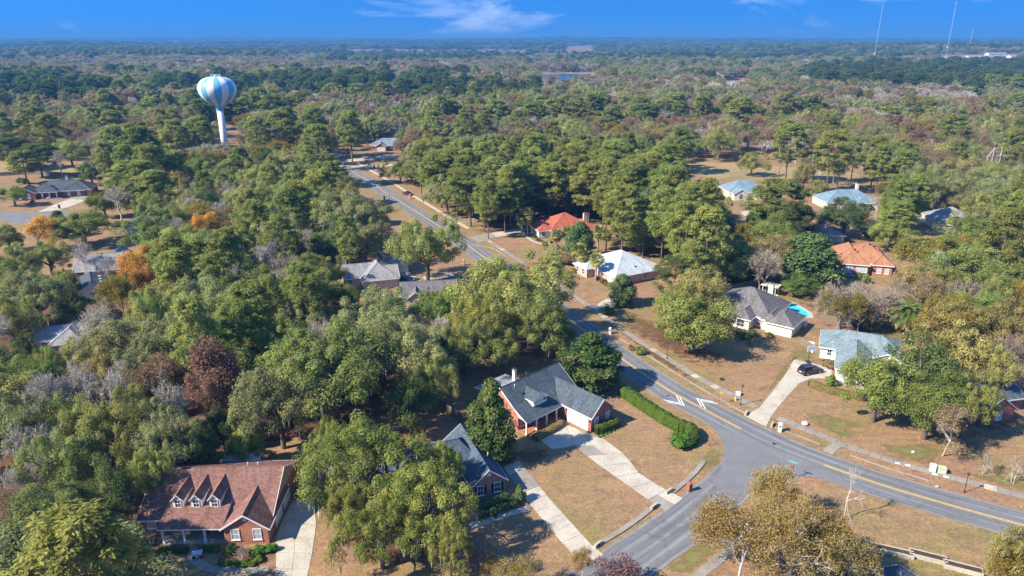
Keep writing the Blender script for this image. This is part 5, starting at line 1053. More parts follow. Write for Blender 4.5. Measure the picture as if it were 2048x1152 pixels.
def cab(uv, h): P = G(uv[0], uv[1]); P.z = h; return P
CL = [((-60, 318), (345, 318), (668, 322), (1122, 315)), ((1122, 322), (1558, 352), (2150, 378))]
nm = ['uppermost', 'second', 'third', 'lowest']; sp = ['west of the pale pole', 'between the pale pole and the road', 'between the road and the transformer pole', 'between the transformer pole and the fairway pole', 'east of the fairway pole']
k = 0
for row in CL:
    for a, b in zip(row[:-1], row[1:]):
        for j, hh in enumerate((15.6, 13.6, 11.8, 9.8)): cable(cab(a, hh), cab(b, hh), 1.2, nm[j] + ' thin power cable ' + sp[k], r=0.05)
        k += 1

# ------------------------------------------------------------------ cars
def car(label, name, u, v, heading, body, kind='suv'):
    L, W, H = (4.9, 1.95, 1.75) if kind == 'suv' else (4.6, 1.85, 1.45)
    t = thing(name, label, 'car', G(u, v) + Vector((0, 0, 0.045)), R(heading))
    if kind == 'suv': low = [(-2.42, 0.45), (-2.45, 0.95), (-2.30, 1.08), (-2.15, 1.1), (0.75, 1.08), (1.7, 1.0), (2.3, 0.86), (2.45, 0.6), (2.42, 0.35), (-2.35, 0.32)]; cab_ = [(-2.28, 1.08), (-2.02, 1.66), (-1.7, 1.74), (-0.2, 1.76), (0.35, 1.68), (1.25, 1.06)]
    else: low = [(-2.25, 0.4), (-2.3, 0.85), (-2.1, 0.95), (-1.3, 0.98), (0.9, 0.95), (1.8, 0.85), (2.25, 0.7), (2.3, 0.35), (-2.2, 0.3)]; cab_ = [(-1.9, 0.96), (-1.1, 1.40), (-0.4, 1.45), (0.2, 1.42), (1.2, 0.94)]
    def loft(prof, w0, w1, zlo, zhi):
        m = MB(); n = len(prof); vs = []
        for sg, e in ((-1, 0), (-1, 1), (1, 1), (1, 0)):
            for x, z in prof:
                f = min(1, max(0, (z - zlo) / (zhi - zlo))); w = (w0 + (w1 - w0) * f) / 2 - (0.0 if e else 0.0); ins = 0.0 if e else 0.06
                vs.append((x * (1 - 0.02 * (not e)), sg * (w - (0 if not e else 0.06)), z if e else z * 1.0 - (0.05 if z > (zlo + zhi) / 2 else -0.03)))
        fs = []
        for a in range(3):
            for i in range(n): j = (i + 1) % n; fs.append((a * n + i, (a + 1) * n + i, (a + 1) * n + j, a * n + j))
        fs += [tuple(range(n)), tuple(range(4 * n - 1, 3 * n - 1, -1))]
        m.add(vs, [tuple(reversed(f)) for f in fs]); return m
    b = loft(low, W, W * 0.97, 0.3, 1.1).build('body', body, t); g = loft(cab_, W * 0.94, W * 0.74, cab_[0][1], max(z for _, z in cab_)).build('glasshouse', 'car_glass', t)
    zt = max(z for _, z in cab_); rx0, rx1 = (-1.98, 0.28) if kind == 'suv' else (-1.05, 0.2)
    MB().box(rx0, rx1, -W * 0.365, W * 0.365, zt - 0.03, zt + 0.02).build('roof_panel', body, t)
    for sg in (-1, 1):
        y = sg * W * 0.42
        for x0 in ([-1.15, 0.0] if kind == 'suv' else [-0.55]): MB().box(x0 - 0.05, x0 + 0.05, min(y * 0.9, y * 1.07), max(y * 0.9, y * 1.07), cab_[0][1], zt - 0.12).build('pillar', body, t)
        MB().box(0.85, 1.02, min(sg * W * 0.5, sg * W * 0.58), max(sg * W * 0.5, sg * W * 0.58), 1.0 if kind == 'suv' else 0.92, 1.14 if kind == 'suv' else 1.05).build('mirror', body, t)
        MB().box(-2.46 if kind == 'suv' else -2.31, -2.2, min(sg * W * 0.33, sg * W * 0.47), max(sg * W * 0.33, sg * W * 0.47), 0.72, 0.98).build('tail_light', 'tail_red', t); MB().box(2.15, 2.43 if kind == 'suv' else 2.3, min(sg * W * 0.28, sg * W * 0.46), max(sg * W * 0.28, sg * W * 0.46), 0.64, 0.8).build('headlight', 'lamp_clear', t)
        if kind == 'suv': MB().tube([(-1.9, sg * 0.68, zt + 0.06), (0.1, sg * 0.68, zt + 0.06)], 0.025, 5).build('roof_rail', 'steel', t)
        for x in (-1.45, 1.5):
            w = MB(); w.tube([(x, sg * (W / 2 - 0.24), 0.35), (x, sg * (W / 2 + 0.015), 0.35)], 0.355, 16); wo = w.build('wheel', 'rubber', t); MB().tube([(x, sg * (W / 2 + 0.0), 0.35), (x, sg * (W / 2 + 0.03), 0.35)], 0.22, 12).build('rim', 'rim', wo)
    MB().box(-2.47 if kind == 'suv' else -2.32, -2.4 if kind == 'suv' else -2.24, -0.28, 0.28, 0.62, 0.76).build('number_plate', 'white_metal', t); MB().box(-2.5 if kind == 'suv' else -2.36, -2.3 if kind == 'suv' else -2.2, -W * 0.46, W * 0.46, 0.36, 0.52).build('bumper', 'dark_metal', t)
    return t
car('black estate car parked on the concrete pad by the basketball hoop', 'parked_car', 1620, 746, 20, 'car_black')
car('maroon car crossing the sidewalk by the far roadside', 'parked_car', 816, 390, -35, 'car_maroon', 'sedan')
car('dark blue car in the driveway of the taupe house', 'parked_car', 812, 563, -30, 'car_blue', 'sedan')
car('white car at the road bend, mostly behind a pine', 'parked_car', 684, 334, 120, 'car_white', 'sedan')
car('white car beyond the orange roofed house', 'parked_car', 1762, 477, 10, 'car_white', 'sedan'); car('dark car next to the white one beyond the orange roof', 'parked_car', 1738, 474, 15, 'car_black', 'suv')

# ------------------------------------------------------------------ street furniture
def lamp_post(u, v, label, H=3.9):
    t = thing('street_lamp', label, 'street lamp', G(u, v)); MB().lathe([(0.12, 0), (0.12, 0.25), (0.055, 0.35), (0.045, H - 0.3)], 10).build('post', 'dark_metal', t); l = MB().lathe([(0.07, H - 0.3), (0.17, H - 0.22), (0.2, H + 0.02), (0.05, H + 0.2)], 10).build('lantern', 'dark_metal', t); MB().lathe([(0.14, H - 0.26), (0.16, H - 0.2)], 10).build('lens', 'lamp_clear', l)
lamp_post(1480.5, 810, 'black street lamp by the near sidewalk and hydrant'); lamp_post(780, 411, 'black street lamp beside the far road and brick mailbox', 4.2); lamp_post(1928, 985, 'black street lamp between ditch and sidewalk, lower end', 3.2); lamp_post(1334, 718, 'slim dark lamp post by the roadside pine straw', 3.6)
def mailbox(u, v, label, mat='brick_red', h=1.35, w=0.55, rot=-20):
    t = thing('mailbox_pillar', label, 'mailbox', G(u, v), R(rot)); MB().box(-w/2, w/2, -w/2, w/2, 0, h).build('pillar', mat, t); MB().add([(-w*.58, -w*.58, h), (w*.58, -w*.58, h), (w*.58, w*.58, h), (-w*.58, w*.58, h), (-w*.58, -w*.58, h + .08), (w*.58, -w*.58, h + .08), (w*.58, w*.58, h + .08), (-w*.58, w*.58, h + .08), (0, 0, h + .22)], [(3, 2, 1, 0), (0, 1, 5, 4), (1, 2, 6, 5), (2, 3, 7, 6), (3, 0, 4, 7), (4, 5, 8), (5, 6, 8), (6, 7, 8), (7, 4, 8)]).build('cap', mat if mat != 'brick_red' else 'brick_red', t)
    MB().box(-0.13, 0.13, -w/2 - 0.03, -w/2 + 0.02, h * 0.62, h * 0.82).build('mailbox_door', 'dark_metal', t)
mailbox(1559, 863, 'white mailbox pillar beside the near driveway mouth', 'white_siding', 1.5); mailbox(1378, 982, 'red brick mailbox pillar beside the side road', 'brick_red', 1.3, 0.6, 30); mailbox(769, 400, 'dark brick mailbox pillar across from the maroon car', 'brick_red', 1.6); mailbox(820, 397, 'pale mailbox pillar next to the maroon car', 'brick_pale', 1.5); mailbox(706, 330, 'brick mailbox pillar by the farthest driveway', 'brick_red', 1.6); mailbox(689, 316, 'white mailbox pillar at the road bend', 'white_siding', 1.6); mailbox(891, 441, 'dark brick mailbox by the pine driveway', 'brick_red', 1.5); mailbox(1220, 668, 'grey mailbox pillar in the oak shade by the road', 'utility_grey', 1.4); mailbox(119, 417, 'dark mailbox at the cul-de-sac driveway', 'dark_metal', 1.4)
mailbox(928, 530, 'weathered stone mailbox in the roadside bed', 'brick_pale', 1.5)
def utility(u, v, label, mat, w=0.8, d=0.7, h=0.85, rot=-20):
    t = thing('utility_cabinet', label, 'utility box', G(u, v), R(rot)); MB().box(-w/2, w/2, -d/2, d/2, 0.08, h).build('cabinet', mat, t); MB().box(-w/2 - .04, w/2 + .04, -d/2 - .04, d/2 + .04, h, h + .06).build('lid', mat, t); MB().box(-w*.7, w*.7, -d*.7, d*.7, 0, 0.08).build('base', 'old_concrete', t)
utility(1864, 943, 'pale grey utility cabinet beside the green one', 'utility_grey', 0.8, 0.6, 1.2); utility(1882, 945, 'pale green utility cabinet by the sidewalk', 'utility_green', 1.1, 0.9, 0.9); utility(1476, 790, 'low grey utility box behind the street lamp', 'utility_grey', 0.85, 0.7, 0.55)
def hydrant(u, v):
    t = thing('fire_hydrant', 'yellow fire hydrant on the verge by the street lamp', 'hydrant', G(u, v)); MB().lathe([(0.2, 0), (0.2, 0.06), (0.14, 0.08), (0.14, 0.5), (0.19, 0.52), (0.19, 0.57), (0.15, 0.66), (0.05, 0.76)], 14).build('barrel', 'hydrant_yellow', t)
    for a in (0, 90, 180): MB().tube([(0, 0, 0.42), (0.27 * math.cos(R(a)), 0.27 * math.sin(R(a)), 0.42)], 0.075, 8).build('nozzle', 'hydrant_yellow', t)
hydrant(1471, 801)
def stone(u, v, label, r, mat, sq=(1, 0.8, 0.7), name='boulder', cat='rock'): o = icos(r, 2, sq, 0.25, int(u)).build(name, mat); o.location = G(u, v) + Vector((0, 0, r * 0.55)); tag(o, label, cat)
stone(1609, 850, 'white rounded rock beside the sidewalk', 0.55, 'white_siding'); stone(1826, 905, 'small white stone lying on the lawn below the oaks', 0.25, 'white_siding'); stone(1443, 760, 'small dark rock lying on the bare lawn', 0.4, 'dark_metal'); stone(1874, 975, 'small pale stone by the roadside ditch', 0.3, 'concrete')
for u, v, l in ((1795, 927, 'upper'), (1815, 931, 'second'), (1869, 949, 'third'), (1892, 954, 'fourth')): 
    o = MB().box(-0.35, 0.35, -0.22, 0.22, 0.05, 0.075).build('kerb_plate', 'white_trim', None, G(u, v), R(-20)); tag(o, l + ' white plate set into the near sidewalk', 'plate', 'white plates on the sidewalk')
def sign_post(u, v, H, label, name, rot):
    t = thing(name, label, 'sign', G(u, v), R(rot)); MB().tube([(0, 0, 0), (0, 0, H)], 0.04, 6).build('post', 'steel', t); return t
t = sign_post(1441, 808, 2.5, 'yellow diamond road sign seen from behind near the hydrant', 'warning_sign', -25); MB().add([(0, -0.03, 1.75), (0.42, -0.03, 2.17), (0, -0.03, 2.59), (-0.42, -0.03, 2.17), (0, 0.0, 1.75), (0.42, 0.0, 2.17), (0, 0.0, 2.59), (-0.42, 0.0, 2.17)], [(0, 1, 2, 3), (7, 6, 5, 4), (0, 4, 5, 1), (1, 5, 6, 2), (2, 6, 7, 3), (3, 7, 4, 0)]).build('plate', 'sign_back', t, (0, 0.06, 0))
t = sign_post(1316, 796, 2.1, 'small grey road sign beside the hedge and chevrons', 'warning_sign', 60); MB().box(-0.22, 0.22, -0.05, -0.02, 1.45, 2.05).build('plate', 'utility_grey', t)
t = sign_post(1581, 957, 3.1, 'red stop sign with green street name blade at the junction', 'stop_sign', 8)
oc = [(0.42 * math.cos(R(22.5 + 45 * k)), 0.42 * math.sin(R(22.5 + 45 * k))) for k in range(8)]
pt = MB().add([(x, -0.06, 2.1 + z) for x, z in oc] + [(x, -0.03, 2.1 + z) for x, z in oc], [tuple(range(8)), tuple(range(15, 7, -1))] + [(i, 8 + i, 8 + (i + 1) % 8, (i + 1) % 8) for i in range(8)]).build('plate', 'sign_red', t)
oc2 = [(x * 0.93, z * 0.93) for x, z in oc]; oc3 = [(x * 0.985, z * 0.985) for x, z in oc]
MB().add([(x, -0.063, 2.1 + z) for x, z in oc3] + [(x, -0.063, 2.1 + z) for x, z in oc2], [(i, (i + 1) % 8, 8 + (i + 1) % 8, 8 + i) for i in range(8)]).build('border', 'white_trim', pt)
def words(txt, size, mat, parent, loc, rot=(math.pi / 2, 0, 0)):
    c = bpy.data.curves.new('lettering', 'FONT'); c.body = txt; c.size = size; c.align_x = 'CENTER'; c.align_y = 'CENTER'; c.extrude = 0.003; c.materials.append(MATS[mat]); q = bpy.data.objects.new('lettering', c); COL.objects.link(q); me = bpy.data.meshes.new_from_object(q.evaluated_get(bpy.context.evaluated_depsgraph_get())); bpy.data.objects.remove(q); o = link('lettering', me, parent, loc); o.rotation_euler = rot; return o
words('STOP', 0.30, 'white_trim', pt, (0, -0.066, 2.1))
bl = MB().box(-0.62, 0.62, -0.02, 0.02, 2.75, 2.98).build('name_blade', 'sign_green', t); bl.rotation_euler = (0, 0, R(-42))
# basketball hoop
t = thing('basketball_hoop', 'portable basketball hoop with clear backboard beside the driveway pad', 'basketball hoop', G(1617, 725), R(10))
MB().box(-0.45, 0.45, -0.35, 0.6, 0, 0.22).build('base', 'dark_metal', t); MB().tube([(0, 0.2, 0.2), (0, 0.25, 2.4), (0, -0.25, 3.2)], 0.06, 8).build('post', 'dark_metal', t); b = MB().box(-0.85, 0.85, -0.4, -0.35, 2.75, 3.75).build('backboard', 'pane_pale', t)
MB().box(-0.9, -0.85, -0.41, -0.34, 2.7, 3.8).box(0.85, 0.9, -0.41, -0.34, 2.7, 3.8).box(-0.85, 0.85, -0.41, -0.34, 3.75, 3.8).box(-0.85, 0.85, -0.41, -0.34, 2.7, 2.75).build('board_frame', 'white_trim', b); MB().tube([(0.23 * math.cos(R(20 * k)), -0.66 + 0.23 * math.sin(R(20 * k)), 2.95) for k in range(19)], 0.018, 5).build('rim', 'sign_red', t)
MB().lathe([(0.22, 2.94), (0.14, 2.5)], 10, (0, -0.66)).build('net', 'white_trim', t)
# bird bath and the blue-and-white item on the path of the dormer house
t = thing('bird_bath', 'small stone bird bath in front of the dormer house', 'bird bath', G(307, 1086)); MB().lathe([(0.2, 0), (0.2, 0.05), (0.08, 0.12), (0.08, 0.65), (0.14, 0.7), (0.36, 0.82), (0.38, 0.88)], 16).build('pedestal', 'concrete', t, smooth=True); MB().lathe([(0.3, 0.85), (0.3, 0.885)], 16).build('water', 'pond_water', t)
t = thing('garden_cart', 'pale garden cart left on the curved front path', 'cart', G(396, 1114), R(15)); MB().add([(-.5, -.3, .35), (.5, -.3, .35), (.5, .3, .35), (-.5, .3, .35), (-.62, -.4, .75), (.62, -.4, .75), (.62, .4, .75), (-.62, .4, .75)], [(3, 2, 1, 0), (0, 1, 5, 4), (1, 2, 6, 5), (2, 3, 7, 6), (3, 0, 4, 7), (4, 5, 6, 7)]).build('tray', 'patio_slat', t)
for sx in (-0.4, 0.4): MB().tube([(sx, -0.36, 0.2), (sx, -0.28, 0.2)], 0.2, 12).build('wheel', 'rubber', t)
MB().tube([(0.55, 0, 0.6), (1.0, 0, 0.95)], 0.03, 6).build('handle', 'dark_metal', t)
# slatted patio cover behind the dormer house
P0 = G(434, 933, 2.6); t = thing('patio_cover', 'blue-grey slatted patio cover behind the brown-roofed house', 'patio cover', (P0.x, P0.y, 0), R(1.5))
for k in range(15): MB().box(0.12 + 0.38 * k, 0.34 + 0.38 * k, -0.3, 3.6, 2.52, 2.62).build('slat', 'patio_slat', t)
for y in (0.1, 1.7, 3.2): MB().box(-0.1, 5.9, y, y + 0.12, 2.38, 2.515).build('beam', 'patio_slat', t)
for x in (0.05, 5.7):
    for y in (0.1, 3.2): MB().box(x, x + 0.12, y, y + 0.12, 0, 2.38).build('post', 'patio_slat', t)
# wooden fences, plank by plank
def fence(px, label, H=1.7, w=0.30, mat='fence_wood'):
    P = catmull([G(*p) for p in px], 0.3); t = thing('wooden_fence', label, 'fence', P[0]); acc = 0.0; nxt = 0.0; k = 0; o0 = P[0]; rng = random.Random(len(P)); ps = max(w, sum((P[i] - P[i - 1]).length for i in range(1, len(P))) / 150)
    me = MB().add([(-ps * .46, -.012, 0), (ps * .46, -.012, 0), (ps * .46, .012, 0), (-ps * .46, .012, 0), (-ps * .46, -.012, H - .06), (ps * .46, -.012, H - .06), (ps * .46, .012, H - .06), (-ps * .46, .012, H - .06), (0, -.012, H), (0, .012, H)], [(0, 1, 5, 8, 4), (2, 3, 7, 9, 6), (1, 2, 6, 5), (3, 0, 4, 7), (5, 6, 9, 8), (7, 4, 8, 9)]).mesh('plank', mat)
    pm = MB().box(-.06, .06, .015, .135, 0, H + .05).mesh('post', mat)
    for i in range(1, len(P)):
        d = P[i] - P[i - 1]; L = d.length; a = math.atan2(d.y, d.x)
        while nxt <= acc + L:
            q = P[i - 1] + d * ((nxt - acc) / L) - o0; o = link('plank', me, t, (q.x, q.y, rng.uniform(-0.05, 0.02)), a)
            if k % 8 == 0: link('post', pm, t, (q.x, q.y, 0), a)
            k += 1; nxt += ps
        acc += L
fence([(862, 800), (880, 815), (905, 832), (936, 852)], 'weathered plank fence between the two brick houses'); fence([(1060, 680), (1085, 690), (1115, 700), (1125, 706)], 'plank fence under the oak beside the road'); fence([(0, 352), (60, 349), (130, 352), (190, 356)], 'long dark fence behind the brick portico house', 1.8); fence([(1440, 590), (1490, 575), (1520, 570)], 'wooden fence behind the grey pool house'); fence([(1602, 690), (1620, 700), (1640, 712)], 'short wooden fence beside the teal roofed house'); fence([(1640, 640), (1720, 652), (1800, 655), (1890, 645)], 'back garden fence below the date palm', 1.6)
# retaining kerb beside the dormer house garden
# swimming pools and patio things
def pool(label, pts, ring=1.2):
    P = [G(*p) for p in pts]; c = sum(P, Vector()) / len(P); t = thing('swimming_pool', label, 'swimming pool', c); n = len(P)
    a = sum(P[i].x * P[(i + 1) % n].y - P[(i + 1) % n].x * P[i].y for i in range(n))
    if a < 0: P = P[::-1]
    I = [p - c for p in P]; O = [p + p.normalized() * ring for p in I]; M_ = [p + p.normalized() * 0.3 for p in I]
    MB().add([(p.x, p.y, 0.055) for p in I], [tuple(range(n))]).build('water', 'pool_water', t)
    MB().add([(p.x, p.y, 0.12) for p in I] + [(p.x, p.y, 0.12) for p in M_] + [(p.x, p.y, 0.02) for p in I], [(i, n + i, n + (i + 1) % n, (i + 1) % n) for i in range(n)] + [(i, (i + 1) % n, 2 * n + (i + 1) % n, 2 * n + i) for i in range(n)]).build('coping', 'pool_tile', t)
    MB().add([(p.x, p.y, 0.09) for p in M_] + [(p.x, p.y, 0.09) for p in O] + [(p.x, p.y, 0.0) for p in O], [(i, n + i, n + (i + 1) % n, (i + 1) % n) for i in range(n)] + [(n + i, 2 * n + i, 2 * n + (i + 1) % n, n + (i + 1) % n) for i in range(n)]).build('deck', 'concrete', t)
pool('turquoise swimming pool behind the grey roofed house', [(1546, 601), (1562, 599), (1590, 611), (1614, 624), (1618, 632), (1604, 633), (1580, 619), (1560, 610)], 1.4); pool('small turquoise pool hidden among oaks below the taupe house', [(698, 652), (712, 652), (716, 664), (704, 664)], 1.0)
P = G(1540, 588); t = thing('patio_umbrella', 'cream patio canopy by the pool chimney', 'canopy', P, R(-38))
for x in (-1.6, 1.6):
    for y in (-1.3, 1.3): MB().box(x - .05, x + .05, y - .05, y + .05, 0, 2.4).build('post', 'white_trim', t)
for k in range(12): MB().box(-2.2 + 0.37 * k, -1.9 + 0.37 * k, -1.8, 1.8, 2.45, 2.53).build('slat', 'awning_cream', t)
for y in (-1.3, 1.25): MB().box(-2.2, 2.2, y, y + .08, 2.36, 2.445).build('beam', 'white_trim', t)
for i, (u, v, l) in enumerate(((1535, 592, 'blue cushioned patio lounger nearest the pool canopy'), (1545, 596, 'blue cushioned patio lounger at the pool edge'))):
    t = thing('patio_lounger', l, 'lounger', G(u, v), R(-30 + 15 * i)); MB().box(-0.9, 0.5, -0.35, 0.35, 0.28, 0.40).build('seat', 'cushion_blue', t); MB().add([(0.5, -.35, .3), (0.5, .35, .3), (1.1, .35, .85), (1.1, -.35, .85), (0.5, -.35, .4), (.5, .35, .4), (1.05, .35, .95), (1.05, -.35, .95)], [(0, 1, 2, 3), (7, 6, 5, 4), (0, 4, 5, 1), (1, 5, 6, 2), (2, 6, 7, 3), (3, 7, 4, 0)]).build('backrest', 'white_trim', t)
    for x in (-0.8, 0.45):
        for y in (-0.28, 0.28): MB().box(x - .03, x + .03, y - .03, y + .03, 0, .28).build('leg', 'white_trim', t)
# raised beds by the lower right house, garden rocks, culvert heads
for i, (u, v, w, d, rot, l) in enumerate(((1855, 1117, 4.2, 1.2, -24, 'white edged raised bed, right of the lower roof'), (1925, 1140, 4.2, 1.2, -24, 'white edged raised bed, farthest right by the lower edge'), (1778, 1104, 5.5, 1.1, -22, 'white edged raised bed, nearest the autumn tree'))):
    t = thing('raised_bed', l, 'planter', G(u, v), R(rot)); m = MB().box(-w/2, w/2, -d/2, -d/2 + .12, 0, .6).box(-w/2, w/2, d/2 - .12, d/2, 0, .6).box(-w/2, -w/2 + .12, -d/2 + .12, d/2 - .12, 0, .6).box(w/2 - .12, w/2, -d/2 + .12, d/2 - .12, 0, .45).build('frame', 'concrete', t); MB().box(-w/2 + .12, w/2 - .12, -d/2 + .12, d/2 - .12, 0, .5).build('soil', 'soil', t)
def culvert(u, v, rot, label): t = thing('culvert', label, 'culvert', G(u, v), R(rot)); MB().box(-0.7, 0.7, -0.15, 0.15, 0, 0.55).build('headwall', 'concrete', t); MB().tube([(0, -0.2, 0.24), (0, -0.14, 0.24)], 0.2, 12).build('pipe', 'dark_metal', t)
culvert(1308, 1016, 45, 'concrete culvert head beside the slate-roofed house driveway'); culvert(1196, 1092, 45, 'concrete culvert head at the lower driveway mouth'); culvert(1544, 852, 60, 'white culvert end beside the near mailbox'); culvert(1338, 985, 220, 'concrete culvert end by the brick mailbox'); culvert(1492, 829, 240, 'concrete culvert end at the upper driveway mouth')
o = MB().lathe([(0.3, 0.032), (0.3, 0.04)], 16).build('manhole_cover', 'dark_metal', None, G(1548, 888)); tag(o, 'round dark manhole cover in the main road', 'manhole cover')
t = thing('play_set', 'green garden play frame behind the teal roofed house', 'play set', G(1746, 652), R(-20))
for x in (-1.2, 1.2):
    for y in (-0.8, 0.8): MB().box(x - .06, x + .06, y - .06, y + .06, 0, 2.3).build('post', 'fence_wood', t)
MB().box(-1.3, 1.3, -0.9, 0.9, 2.3, 2.4).build('canopy', 'door_green', t); MB().box(-1.2, 1.2, -0.8, 0.8, 1.0, 1.1).build('platform', 'fence_wood', t); MB().add([(1.2, -.3, 1.1), (1.2, .3, 1.1), (2.8, .3, .1), (2.8, -.3, .1)], [(0, 1, 2, 3)]).add([(1.2, -.3, 1.0), (1.2, .3, 1.0), (2.8, .3, .0), (2.8, -.3, .0)], [(3, 2, 1, 0)]).build('slide', 'door_green', t)
t = thing('garden_bench', 'white garden bench on the green patch near the hoop', 'bench', G(1620, 692), R(-30)); MB().box(-.8, .8, -.25, .25, .42, .48).build('seat', 'white_trim', t); MB().box(-.8, .8, .25, .3, .55, .95).build('backrest', 'white_trim', t)
for x in (-.7, .7): MB().box(x - .04, x + .04, -.24, .28, 0, .42).build('leg', 'white_trim', t)
# ------------------------------------------------------------------ trees and shrubs, each its own thing
NAMES = {'oak': ('live_oak', 'green live oak'), 'oakg': ('live_oak', 'grey-green mossy live oak'), 'oaky': ('live_oak', 'yellow-green mossy live oak'), 'green': ('broadleaf_tree', 'mid-green leafy tree'), 'dark': ('evergreen_tree', 'dark green evergreen tree'),
         'olive': ('broadleaf_tree', 'olive-green thinning tree'), 'pine': ('pine_tree', 'bright green tall pine'), 'pinelow': ('pine_tree', 'bushy low-branched pine'), 'pined': ('pine_tree', 'dark green tall pine'), 'bare': ('bare_tree', 'bare pale-branched tree'), 'sparse': ('autumn_tree', 'sparse tan-yellow autumn tree'),
         'twig': ('bare_tree', 'leafless mauve-brown twiggy tree'), 'ochre': ('autumn_tree', 'ochre-yellow autumn tree'), 'orange': ('autumn_tree', 'orange autumn tree'), 'rust': ('cypress_tree', 'rust-brown winter cypress'), 'tan': ('autumn_tree', 'tan thin-leaved tree'),
         'magnolia': ('magnolia_tree', 'glossy dark magnolia'), 'cedar': ('cedar_tree', 'pointed green cedar'), 'laurel': ('laurel_tree', 'dense rounded laurel'), 'palm': ('cabbage_palm', 'cabbage palm'), 'date': ('date_palm', 'broad date palm'), 'birch': ('birch_tree', 'bare white birch'),
         'plum': ('plum_tree', 'small purple-leaved plum'), 'myrtle': ('crepe_myrtle', 'small leafless crepe myrtle'), 'bush': ('shrub', 'round green shrub'), 'bushdark': ('shrub', 'dark green shrub'), 'bushbrown': ('shrub', 'brown winter shrub'), 'bushyellow': ('shrub', 'yellow-green shrub'), 'bushred': ('shrub', 'orange-red shrub'), 'bushmauve': ('shrub', 'mauve-leaved shrub'), 'clipped': ('shrub', 'clipped green round shrub')}
CATS = {'shrub': 'shrub', 'cabbage_palm': 'palm', 'date_palm': 'palm'}
TREES = []            # (species, x, y, radius, height, u, v, rootobject)
trng = random.Random(42)
def put(sp, x, y, rad, h, label=None):
    vars_, H0, R0, cf = SPECIES[sp]; nm = NAMES[sp][0]; parts = trng.choice(vars_)[0]
    z = terr(x, y) if math.hypot(x, y) > 600 else 0.0
    o = link(nm, None, None, (x, y, z), trng.random() * 6.283); sx = rad / R0 if 'palm' not in nm else (h / H0 + rad / R0) / 2; o.scale = (sx * trng.uniform(0.93, 1.07), sx * trng.uniform(0.93, 1.07), h / H0)
    for k, me in parts.items():
        c = link(k, me, o)
        if k in ('spanish_moss', 'twigs'): c['kind'] = 'stuff'
    TREES.append([sp, x, y, rad, h, o, label]); return o
def T(sp, u, v, w, h=None, label=None):
    """tree whose crown centre shows at (u, v), crown w photo pixels across, h metres tall"""
    H0, R0, cf = SPECIES[sp][1:]; h = h or H0; P = G(u, v, h * cf); zc = PX(P)[2]; return put(sp, P.x, P.y, w * 0.5 * zc / FPX, h, label)
def B(sp, u, v, w, h=None, label=None):
    """shrub standing with its foot at (u, v)"""
    P = G(u, v); zc = PX(P)[2]; r = w * 0.5 * zc / FPX; return put(sp, P.x, P.y, r, h or r * 1.25, label)

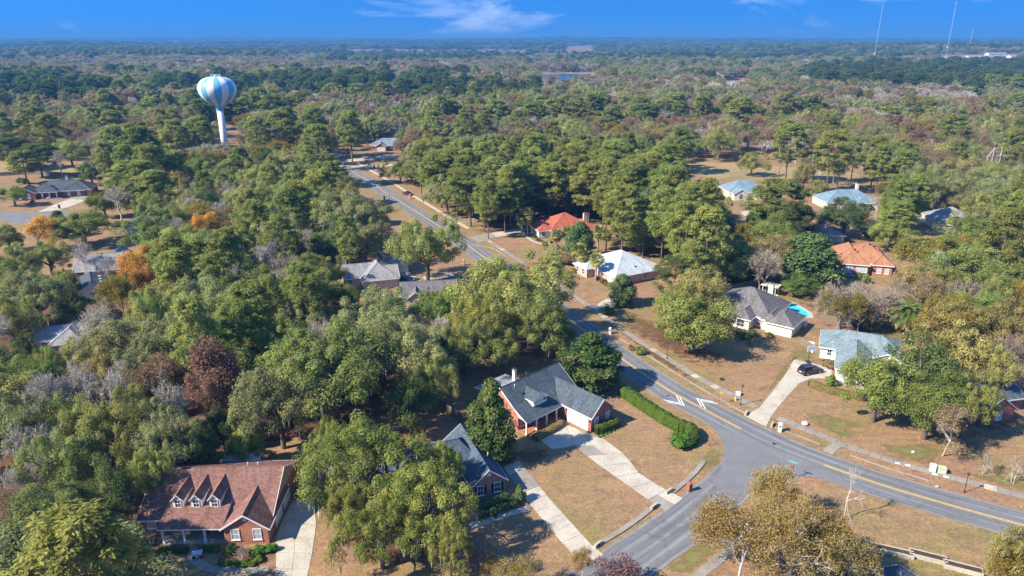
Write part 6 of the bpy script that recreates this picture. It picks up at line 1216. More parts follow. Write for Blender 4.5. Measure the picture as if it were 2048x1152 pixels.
HERO = [
 # front row
 ('bare', 470, 560, 70, 14), ('bare', 545, 520, 60, 14), ('bare', 340, 815, 90, 13), ('bare', 85, 810, 90, 13), ('bare', 215, 800, 80, 13), ('rust', 455, 770, 80, 14), ('bare', 640, 700, 60, 16), ('orange', 285, 575, 70, 13), ('ochre', 400, 440, 60, 13),
 ('pined', 20, 297, 90, 16), ('oak', 140, 303, 80, 14), ('pine', 45, 322, 60, 15), ('olive', 215, 312, 70, 13), ('oak', 128, 566, 60, 9), ('green', 258, 572, 50, 8), ('oak', 205, 612, 46, 7), ('green', 15, 470, 60, 9),
 ('oaky', 878, 930, 105, 10), ('oak', 95, 728, 70, 8), ('olive', 148, 700, 60, 8), ('green', 50, 690, 50, 8),
 ('oaky', 725, 925, 250, 14), ('oaky', 662, 890, 100, 10), ('oaky', 850, 1000, 205, 12), ('oaky', 900, 1085, 110, 9), ('oaky', 760, 1060, 170, 10), ('oaky', 690, 1015, 100, 9),
 ('oak', 665, 735, 300, 18), ('oakg', 555, 800, 190, 15), ('oakg', 800, 700, 190, 16), ('dark', 820, 800, 110, 12), ('oak', 880, 760, 90, 11), ('oakg', 760, 640, 180, 16),
 ('pinelow', 105, 1065, 215, 14), ('pinelow', 15, 1130, 110, 12), ('dark', 210, 985, 120, 11), ('oak', 120, 930, 150, 12), ('oakg', 40, 860, 150, 13), ('oak', 240, 860, 170, 14), ('oakg', 330, 880, 150, 13), ('dark', 400, 895, 90, 10), ('oak', 150, 850, 120, 12), ('oak', 300, 950, 90, 10), ('oak', 20, 760, 110, 11),
 ('rust', 428, 740, 125, 17), ('rust', 405, 800, 70, 12), ('bare', 120, 790, 120, 13), ('bare', 170, 775, 90, 13), ('bare', 60, 965, 80, 9), ('bare', 15, 985, 60, 10), ('bare', 90, 950, 60, 9), ('bare', 250, 765, 80, 12), ('tan', 320, 770, 120, 13), ('olive', 200, 740, 110, 12), ('oakg', 300, 730, 150, 14), ('green', 490, 880, 70, 8), ('dark', 440, 850, 60, 8), ('bush', 430, 870, 40),
 ('myrtle', 262, 1068, 50, 5.5), ('magnolia', 985, 850, 98, 13.5), ('magnolia', 1180, 726, 122, 10.5),
 ('oak', 1030, 575, 250, 18), ('oaky', 960, 640, 150, 15), ('oak', 1075, 640, 170, 14), ('green', 880, 620, 110, 12), ('oak', 985, 690, 130, 11), ('green', 1110, 660, 90, 10), ('oak', 930, 690, 110, 12),
 ('oaky', 868, 607, 70, 9), ('oak', 925, 612, 90, 11), ('green', 690, 590, 60, 9), ('oak', 852, 488, 160, 18), ('oakg', 700, 430, 185, 19), ('oak', 620, 430, 130, 16), ('oakg', 730, 480, 100, 15), ('pine', 640, 375, 80, 21), ('pine', 590, 400, 70, 20), ('pine', 665, 350, 60, 18),
 ('green', 1390, 628, 165, 14), ('olive', 1400, 575, 110, 12), ('laurel', 1245, 580, 56, 8), ('pinelow', 1350, 548, 90, 12), ('pine', 1385, 520, 70, 15), ('olive', 1330, 610, 60, 9), ('olive', 1405, 480, 90, 12),
 ('green', 1762, 755, 130, 14), ('dark', 1845, 740, 150, 15), ('green', 1865, 800, 130, 12), ('oak', 1940, 800, 120, 12), ('olive', 1900, 690, 150, 14), ('twig', 2000, 700, 110, 11), ('tan', 1900, 850, 90, 9), ('olive', 2020, 640, 110, 13),
 # autumn trees at the junction
 ('sparse', 1490, 1075, 210, 11.5), ('sparse', 1580, 1100, 230, 12), ('sparse', 1550, 985, 130, 9), ('sparse', 1650, 1085, 180, 11), ('sparse', 1670, 1130, 160, 10), ('birch', 1700, 972, 62, 8.6), ('olive', 2025, 1110, 110, 10), ('ochre', 2005, 1135, 70, 8),
 ('myrtle', 1976, 918, 34, 4.2), ('myrtle', 2030, 930, 44, 4.6), ('sparse', 1040, 1150, 110, 5), ('plum', 1245, 1150, 110, 5), ('sparse', 1165, 1122, 56, 4.2), ('sparse', 985, 1142, 70, 3.6), ('plum', 948, 1115, 40, 3),
 # left middle
 ('orange', 70, 460, 88, 11), ('green', 160, 447, 112, 12), ('magnolia', 118, 450, 40, 9), ('bare', 165, 515, 62, 11), ('bare', 218, 540, 50, 10), ('green', 95, 510, 70, 10), ('oak', 30, 530, 110, 12), ('dark', 150, 610, 60, 10), ('oakg', 70, 590, 140, 13), ('oak', 20, 640, 90, 12), ('green', 300, 460, 110, 12), ('oak', 330, 440, 80, 12),
 ('orange', 265, 545, 80, 13), ('ochre', 240, 590, 90, 13), ('orange', 300, 520, 60, 12), ('tan', 215, 640, 90, 11), ('orange', 410, 460, 60, 13), ('ochre', 375, 480, 55, 12), ('ochre', 440, 470, 60, 13), ('ochre', 345, 500, 40, 11),
 ('pine', 400, 520, 80, 18), ('pine', 350, 545, 80, 18), ('pine', 450, 500, 70, 18), ('pine', 480, 490, 70, 18), ('pine', 330, 520, 70, 17), ('pine', 510, 440, 70, 19), ('pine', 560, 470, 70, 18), ('bare', 510, 530, 72, 14), ('twig', 570, 545, 84, 13), ('oakg', 420, 610, 170, 16), ('oak', 320, 630, 150, 15), ('oakg', 380, 680, 140, 15), ('pine', 500, 620, 110, 19), ('pine', 475, 660, 90, 18), ('pine', 540, 600, 60, 17), ('pine', 615, 605, 80, 19), ('pine', 600, 570, 70, 17), ('oak', 560, 690, 140, 15), ('oakg', 620, 650, 110, 15), ('pine', 695, 470, 50, 18),
 ('pine', 270, 355, 110, 20), ('pine', 310, 370, 70, 18), ('twig', 250, 300, 120, 18), ('tan', 260, 280, 110, 18), ('dark', 180, 340, 50, 12), ('pined', 75, 310, 80, 16), ('bare', 120, 325, 40, 14), ('bare', 235, 400, 70, 13), ('green', 205, 400, 60, 11), ('oak', 265, 400, 80, 12), ('green', 25, 385, 55, 9), ('oak', 300, 410, 70, 12), ('bushyellow', 65, 402, 10), ('bush', 232, 447, 26, 2), ('bushdark', 45, 362, 24, 2.5), ('bushdark', 38, 360, 12, 2),
 ('ochre', 370, 330, 60, 13), ('ochre', 425, 320, 60, 13), ('olive', 470, 310, 80, 14), ('ochre', 520, 310, 60, 13), ('olive', 580, 320, 90, 14), ('ochre', 560, 300, 60, 13), ('oak', 440, 370, 90, 14), ('oak', 510, 360, 100, 14), ('dark', 420, 410, 70, 13), ('oak', 560, 370, 80, 15), ('oak', 480, 420, 90, 14), ('olive', 370, 430, 60, 12), ('dark', 460, 340, 60, 12),
 # pines behind the red roof and by the far road
 ('oak', 800, 340, 70, 10), ('oak', 825, 345, 60, 10), ('pine', 880, 340, 90, 21), ('oakg', 895, 385, 90, 15), ('pine', 940, 370, 90, 21), ('pine', 990, 350, 80, 22), ('pine', 1030, 362, 80, 22), ('pine', 1070, 350, 80, 22), ('pine', 1100, 362, 80, 21), ('pine', 1140, 350, 80, 22), ('pine', 1180, 362, 80, 22), ('pine', 1220, 340, 90, 23), ('pine', 1260, 360, 90, 23), ('pine', 1300, 340, 90, 23), ('pine', 1340, 370, 90, 22), ('pine', 1380, 400, 80, 20), ('pine', 1330, 320, 80, 22), ('pine', 1230, 310, 80, 22), ('pine', 1150, 320, 80, 22),
 ('oakg', 1285, 430, 150, 15), ('oak', 1330, 460, 90, 12), ('green', 1265, 478, 80, 6), ('green', 1380, 440, 80, 13), ('oak', 1420, 420, 90, 14), ('laurel', 1160, 480, 56, 11), ('pine', 1560, 400, 125, 21), ('pined', 1590, 440, 80, 17), ('dark', 1690, 430, 112, 13), ('laurel', 1620, 520, 118, 14), ('laurel', 1490, 530, 62, 9), ('olive', 1410, 520, 80, 11), ('twig', 1530, 530, 70, 12), ('twig', 1545, 500, 60, 11), ('olive', 1400, 455, 60, 11),
 ('ochre', 1684, 612, 80, 10), ('twig', 1690, 600, 120, 11), ('twig', 1750, 600, 110, 10), ('green', 1595, 565, 70, 6), ('tan', 1720, 630, 70, 8), ('ochre', 1850, 510, 120, 14), ('bare', 1875, 540, 60, 13), ('ochre', 1920, 500, 80, 12), ('olive', 1830, 560, 90, 11), ('twig', 1910, 590, 90, 11), ('ochre', 1895, 620, 80, 11), ('olive', 1925, 640, 110, 12), ('pine', 1800, 430, 70, 15), ('cedar', 1808, 395, 30, 9), ('cedar', 1838, 400, 36, 9), ('green', 1780, 460, 80, 11), ('oakg', 1950, 468, 110, 12), ('oak', 2000, 420, 140, 15), ('oak', 1960, 520, 120, 13), ('green', 2020, 560, 120, 14), ('oak', 1990, 600, 90, 13), ('olive', 1985, 735, 90, 12), ('oak', 2000, 480, 70, 12), ('bare', 1755, 410, 30, 9), ('oak', 1505, 325, 62, 11), ('bare', 1680, 340, 50, 14), ('pine', 1810, 330, 60, 20), ('bare', 1820, 345, 50, 15), ('olive', 1930, 340, 90, 15), ('ochre', 1780, 390, 60, 12), ('olive', 1610, 345, 50, 14), ('green', 1640, 375, 36, 8), ('ochre', 1480, 470, 60, 10),
]
for r_ in HERO: T(*r_)
for u, v, w, h_, l in ((1043, 430, 30, 8.5, 'cabbage palm, farther of two left of the red roof'), (1055, 424, 32, 9.5, 'cabbage palm, taller of two left of the red roof'), (1113, 465, 30, 7.5, 'cabbage palm, first of two before the red roofed house'), (1134, 459, 32, 8, 'cabbage palm, second of two before the red roofed house'), (1197, 459, 31, 8, 'cabbage palm, left one of two behind the pale roof'), (1214, 463, 30, 7.8, 'cabbage palm, right one of two behind the pale roof'), (1157, 494, 34, 8.5, 'cabbage palm left of the pale roofed porch, farther'), (1167, 503, 28, 7.5, 'cabbage palm left of the pale roofed porch, shorter'), (1193, 514, 35, 8, 'cabbage palm shading the white-blue roof'), (1090, 486, 18, 4.6, 'small lone cabbage palm on the tan lawn'), (1434, 466, 26, 9.5, 'tall fan palm with dead skirt beside the dark brick house'), (748, 575, 30, 5, 'cabbage palm below the taupe house')): T('palm', u, v, w, h_, l)
T('date', 1815, 605, 86, 7.0, 'broad date palm in the back garden beyond the teal roof')
SHRUBS = [('clipped', 1362, 893, 46, 2.1), ('clipped', 327, 1104, 15), ('clipped', 342, 1104, 15), ('clipped', 357, 1104, 15), ('clipped', 372, 1104, 15), ('clipped', 405, 1102, 17), ('clipped', 421, 1101, 16), ('clipped', 435, 1101, 16), ('clipped', 460, 1104, 24), ('clipped', 522, 1106, 26), ('clipped', 544, 1102, 24), ('clipped', 507, 1112, 22), ('clipped', 518, 1122, 18), ('clipped', 458, 1128, 18), ('clipped', 473, 1131, 18), ('clipped', 490, 1131, 20), ('clipped', 505, 1131, 16), ('bushdark', 446, 1128, 18), ('myrtle', 484, 1116, 40, 1.9),
          ('bushdark', 965, 1035, 26), ('bushdark', 985, 1030, 26), ('bushdark', 1005, 1022, 28), ('bushdark', 1025, 1012, 28), ('bushdark', 1042, 1003, 26, 2.4),
          ('clipped', 1199, 875, 6), ('clipped', 1206, 872, 6), ('clipped', 1213, 869, 6), ('clipped', 1220, 866, 6), ('clipped', 1227, 862, 6), ('bushdark', 1176, 866, 8),
          ('bushdark', 1490, 677, 22), ('bushdark', 1505, 672, 20), ('bushyellow', 1537, 674, 18), ('bushdark', 1478, 668, 16), ('bushbrown', 1655, 735, 28), ('bush', 1670, 732, 20), ('bush', 1662, 770, 26, 2.2), ('bush', 1215, 628, 28, 2.0),
          ('bushbrown', 1075, 540, 44, 2.4), ('bushbrown', 1130, 528, 44, 3.5), ('bush', 1150, 545, 16), ('bushbrown', 1160, 542, 18), ('bush', 1195, 560, 14), ('bushbrown', 1205, 566, 18), ('bushbrown', 1215, 572, 16), ('bush', 1222, 575, 14), ('bushdark', 1052, 466, 9), ('bushdark', 1062, 471, 9), ('bushdark', 1070, 476, 10), ('bushbrown', 1077, 482, 12), ('bushdark', 1102, 486, 8), ('bushdark', 1114, 497, 12), ('bushdark', 1126, 500, 12),
          ('bushred', 752, 297, 26, 3), ('bushred', 775, 299, 30, 3), ('bush', 730, 327, 8, 1.4), ('bush', 738, 331, 8, 1.4), ('bush', 768, 324, 8, 1.4), ('bush', 749, 338, 4, 2.6), ('bush', 757, 338, 4, 2.6), ('bush', 766, 338, 4, 2.6), ('bush', 1868, 445, 12), ('bush', 1724, 566, 26, 3), ('bush', 1280, 708, 22, 1.6), ('bushbrown', 1262, 700, 16), ('bushyellow', 1500, 690, 10), ('laurel', 1715, 655, 40, 4), ('bushdark', 1740, 660, 40, 3), ('laurel', 500, 895, 40, 5), ('bushdark', 600, 985, 16, 1.6), ('bushdark', 596, 1000, 14, 1.4), ('bushyellow', 545, 915, 18)]
for r_ in SHRUBS: B(*r_)
# clipped hedges: a rounded body of leaves along a line
def hedge(px, w, hgt, label, leaf='leaf_hedge', dens=420, size=0.085):
    P = catmull([G(*p) for p in px], 0.5); rng = np.random.default_rng(int(px[0][0])); V, N, T_ = [], [], []
    Q = np.array([[p.x, p.y, 0] for p in P]); seg = np.linalg.norm(np.diff(Q[:, :2], axis=0), axis=1); L = seg.sum(); n = int(L * (w + 2 * hgt) * dens); s = rng.random(n) * L; c = np.concatenate([[0], np.cumsum(seg)]); i = np.clip(np.searchsorted(c, s) - 1, 0, len(seg) - 1); f = (s - c[i]) / seg[i]
    base = Q[i] + (Q[i + 1] - Q[i]) * f[:, None]; d = unit(Q[i + 1] - Q[i]); r = np.stack([d[:, 1], -d[:, 0], 0 * s], 1); th = rng.random(n) * np.pi; k = 0.9 + 0.16 * rng.random(n); e = 2 / 3.2; ends = np.minimum(1, np.sqrt(np.clip(np.minimum(s, L - s) / (w * 0.5), 0.02, 1)))
    cx, cz = np.sign(np.cos(th)) * np.abs(np.cos(th)) ** e, np.sin(th) ** e; wob = 1 + 0.03 * np.sin(s * 1.7) + 0.03 * np.sin(s * 4.1 + 1); low = rng.random(n) < 0.35; cz = np.where(low, rng.random(n) * 0.8, cz); cx = np.where(low, np.sign(cx), cx)
    c_ = base + r * (cx * w * 0.5 * k * ends * wob)[:, None]; c_[:, 2] = cz * hgt * k * wob * (0.75 + 0.25 * ends); nr = r * cx[:, None] + np.array([0, 0, 1.0]) * cz[:, None] + rng.normal(size=(n, 3)) * 0.45
    v_, f_, t_ = diamonds(c_, nr, size * (0.6 + 0.8 * rng.random(n)), 0.65, np.clip(0.2 + 0.06 * np.sin(s * 2.3) + 0.7 * rng.random(n), 0, 1), rng)
    t = thing('hedge', label, 'hedge', P[0]); link('foliage', tri_soup('hedge_leaves', v_ - np.array(P[0]), f_, t_, leaf), t)
    hw = [p - P[0] for p in P]; m = MB(); A, B_ = offset(hw, -w * 0.38), offset(hw, w * 0.38); vs = []; fs = []
    for a, b in zip(A, B_): vs += [(a.x, a.y, 0), (a.x, a.y, hgt * 0.86), (b.x, b.y, hgt * 0.86), (b.x, b.y, 0)]
    for q in range(len(A) - 1):
        for j in range(3): fs.append((4 * q + j, 4 * q + j + 1, 4 * q + 5 + j, 4 * q + 4 + j))
    m.add(vs, fs).build('inner_twigs', 'soil', t)
hedge([(1243, 787), (1262, 800), (1300, 826), (1335, 848), (1362, 862), (1382, 868), (1386, 880), (1378, 890), (1366, 893)], 1.9, 1.9, 'long green clipped hedge curling at its end beside the road'); hedge([(1190, 868), (1210, 860), (1236, 850)], 1.5, 1.5, 'low clipped hedge below the garage gable of the slate house'); hedge([(1618, 770), (1660, 785), (1730, 800)], 1.5, 1.1, 'low olive hedge along the parking pad lawn', 'leaf_olive'); hedge([(1068, 881), (1100, 864), (1126, 848)], 1.3, 0.9, 'brownish low hedge along the brick porch', 'leaf_olive'); hedge([(952, 1020), (990, 1008), (1018, 998)], 1.1, 1.1, 'dark low hedge under the shuttered gable windows', 'leaf_dark')

# ------------------------------------------------------------------ woodland between the single trees
WOODS = [  # photo outline, species mix, spacing
 ([(0, 600), (150, 625), (230, 590), (330, 470), (360, 400), (330, 330), (430, 300), (620, 310), (690, 360), (740, 400), (690, 520), (665, 590), (700, 625), (880, 640), (1000, 560), (1120, 560), (1140, 650), (1080, 690), (930, 740), (860, 800), (560, 880), (440, 890), (290, 930), (250, 1040), (180, 1100), (170, 1200), (-40, 1200), (-40, 600)], ['oak', 'oakg', 'oak', 'oakg', 'pine', 'olive', 'green', 'dark', 'bare', 'bare', 'tan', 'olive'], 7.6),
 ([(840, 300), (1000, 290), (1300, 290), (1420, 350), (1420, 470), (1330, 480), (1260, 420), (1190, 415), (1060, 425), (960, 425), (860, 400), (840, 340)], ['pine', 'pine', 'pine', 'oakg'], 7.5),
 ([(1740, 380), (1840, 350), (2100, 330), (2100, 480), (1960, 470), (1900, 480), (1860, 400), (1780, 430)], ['oak', 'olive', 'green', 'oakg', 'pine'], 9.5), ([(1870, 520), (2100, 510), (2100, 760), (1980, 830), (1900, 700), (1880, 600)], ['oak', 'olive', 'twig', 'ochre', 'green'], 9.5),
 ([(1540, 540), (1640, 560), (1800, 560), (1880, 580), (1860, 640), (1700, 640), (1640, 600)], ['twig', 'twig', 'ochre', 'tan'], 8.0), ([(1430, 440), (1540, 440), (1650, 440), (1640, 560), (1540, 570), (1440, 560), (1400, 500)], ['olive', 'twig', 'laurel', 'green'], 9.0),
 ([(640, 240), (800, 270), (740, 300), (640, 290), (440, 290), (0, 290), (-40, 230), (300, 220)], ['oak', 'oakg', 'pine', 'tan', 'olive', 'tan', 'ochre', 'twig', 'bare', 'pine'], 15.0, 1.45), ([(790, 240), (2100, 250), (2100, 330), (1700, 330), (1360, 315), (1180, 292), (900, 300), (800, 320)], ['pine', 'pine', 'oak', 'rust', 'olive', 'tan', 'ochre', 'twig', 'bare', 'oakg', 'tan', 'tan'], 14.5, 1.4),
 ([(0, 300), (60, 300), (340, 300), (420, 330), (330, 340), (200, 320), (0, 318)], ['oak', 'tan', 'dark', 'pine'], 12.0)]
MASKS = [[(1150, 610), (1210, 590), (1300, 680), (1420, 760), (1540, 680), (1640, 700), (1690, 800), (1900, 890), (2100, 900), (2100, 1100), (1100, 1200), (900, 1200), (560, 1200), (540, 1090), (260, 1080), (270, 940), (560, 900), (960, 740), (1130, 700)], [(640, 290), (700, 290), (1010, 510), (960, 540), (780, 420), (690, 360), (655, 320)], [(690, 500), (830, 500), (920, 570), (900, 610), (690, 600)], [(1365, 318), (1670, 335), (1660, 362), (1380, 350)], [(1440, 350), (1540, 350), (1540, 400), (1440, 400)], [(1635, 365), (1760, 365), (1760, 412), (1635, 412)], [(1845, 385), (1930, 385), (1920, 445), (1845, 445)], [(0, 320), (200, 320), (200, 470), (0, 470)], [(395, 150), (485, 150), (470, 295), (430, 295)], [(1655, 465), (1790, 465), (1790, 560), (1655, 560)], [(1430, 560), (1630, 560), (1630, 690), (1430, 690)], [(40, 660), (140, 660), (140, 715), (40, 715)], [(150, 565), (225, 565), (225, 605), (150, 605)], [(740, 262), (795, 262), (795, 345), (690, 345)], [(190, 478), (265, 478), (265, 560), (190, 560)], [(1640, 655), (1780, 655), (1780, 760), (1640, 760)], [(245, 425), (300, 425), (300, 475), (245, 475)], [(940, 440), (1060, 415), (1200, 415), (1240, 460), (1340, 510), (1330, 550), (1200, 600), (960, 520)]]
FAIR = [[(1350, 318), (1480, 323), (1670, 335), (1725, 350), (1660, 368), (1420, 362), (1360, 340)], [(-60, 318), (120, 322), (340, 336), (330, 356), (-60, 354)], [(1045, 290), (1190, 294), (1185, 308), (1050, 308)]]; frng = random.Random(5); MAIN2 = [(p.x, p.y) for p in MAIN[::2]] + [(p.x, p.y) for p in SIDE]
def blocked(u, v, ur, vr):
    for m in MASKS:
        for a, b in ((0, 0), (ur * .75, 0), (-ur * .75, 0), (0, vr), (0, -vr)):
            if in_poly(u + a, v + b, m): return True
    return False
# houses that stand in the clear: outline in the photo and how far off they are
CLEAR = [((1062, 426, 1190, 470), 222), ((1165, 497, 1326, 560), 178), ((680, 505, 905, 600), 165), ((1660, 470, 1785, 545), 186), ((1470, 572, 1620, 665), 143), ((1645, 660, 1740, 720), 128), ((1455, 357, 1530, 395), 280), ((1643, 370, 1752, 408), 262), ((1856, 388, 1925, 436), 228), ((58, 350, 190, 392), 280), ((195, 483, 260, 555), 183), ((160, 572, 215, 600), 160), ((55, 668, 130, 710), 137), ((255, 432, 290, 470), 225), ((1375, 322, 1645, 362), 335), ((1552, 598, 1615, 634), 150), ((660, 303, 960, 508), 190), ((745, 268, 792, 330), 395), ((1455, 437, 1505, 478), 215), ((435, 200, 465, 283), 390), ((870, 868, 1010, 990), 83), ((1778, 580, 1852, 660), 147), ((2005, 750, 2060, 860), 104)]
def hides(P, u, v, ur, vr):
    for (a, b, c, d), yy in CLEAR:
        if P.y < yy and a - ur * 0.6 < u < c + ur * 0.6 and b - vr * 1.2 < v < d + vr * 0.7: return True
    return False
for t in TREES:
    u, v, zc = PX((t[1], t[2], t[4] * SPECIES[t[0]][3])); ur = t[3] * FPX / zc; vr = t[4] * 0.4 * FPX / zc
    for (a, b, c, d), yy in CLEAR:
        if t[2] < yy and a - ur * 0.5 < u < c + ur * 0.5 and b - vr * 0.6 < v < d + vr * 0.4 and t[4] > 4: print('HIDES', t[0], round(u), round(v), round(2 * ur), t[4], (a, b, c, d))
for poly, mix, spc, *big in WOODS:
    us = [p[0] for p in poly]; vs_ = [p[1] for p in poly]; tries = 0
    while tries < (6000 if spc < 9.1 else 1500):
        tries += 1; u, v = frng.uniform(min(us), max(us)), frng.uniform(min(vs_), max(vs_))
        # even coverage on the land rather than in the picture
        if frng.random() > min(1.0, ((62.0 / max(0.02, _S + _C * (v - 576) / FPX)) / 480.0) ** 2 + 0.12): continue
        if not in_poly(u, v, poly): continue
        sp = frng.choice(mix); H0, R0, cf = SPECIES[sp][1:]; bg = big[0] if big else 1.0; k = frng.uniform(0.8, 1.15); h_ = H0 * k * (1 + (bg - 1) * 0.4); P = G(u, v, h_ * cf)
        if any(math.hypot(P.x - x, P.y - y) < r + R0 * 0.5 for x, y, r in HOUSE_SPOTS): continue
        if min((P.x - x) ** 2 + (P.y - y) ** 2 for x, y in MAIN2) < (4 + R0 * 0.5) ** 2: continue
        if any(math.hypot(P.x - t[1], P.y - t[2]) < 0.52 * (spc * 0.72 + t[3]) for t in TREES): continue
        if any(in_poly(*PX((P.x, P.y, 0))[:2], q) for q in FAIR): continue
        zc = PX(P)[2]; ur = R0 * k * FPX / zc; vr = h_ * (1 - cf) * FPX / zc * 0.9
        if blocked(u, v, ur, vr): continue
        if hides(P, u, v, ur, vr): continue
        put(sp, P.x, P.y, R0 * k * bg * frng.uniform(0.85, 1.1) * (0.8 if 'oak' in sp and big else 1), h_)
# ------------------------------------------------------------------ labels that single each plant out, by the thing it stands nearest to
LAND = [(G(1090, 800), 'slate-roofed brick house'), (G(430, 1040), 'dormer house'), (G(980, 960), 'navy-roofed house'), (G(449, 315), 'water tower'), (G(1540, 640), 'pool house'), (G(1700, 715), 'teal-roofed house'), (G(1260, 550), 'pale metal-roofed house'), (G(1130, 465), 'red-roofed house'), (G(1720, 545), 'orange-roofed house'), (G(740, 560), 'taupe chimney house'), (G(870, 590), 'dark-roofed roadside house'),
        (G(125, 385), 'white portico house'), (G(225, 550), 'grey gabled brick house'), (G(190, 595), 'skylight house'), (G(95, 700), 'pale roof in the woods'), (G(270, 460), 'blue-grey cul-de-sac house'), (G(1490, 390), 'fairway blue-roofed house'), (G(1700, 405), 'chimney blue-roofed house'), (G(1890, 435), 'grey forecourt house'), (G(1480, 470), 'dark brick house'), (G(2030, 850), 'edge brick house'), (G(1850, 1150), 'lower-edge house'), (G(1500, 900), 'road junction'), (G(1380, 806), 'near chevrons'), (G(742, 366), 'far chevrons'), (G(667, 308), 'road bend'),
        (G(816, 390), 'maroon car'), (G(1815, 650), 'date palm'), (G(1122, 315), 'transformer pole'), (G(1558, 352), 'fairway pole'), (G(1978, 378), 'transmission frame'), (G(345, 318), 'pale utility pole'), (G(768, 300), 'house beyond the bend'), (G(12, 248), 'dark woodland-edge house'), (G(1690, 232), 'bare-wood house'), (G(1193, 214), 'far orange gable'), (G(565, 205), 'house by the tower stem'), (G(785, 213), 'far lane house'), (G(0, 870), 'woodland corner'), (G(500, 700), 'rust cypress wood'), (G(1280, 420), 'pine grove'), (G(1500, 250), 'ridge woods'), (G(1900, 270), 'olive ridge woods'), (G(700, 660), 'hidden small pool'), (G(300, 880), 'deep left woods'), (G(1000, 280), 'cypress line'), (G(200, 260), 'cable woods'), (G(560, 560), 'twin leafless trees'), (G(400, 520), 'orange maple row')]
ORD = ['nearest', 'second nearest', 'third nearest', 'fourth nearest', 'fifth nearest', 'sixth nearest', 'seventh nearest', 'eighth nearest', 'ninth nearest', 'tenth nearest', 'eleventh nearest', 'twelfth nearest'] + [w + ' nearest' for w in ('thirteenth', 'fourteenth', 'fifteenth', 'sixteenth', 'seventeenth', 'eighteenth', 'nineteenth', 'twentieth')] + ['twenty-%s nearest' % w for w in ("first", "second", "third", "fourth", "fifth", "sixth", "seventh", "eighth", "ninth")] + ["thirt%s nearest" % w for w in ("ieth", "y-first", "y-second", "y-third", "y-fourth", "y-fifth", "y-sixth", "y-seventh", "y-eighth", "y-ninth")]
bins = {}
for t in TREES:
    sp, x, y, rad, h_, o, lab = t; L, nm = min(LAND, key=lambda q: (q[0].x - x) ** 2 + (q[0].y - y) ** 2); dx, dy = x - L.x, y - L.y
    rel = ('behind' if dy > 0 else 'in front of') if abs(dy) > abs(dx) else ('right of' if dx > 0 else 'left of'); bins.setdefault((sp, nm, rel), []).append((math.hypot(dx, dy), t))
for (sp, nm, rel), rows in bins.items():
    rows.sort(key=lambda q: q[0])
    for i, (_, t) in enumerate(rows):
        base = NAMES[sp][1]; lab = t[6] or (f'{base} {rel} the {nm}' if len(rows) == 1 else f'{base} {rel} the {nm}, {ORD[min(i, len(ORD) - 1)]} of {len(rows)}')
        tag(t[5], lab, CATS.get(NAMES[sp][0], 'tree'), {'shrub': 'garden shrubs', 'cabbage_palm': 'cabbage palms'}.get(NAMES[sp][0], 'trees of the ' + ('pine groves' if 'pine' in NAMES[sp][0] else 'mixed woodland')))

# ------------------------------------------------------------------ the far woodland: one mass beyond the trees that can be told apart
PROTO = bpy.data.collections.new('woodland_sources')
FARSP = ['pine', 'pined', 'oak', 'oakg', 'dark', 'olive', 'tan', 'twig', 'bare', 'ochre', 'rust', 'green', 'orange']
def far_proto(i, sp):
    H0, R0, cf = SPECIES[sp][1:]; parts = SPECIES[sp][0][0][1]; Vs, Fs, Ts, Ms, mats, b = [], [], [], [], [], 0; rng = np.random.default_rng(i)
    for k, (V, F, t, m) in parts.items():
        if k == 'spanish_moss': continue
        F4 = F if F.shape[1] == 4 else np.concatenate([F, F[:, 2:3]], 1)
        if k in ('crown', 'twigs'):
            keep = rng.random(len(F4)) < (0.30 if k == 'crown' else 0.6); c = V[F].mean(1, keepdims=True); V2 = (c + (V[F] - c) * (1.9 if k == 'crown' else 1.0))[keep]; n = F.shape[1]
            if n == 3: c3 = V2.mean(1, keepdims=True); V2 = c3 + (V2 - c3) * np.array([1.3, 1.3, 1.0]); V2 = np.concatenate([V2, V2[:, 2:3] + 0.06], 1)
            V = V2.reshape(-1, 3); F4 = np.arange(len(V)).reshape(-1, 4); t = np.repeat(rng.random(len(F4)) * 0.5 + 0.5 * t[F[:, 0]][keep], 4)
        Vs.append(V); Fs.append(F4 + b); Ts.append(t); Ms.append(np.full(len(F4), len(mats))); mats.append(m); b += len(V)
    me = tri_soup('far_tree', np.concatenate(Vs), np.concatenate(Fs), np.concatenate(Ts), mats[0])
    for m in mats[1:]: me.materials.append(MATS[m])
    me.polygons.foreach_set('material_index', np.concatenate(Ms).astype('i')); o = bpy.data.objects.new('far_tree_%02d_%s' % (i, sp), me); PROTO.objects.link(o)
for i, sp in enumerate(FARSP): far_proto(i, sp)
def vnoise(x, y, s, seed):
    """smooth value noise, vectorised"""
    X, Y = x / s + seed * 17.3, y / s - seed * 9.1; i, j = np.floor(X), np.floor(Y); fx, fy = X - i, Y - j; fx, fy = fx * fx * (3 - 2 * fx), fy * fy * (3 - 2 * fy)
    hsh = lambda a, b: np.modf(np.abs(np.sin(a * 127.1 + b * 311.7 + seed * 74.7) * 43758.5453))[0]
    return (hsh(i, j) * (1 - fx) + hsh(i + 1, j) * fx) * (1 - fy) + (hsh(i, j + 1) * (1 - fx) + hsh(i + 1, j + 1) * fx) * fy
rng = np.random.default_rng(3); PTS = []
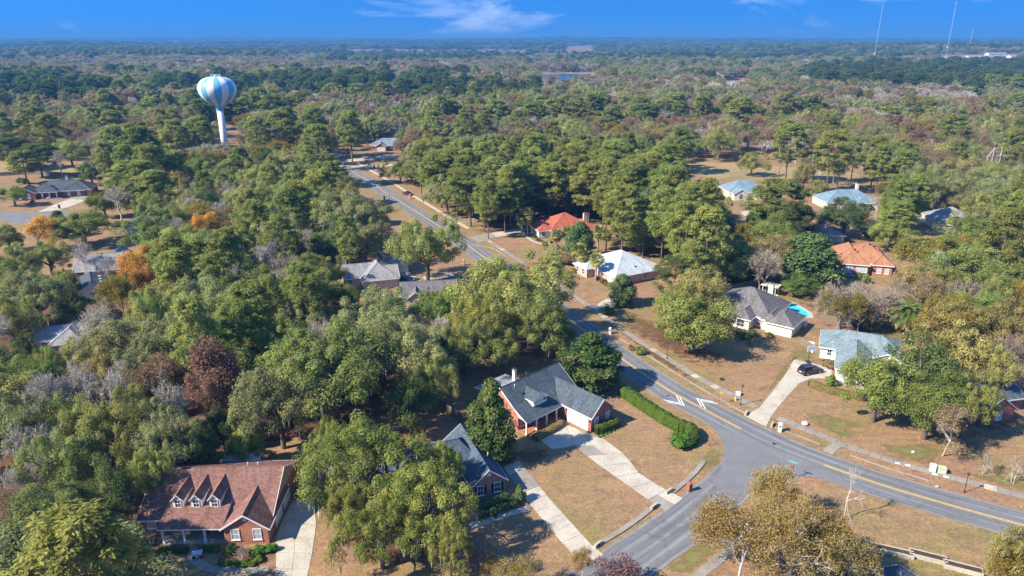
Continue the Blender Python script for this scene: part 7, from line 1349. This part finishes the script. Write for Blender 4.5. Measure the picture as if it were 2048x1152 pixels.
for r0, r1, sp_, ws, hs in ((330, 700, 11.0, 1.5, 1.2), (700, 1500, 14.0, 1.75, 1.25), (1500, 3200, 23.0, 2.4, 1.3), (3200, 7000, 52.0, 4.6, 1.3), (7000, 16000, 130.0, 10.0, 1.5)):
    n = int((r1 ** 2 - r0 ** 2) * 0.78 / sp_ ** 2); a = R(90) + (rng.random(n) - 0.5) * R(92); r = np.sqrt(r0 ** 2 + (r1 ** 2 - r0 ** 2) * rng.random(n)); PTS.append(np.stack([r * np.cos(a), r * np.sin(a), np.full(n, ws), np.full(n, hs)], 1))
PTS = np.concatenate(PTS); X, Y = PTS[:, 0], PTS[:, 1]
zc = Y * _C + CAMH * _S; U = 1024 + FPX * X / zc; Vp = 576 - FPX * (Y * _S - CAMH * _C) / zc
keep = (U > -120) & (U < 2170)
d2 = np.full(len(X), 1e9)                                            # keep off the single trees, houses, roads and open ground
TA = np.array([(t[1], t[2], t[3]) for t in TREES if t[2] > 280])
for x, y, r in TA: d2 = np.minimum(d2, np.hypot(X - x, Y - y) - r)
keep &= (d2 > 3.0)
for x, y, r in HOUSE_SPOTS: keep &= ~((np.hypot(X - x, Y - y) < r + 3) | ((np.abs(X - x * Y / max(y, 1)) < r) & (Y < y) & (Y > y - (60 if y < 420 else 55))))
for x, y in MAIN2: keep &= np.hypot(X - x, Y - y) > 8
def px_mask(poly):
    c = np.zeros(len(U), bool); j = len(poly) - 1
    for i in range(len(poly)):
        (xi, yi), (xj, yj) = poly[i], poly[j]
        with np.errstate(divide='ignore', invalid='ignore'): c ^= ((yi > Vp) != (yj > Vp)) & (U < (xj - xi) * (Vp - yi) / (yj - yi) + xi)
        j = i
    return c
OPEN = [[(-200, 318), (200, 318), (430, 345), (430, 900), (-200, 900)], [(300, 345), (2300, 345), (2300, 900), (300, 900)], [(1350, 319), (1680, 332), (1700, 366), (1380, 352)], [(660, 296), (800, 300), (800, 346), (700, 346)], [(1062, 144), (1215, 144), (1195, 172), (1165, 182), (1100, 182), (1080, 172)], [(690, 103), (1060, 103), (1055, 113), (690, 112)], [(1128, 96), (1190, 96), (1190, 113), (1128, 113)], [(775, 160), (800, 160), (800, 222), (772, 222)], [(1440, 160), (1510, 160), (1510, 188), (1440, 188)], [(1045, 292), (1190, 296), (1190, 312), (1050, 312)], [(430, 255), (480, 255), (475, 345), (430, 345)], [(1870, 120), (2040, 120), (2040, 136), (1870, 136)]]
for poly in OPEN: keep &= ~px_mask(poly)
# near the outer edge of the level land leave room only where the photo's woods run
PTS, X, Y, U, Vp = PTS[keep], X[keep], Y[keep], U[keep], Vp[keep]; n = len(X)
nz = vnoise(X, Y, 260.0, 1) * 0.6 + vnoise(X, Y, 90.0, 2) * 0.4; nz2 = vnoise(X, Y, 420.0, 5) * 0.55 + vnoise(X, Y, 120.0, 6) * 0.45; q = rng.random(n)
def ell(u, v, ru, rv): return ((U - u) / ru) ** 2 + ((Vp - v) / rv) ** 2 < 1 + 0.8 * (nz - 0.5)
pick = lambda names, w: np.array([FARSP.index(s) for s in names])[np.searchsorted(np.cumsum(np.array(w) / sum(w)), q, side='right').clip(0, len(names) - 1)]
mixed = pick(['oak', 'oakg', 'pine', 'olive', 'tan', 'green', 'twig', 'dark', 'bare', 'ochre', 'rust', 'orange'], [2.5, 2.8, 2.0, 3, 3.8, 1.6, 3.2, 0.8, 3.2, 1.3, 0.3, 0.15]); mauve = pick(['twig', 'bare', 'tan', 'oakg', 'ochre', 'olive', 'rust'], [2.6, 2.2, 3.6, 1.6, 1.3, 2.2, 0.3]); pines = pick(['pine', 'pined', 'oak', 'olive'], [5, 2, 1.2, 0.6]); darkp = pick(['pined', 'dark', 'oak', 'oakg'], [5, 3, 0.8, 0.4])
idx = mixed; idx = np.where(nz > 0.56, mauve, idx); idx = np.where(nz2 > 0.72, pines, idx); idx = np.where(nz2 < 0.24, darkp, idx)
idx = np.where(ell(1700, 222, 420, 26) | ell(300, 140, 400, 18) | ell(880, 148, 260, 12) | ell(800, 235, 160, 14), np.where(q < 0.75, mauve, mixed), idx)
idx = np.where(ell(1880, 168, 290, 26) | ell(700, 190, 190, 24) | ell(70, 200, 170, 26) | ell(430, 190, 130, 16) | ell(950, 205, 140, 16) | ell(830, 118, 160, 8) | ell(1500, 122, 200, 8), np.where(q < 0.9, darkp, mixed), idx)  # darker tree mix set here to stand in for cloud shadow on the woods
idx = np.where(ell(1180, 268, 330, 26) | ell(1560, 270, 260, 22) | ell(200, 262, 160, 20), np.where(q < 0.38, pines, mixed), idx); idx = np.where(ell(1800, 290, 330, 30), np.where(q < 0.4, pick(['olive', 'ochre', 'oak', 'green', 'pine'], [4, 2, 2, 2, 2]), idx), idx)
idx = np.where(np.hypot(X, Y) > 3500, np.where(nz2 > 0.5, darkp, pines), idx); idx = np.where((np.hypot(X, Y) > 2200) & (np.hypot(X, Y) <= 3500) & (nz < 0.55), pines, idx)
TZ = np.array([terr(x, y) for x, y in zip(X, Y)]) - 0.3
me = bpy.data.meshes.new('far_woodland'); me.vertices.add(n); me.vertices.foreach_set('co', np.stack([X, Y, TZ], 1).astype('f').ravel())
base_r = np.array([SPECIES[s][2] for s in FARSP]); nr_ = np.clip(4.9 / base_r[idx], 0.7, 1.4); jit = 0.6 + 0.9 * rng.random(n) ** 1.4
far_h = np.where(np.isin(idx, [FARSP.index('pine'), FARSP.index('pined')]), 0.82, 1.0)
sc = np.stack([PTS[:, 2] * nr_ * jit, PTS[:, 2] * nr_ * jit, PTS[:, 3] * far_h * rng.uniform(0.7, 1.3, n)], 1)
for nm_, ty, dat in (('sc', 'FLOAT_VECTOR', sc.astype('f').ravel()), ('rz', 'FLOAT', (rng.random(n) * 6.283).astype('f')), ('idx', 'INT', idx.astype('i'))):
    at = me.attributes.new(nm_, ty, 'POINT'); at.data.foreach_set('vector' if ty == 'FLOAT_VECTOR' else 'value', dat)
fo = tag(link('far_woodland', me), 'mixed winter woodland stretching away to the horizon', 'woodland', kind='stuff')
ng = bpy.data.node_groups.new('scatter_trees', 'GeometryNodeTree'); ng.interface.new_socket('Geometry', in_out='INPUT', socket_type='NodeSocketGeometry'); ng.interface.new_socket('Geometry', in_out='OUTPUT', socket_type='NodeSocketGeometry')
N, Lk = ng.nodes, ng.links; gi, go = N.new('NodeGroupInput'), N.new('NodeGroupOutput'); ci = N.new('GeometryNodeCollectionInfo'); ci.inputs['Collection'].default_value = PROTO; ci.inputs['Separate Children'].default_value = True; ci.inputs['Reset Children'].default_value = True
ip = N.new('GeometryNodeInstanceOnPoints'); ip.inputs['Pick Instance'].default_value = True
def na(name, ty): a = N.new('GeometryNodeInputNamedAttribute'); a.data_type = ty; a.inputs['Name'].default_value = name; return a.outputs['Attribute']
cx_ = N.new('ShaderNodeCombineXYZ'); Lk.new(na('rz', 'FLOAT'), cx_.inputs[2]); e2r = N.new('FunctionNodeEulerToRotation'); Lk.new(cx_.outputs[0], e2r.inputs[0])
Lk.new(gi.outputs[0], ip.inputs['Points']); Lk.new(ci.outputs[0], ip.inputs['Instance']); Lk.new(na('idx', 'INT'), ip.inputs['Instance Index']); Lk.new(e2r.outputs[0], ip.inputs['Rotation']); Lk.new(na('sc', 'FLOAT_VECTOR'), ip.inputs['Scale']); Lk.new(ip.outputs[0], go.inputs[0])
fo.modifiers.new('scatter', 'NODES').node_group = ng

# ------------------------------------------------------------------ the air between here and the horizon
hm = bpy.data.materials.new('haze_air'); hm.use_nodes = True; hn = hm.node_tree.nodes; hn.clear(); ho = hn.new('ShaderNodeOutputMaterial'); pv = hn.new('ShaderNodeVolumePrincipled')
pv.inputs['Color'].default_value = (0.10, 0.34, 0.72, 1); pv.inputs['Density'].default_value = 0.00019; pv.inputs['Anisotropy'].default_value = 0.0; hm.node_tree.links.new(pv.outputs[0], ho.inputs['Volume'])
hz = MB().box(-19000, 19000, -4000, 19000, -75, 150).build('haze', None); hz.data.materials.append(hm); tag(hz, 'thin blue haze over the far woods', 'haze', kind='stuff')
print('TREES', len(TREES), 'FAR', n)
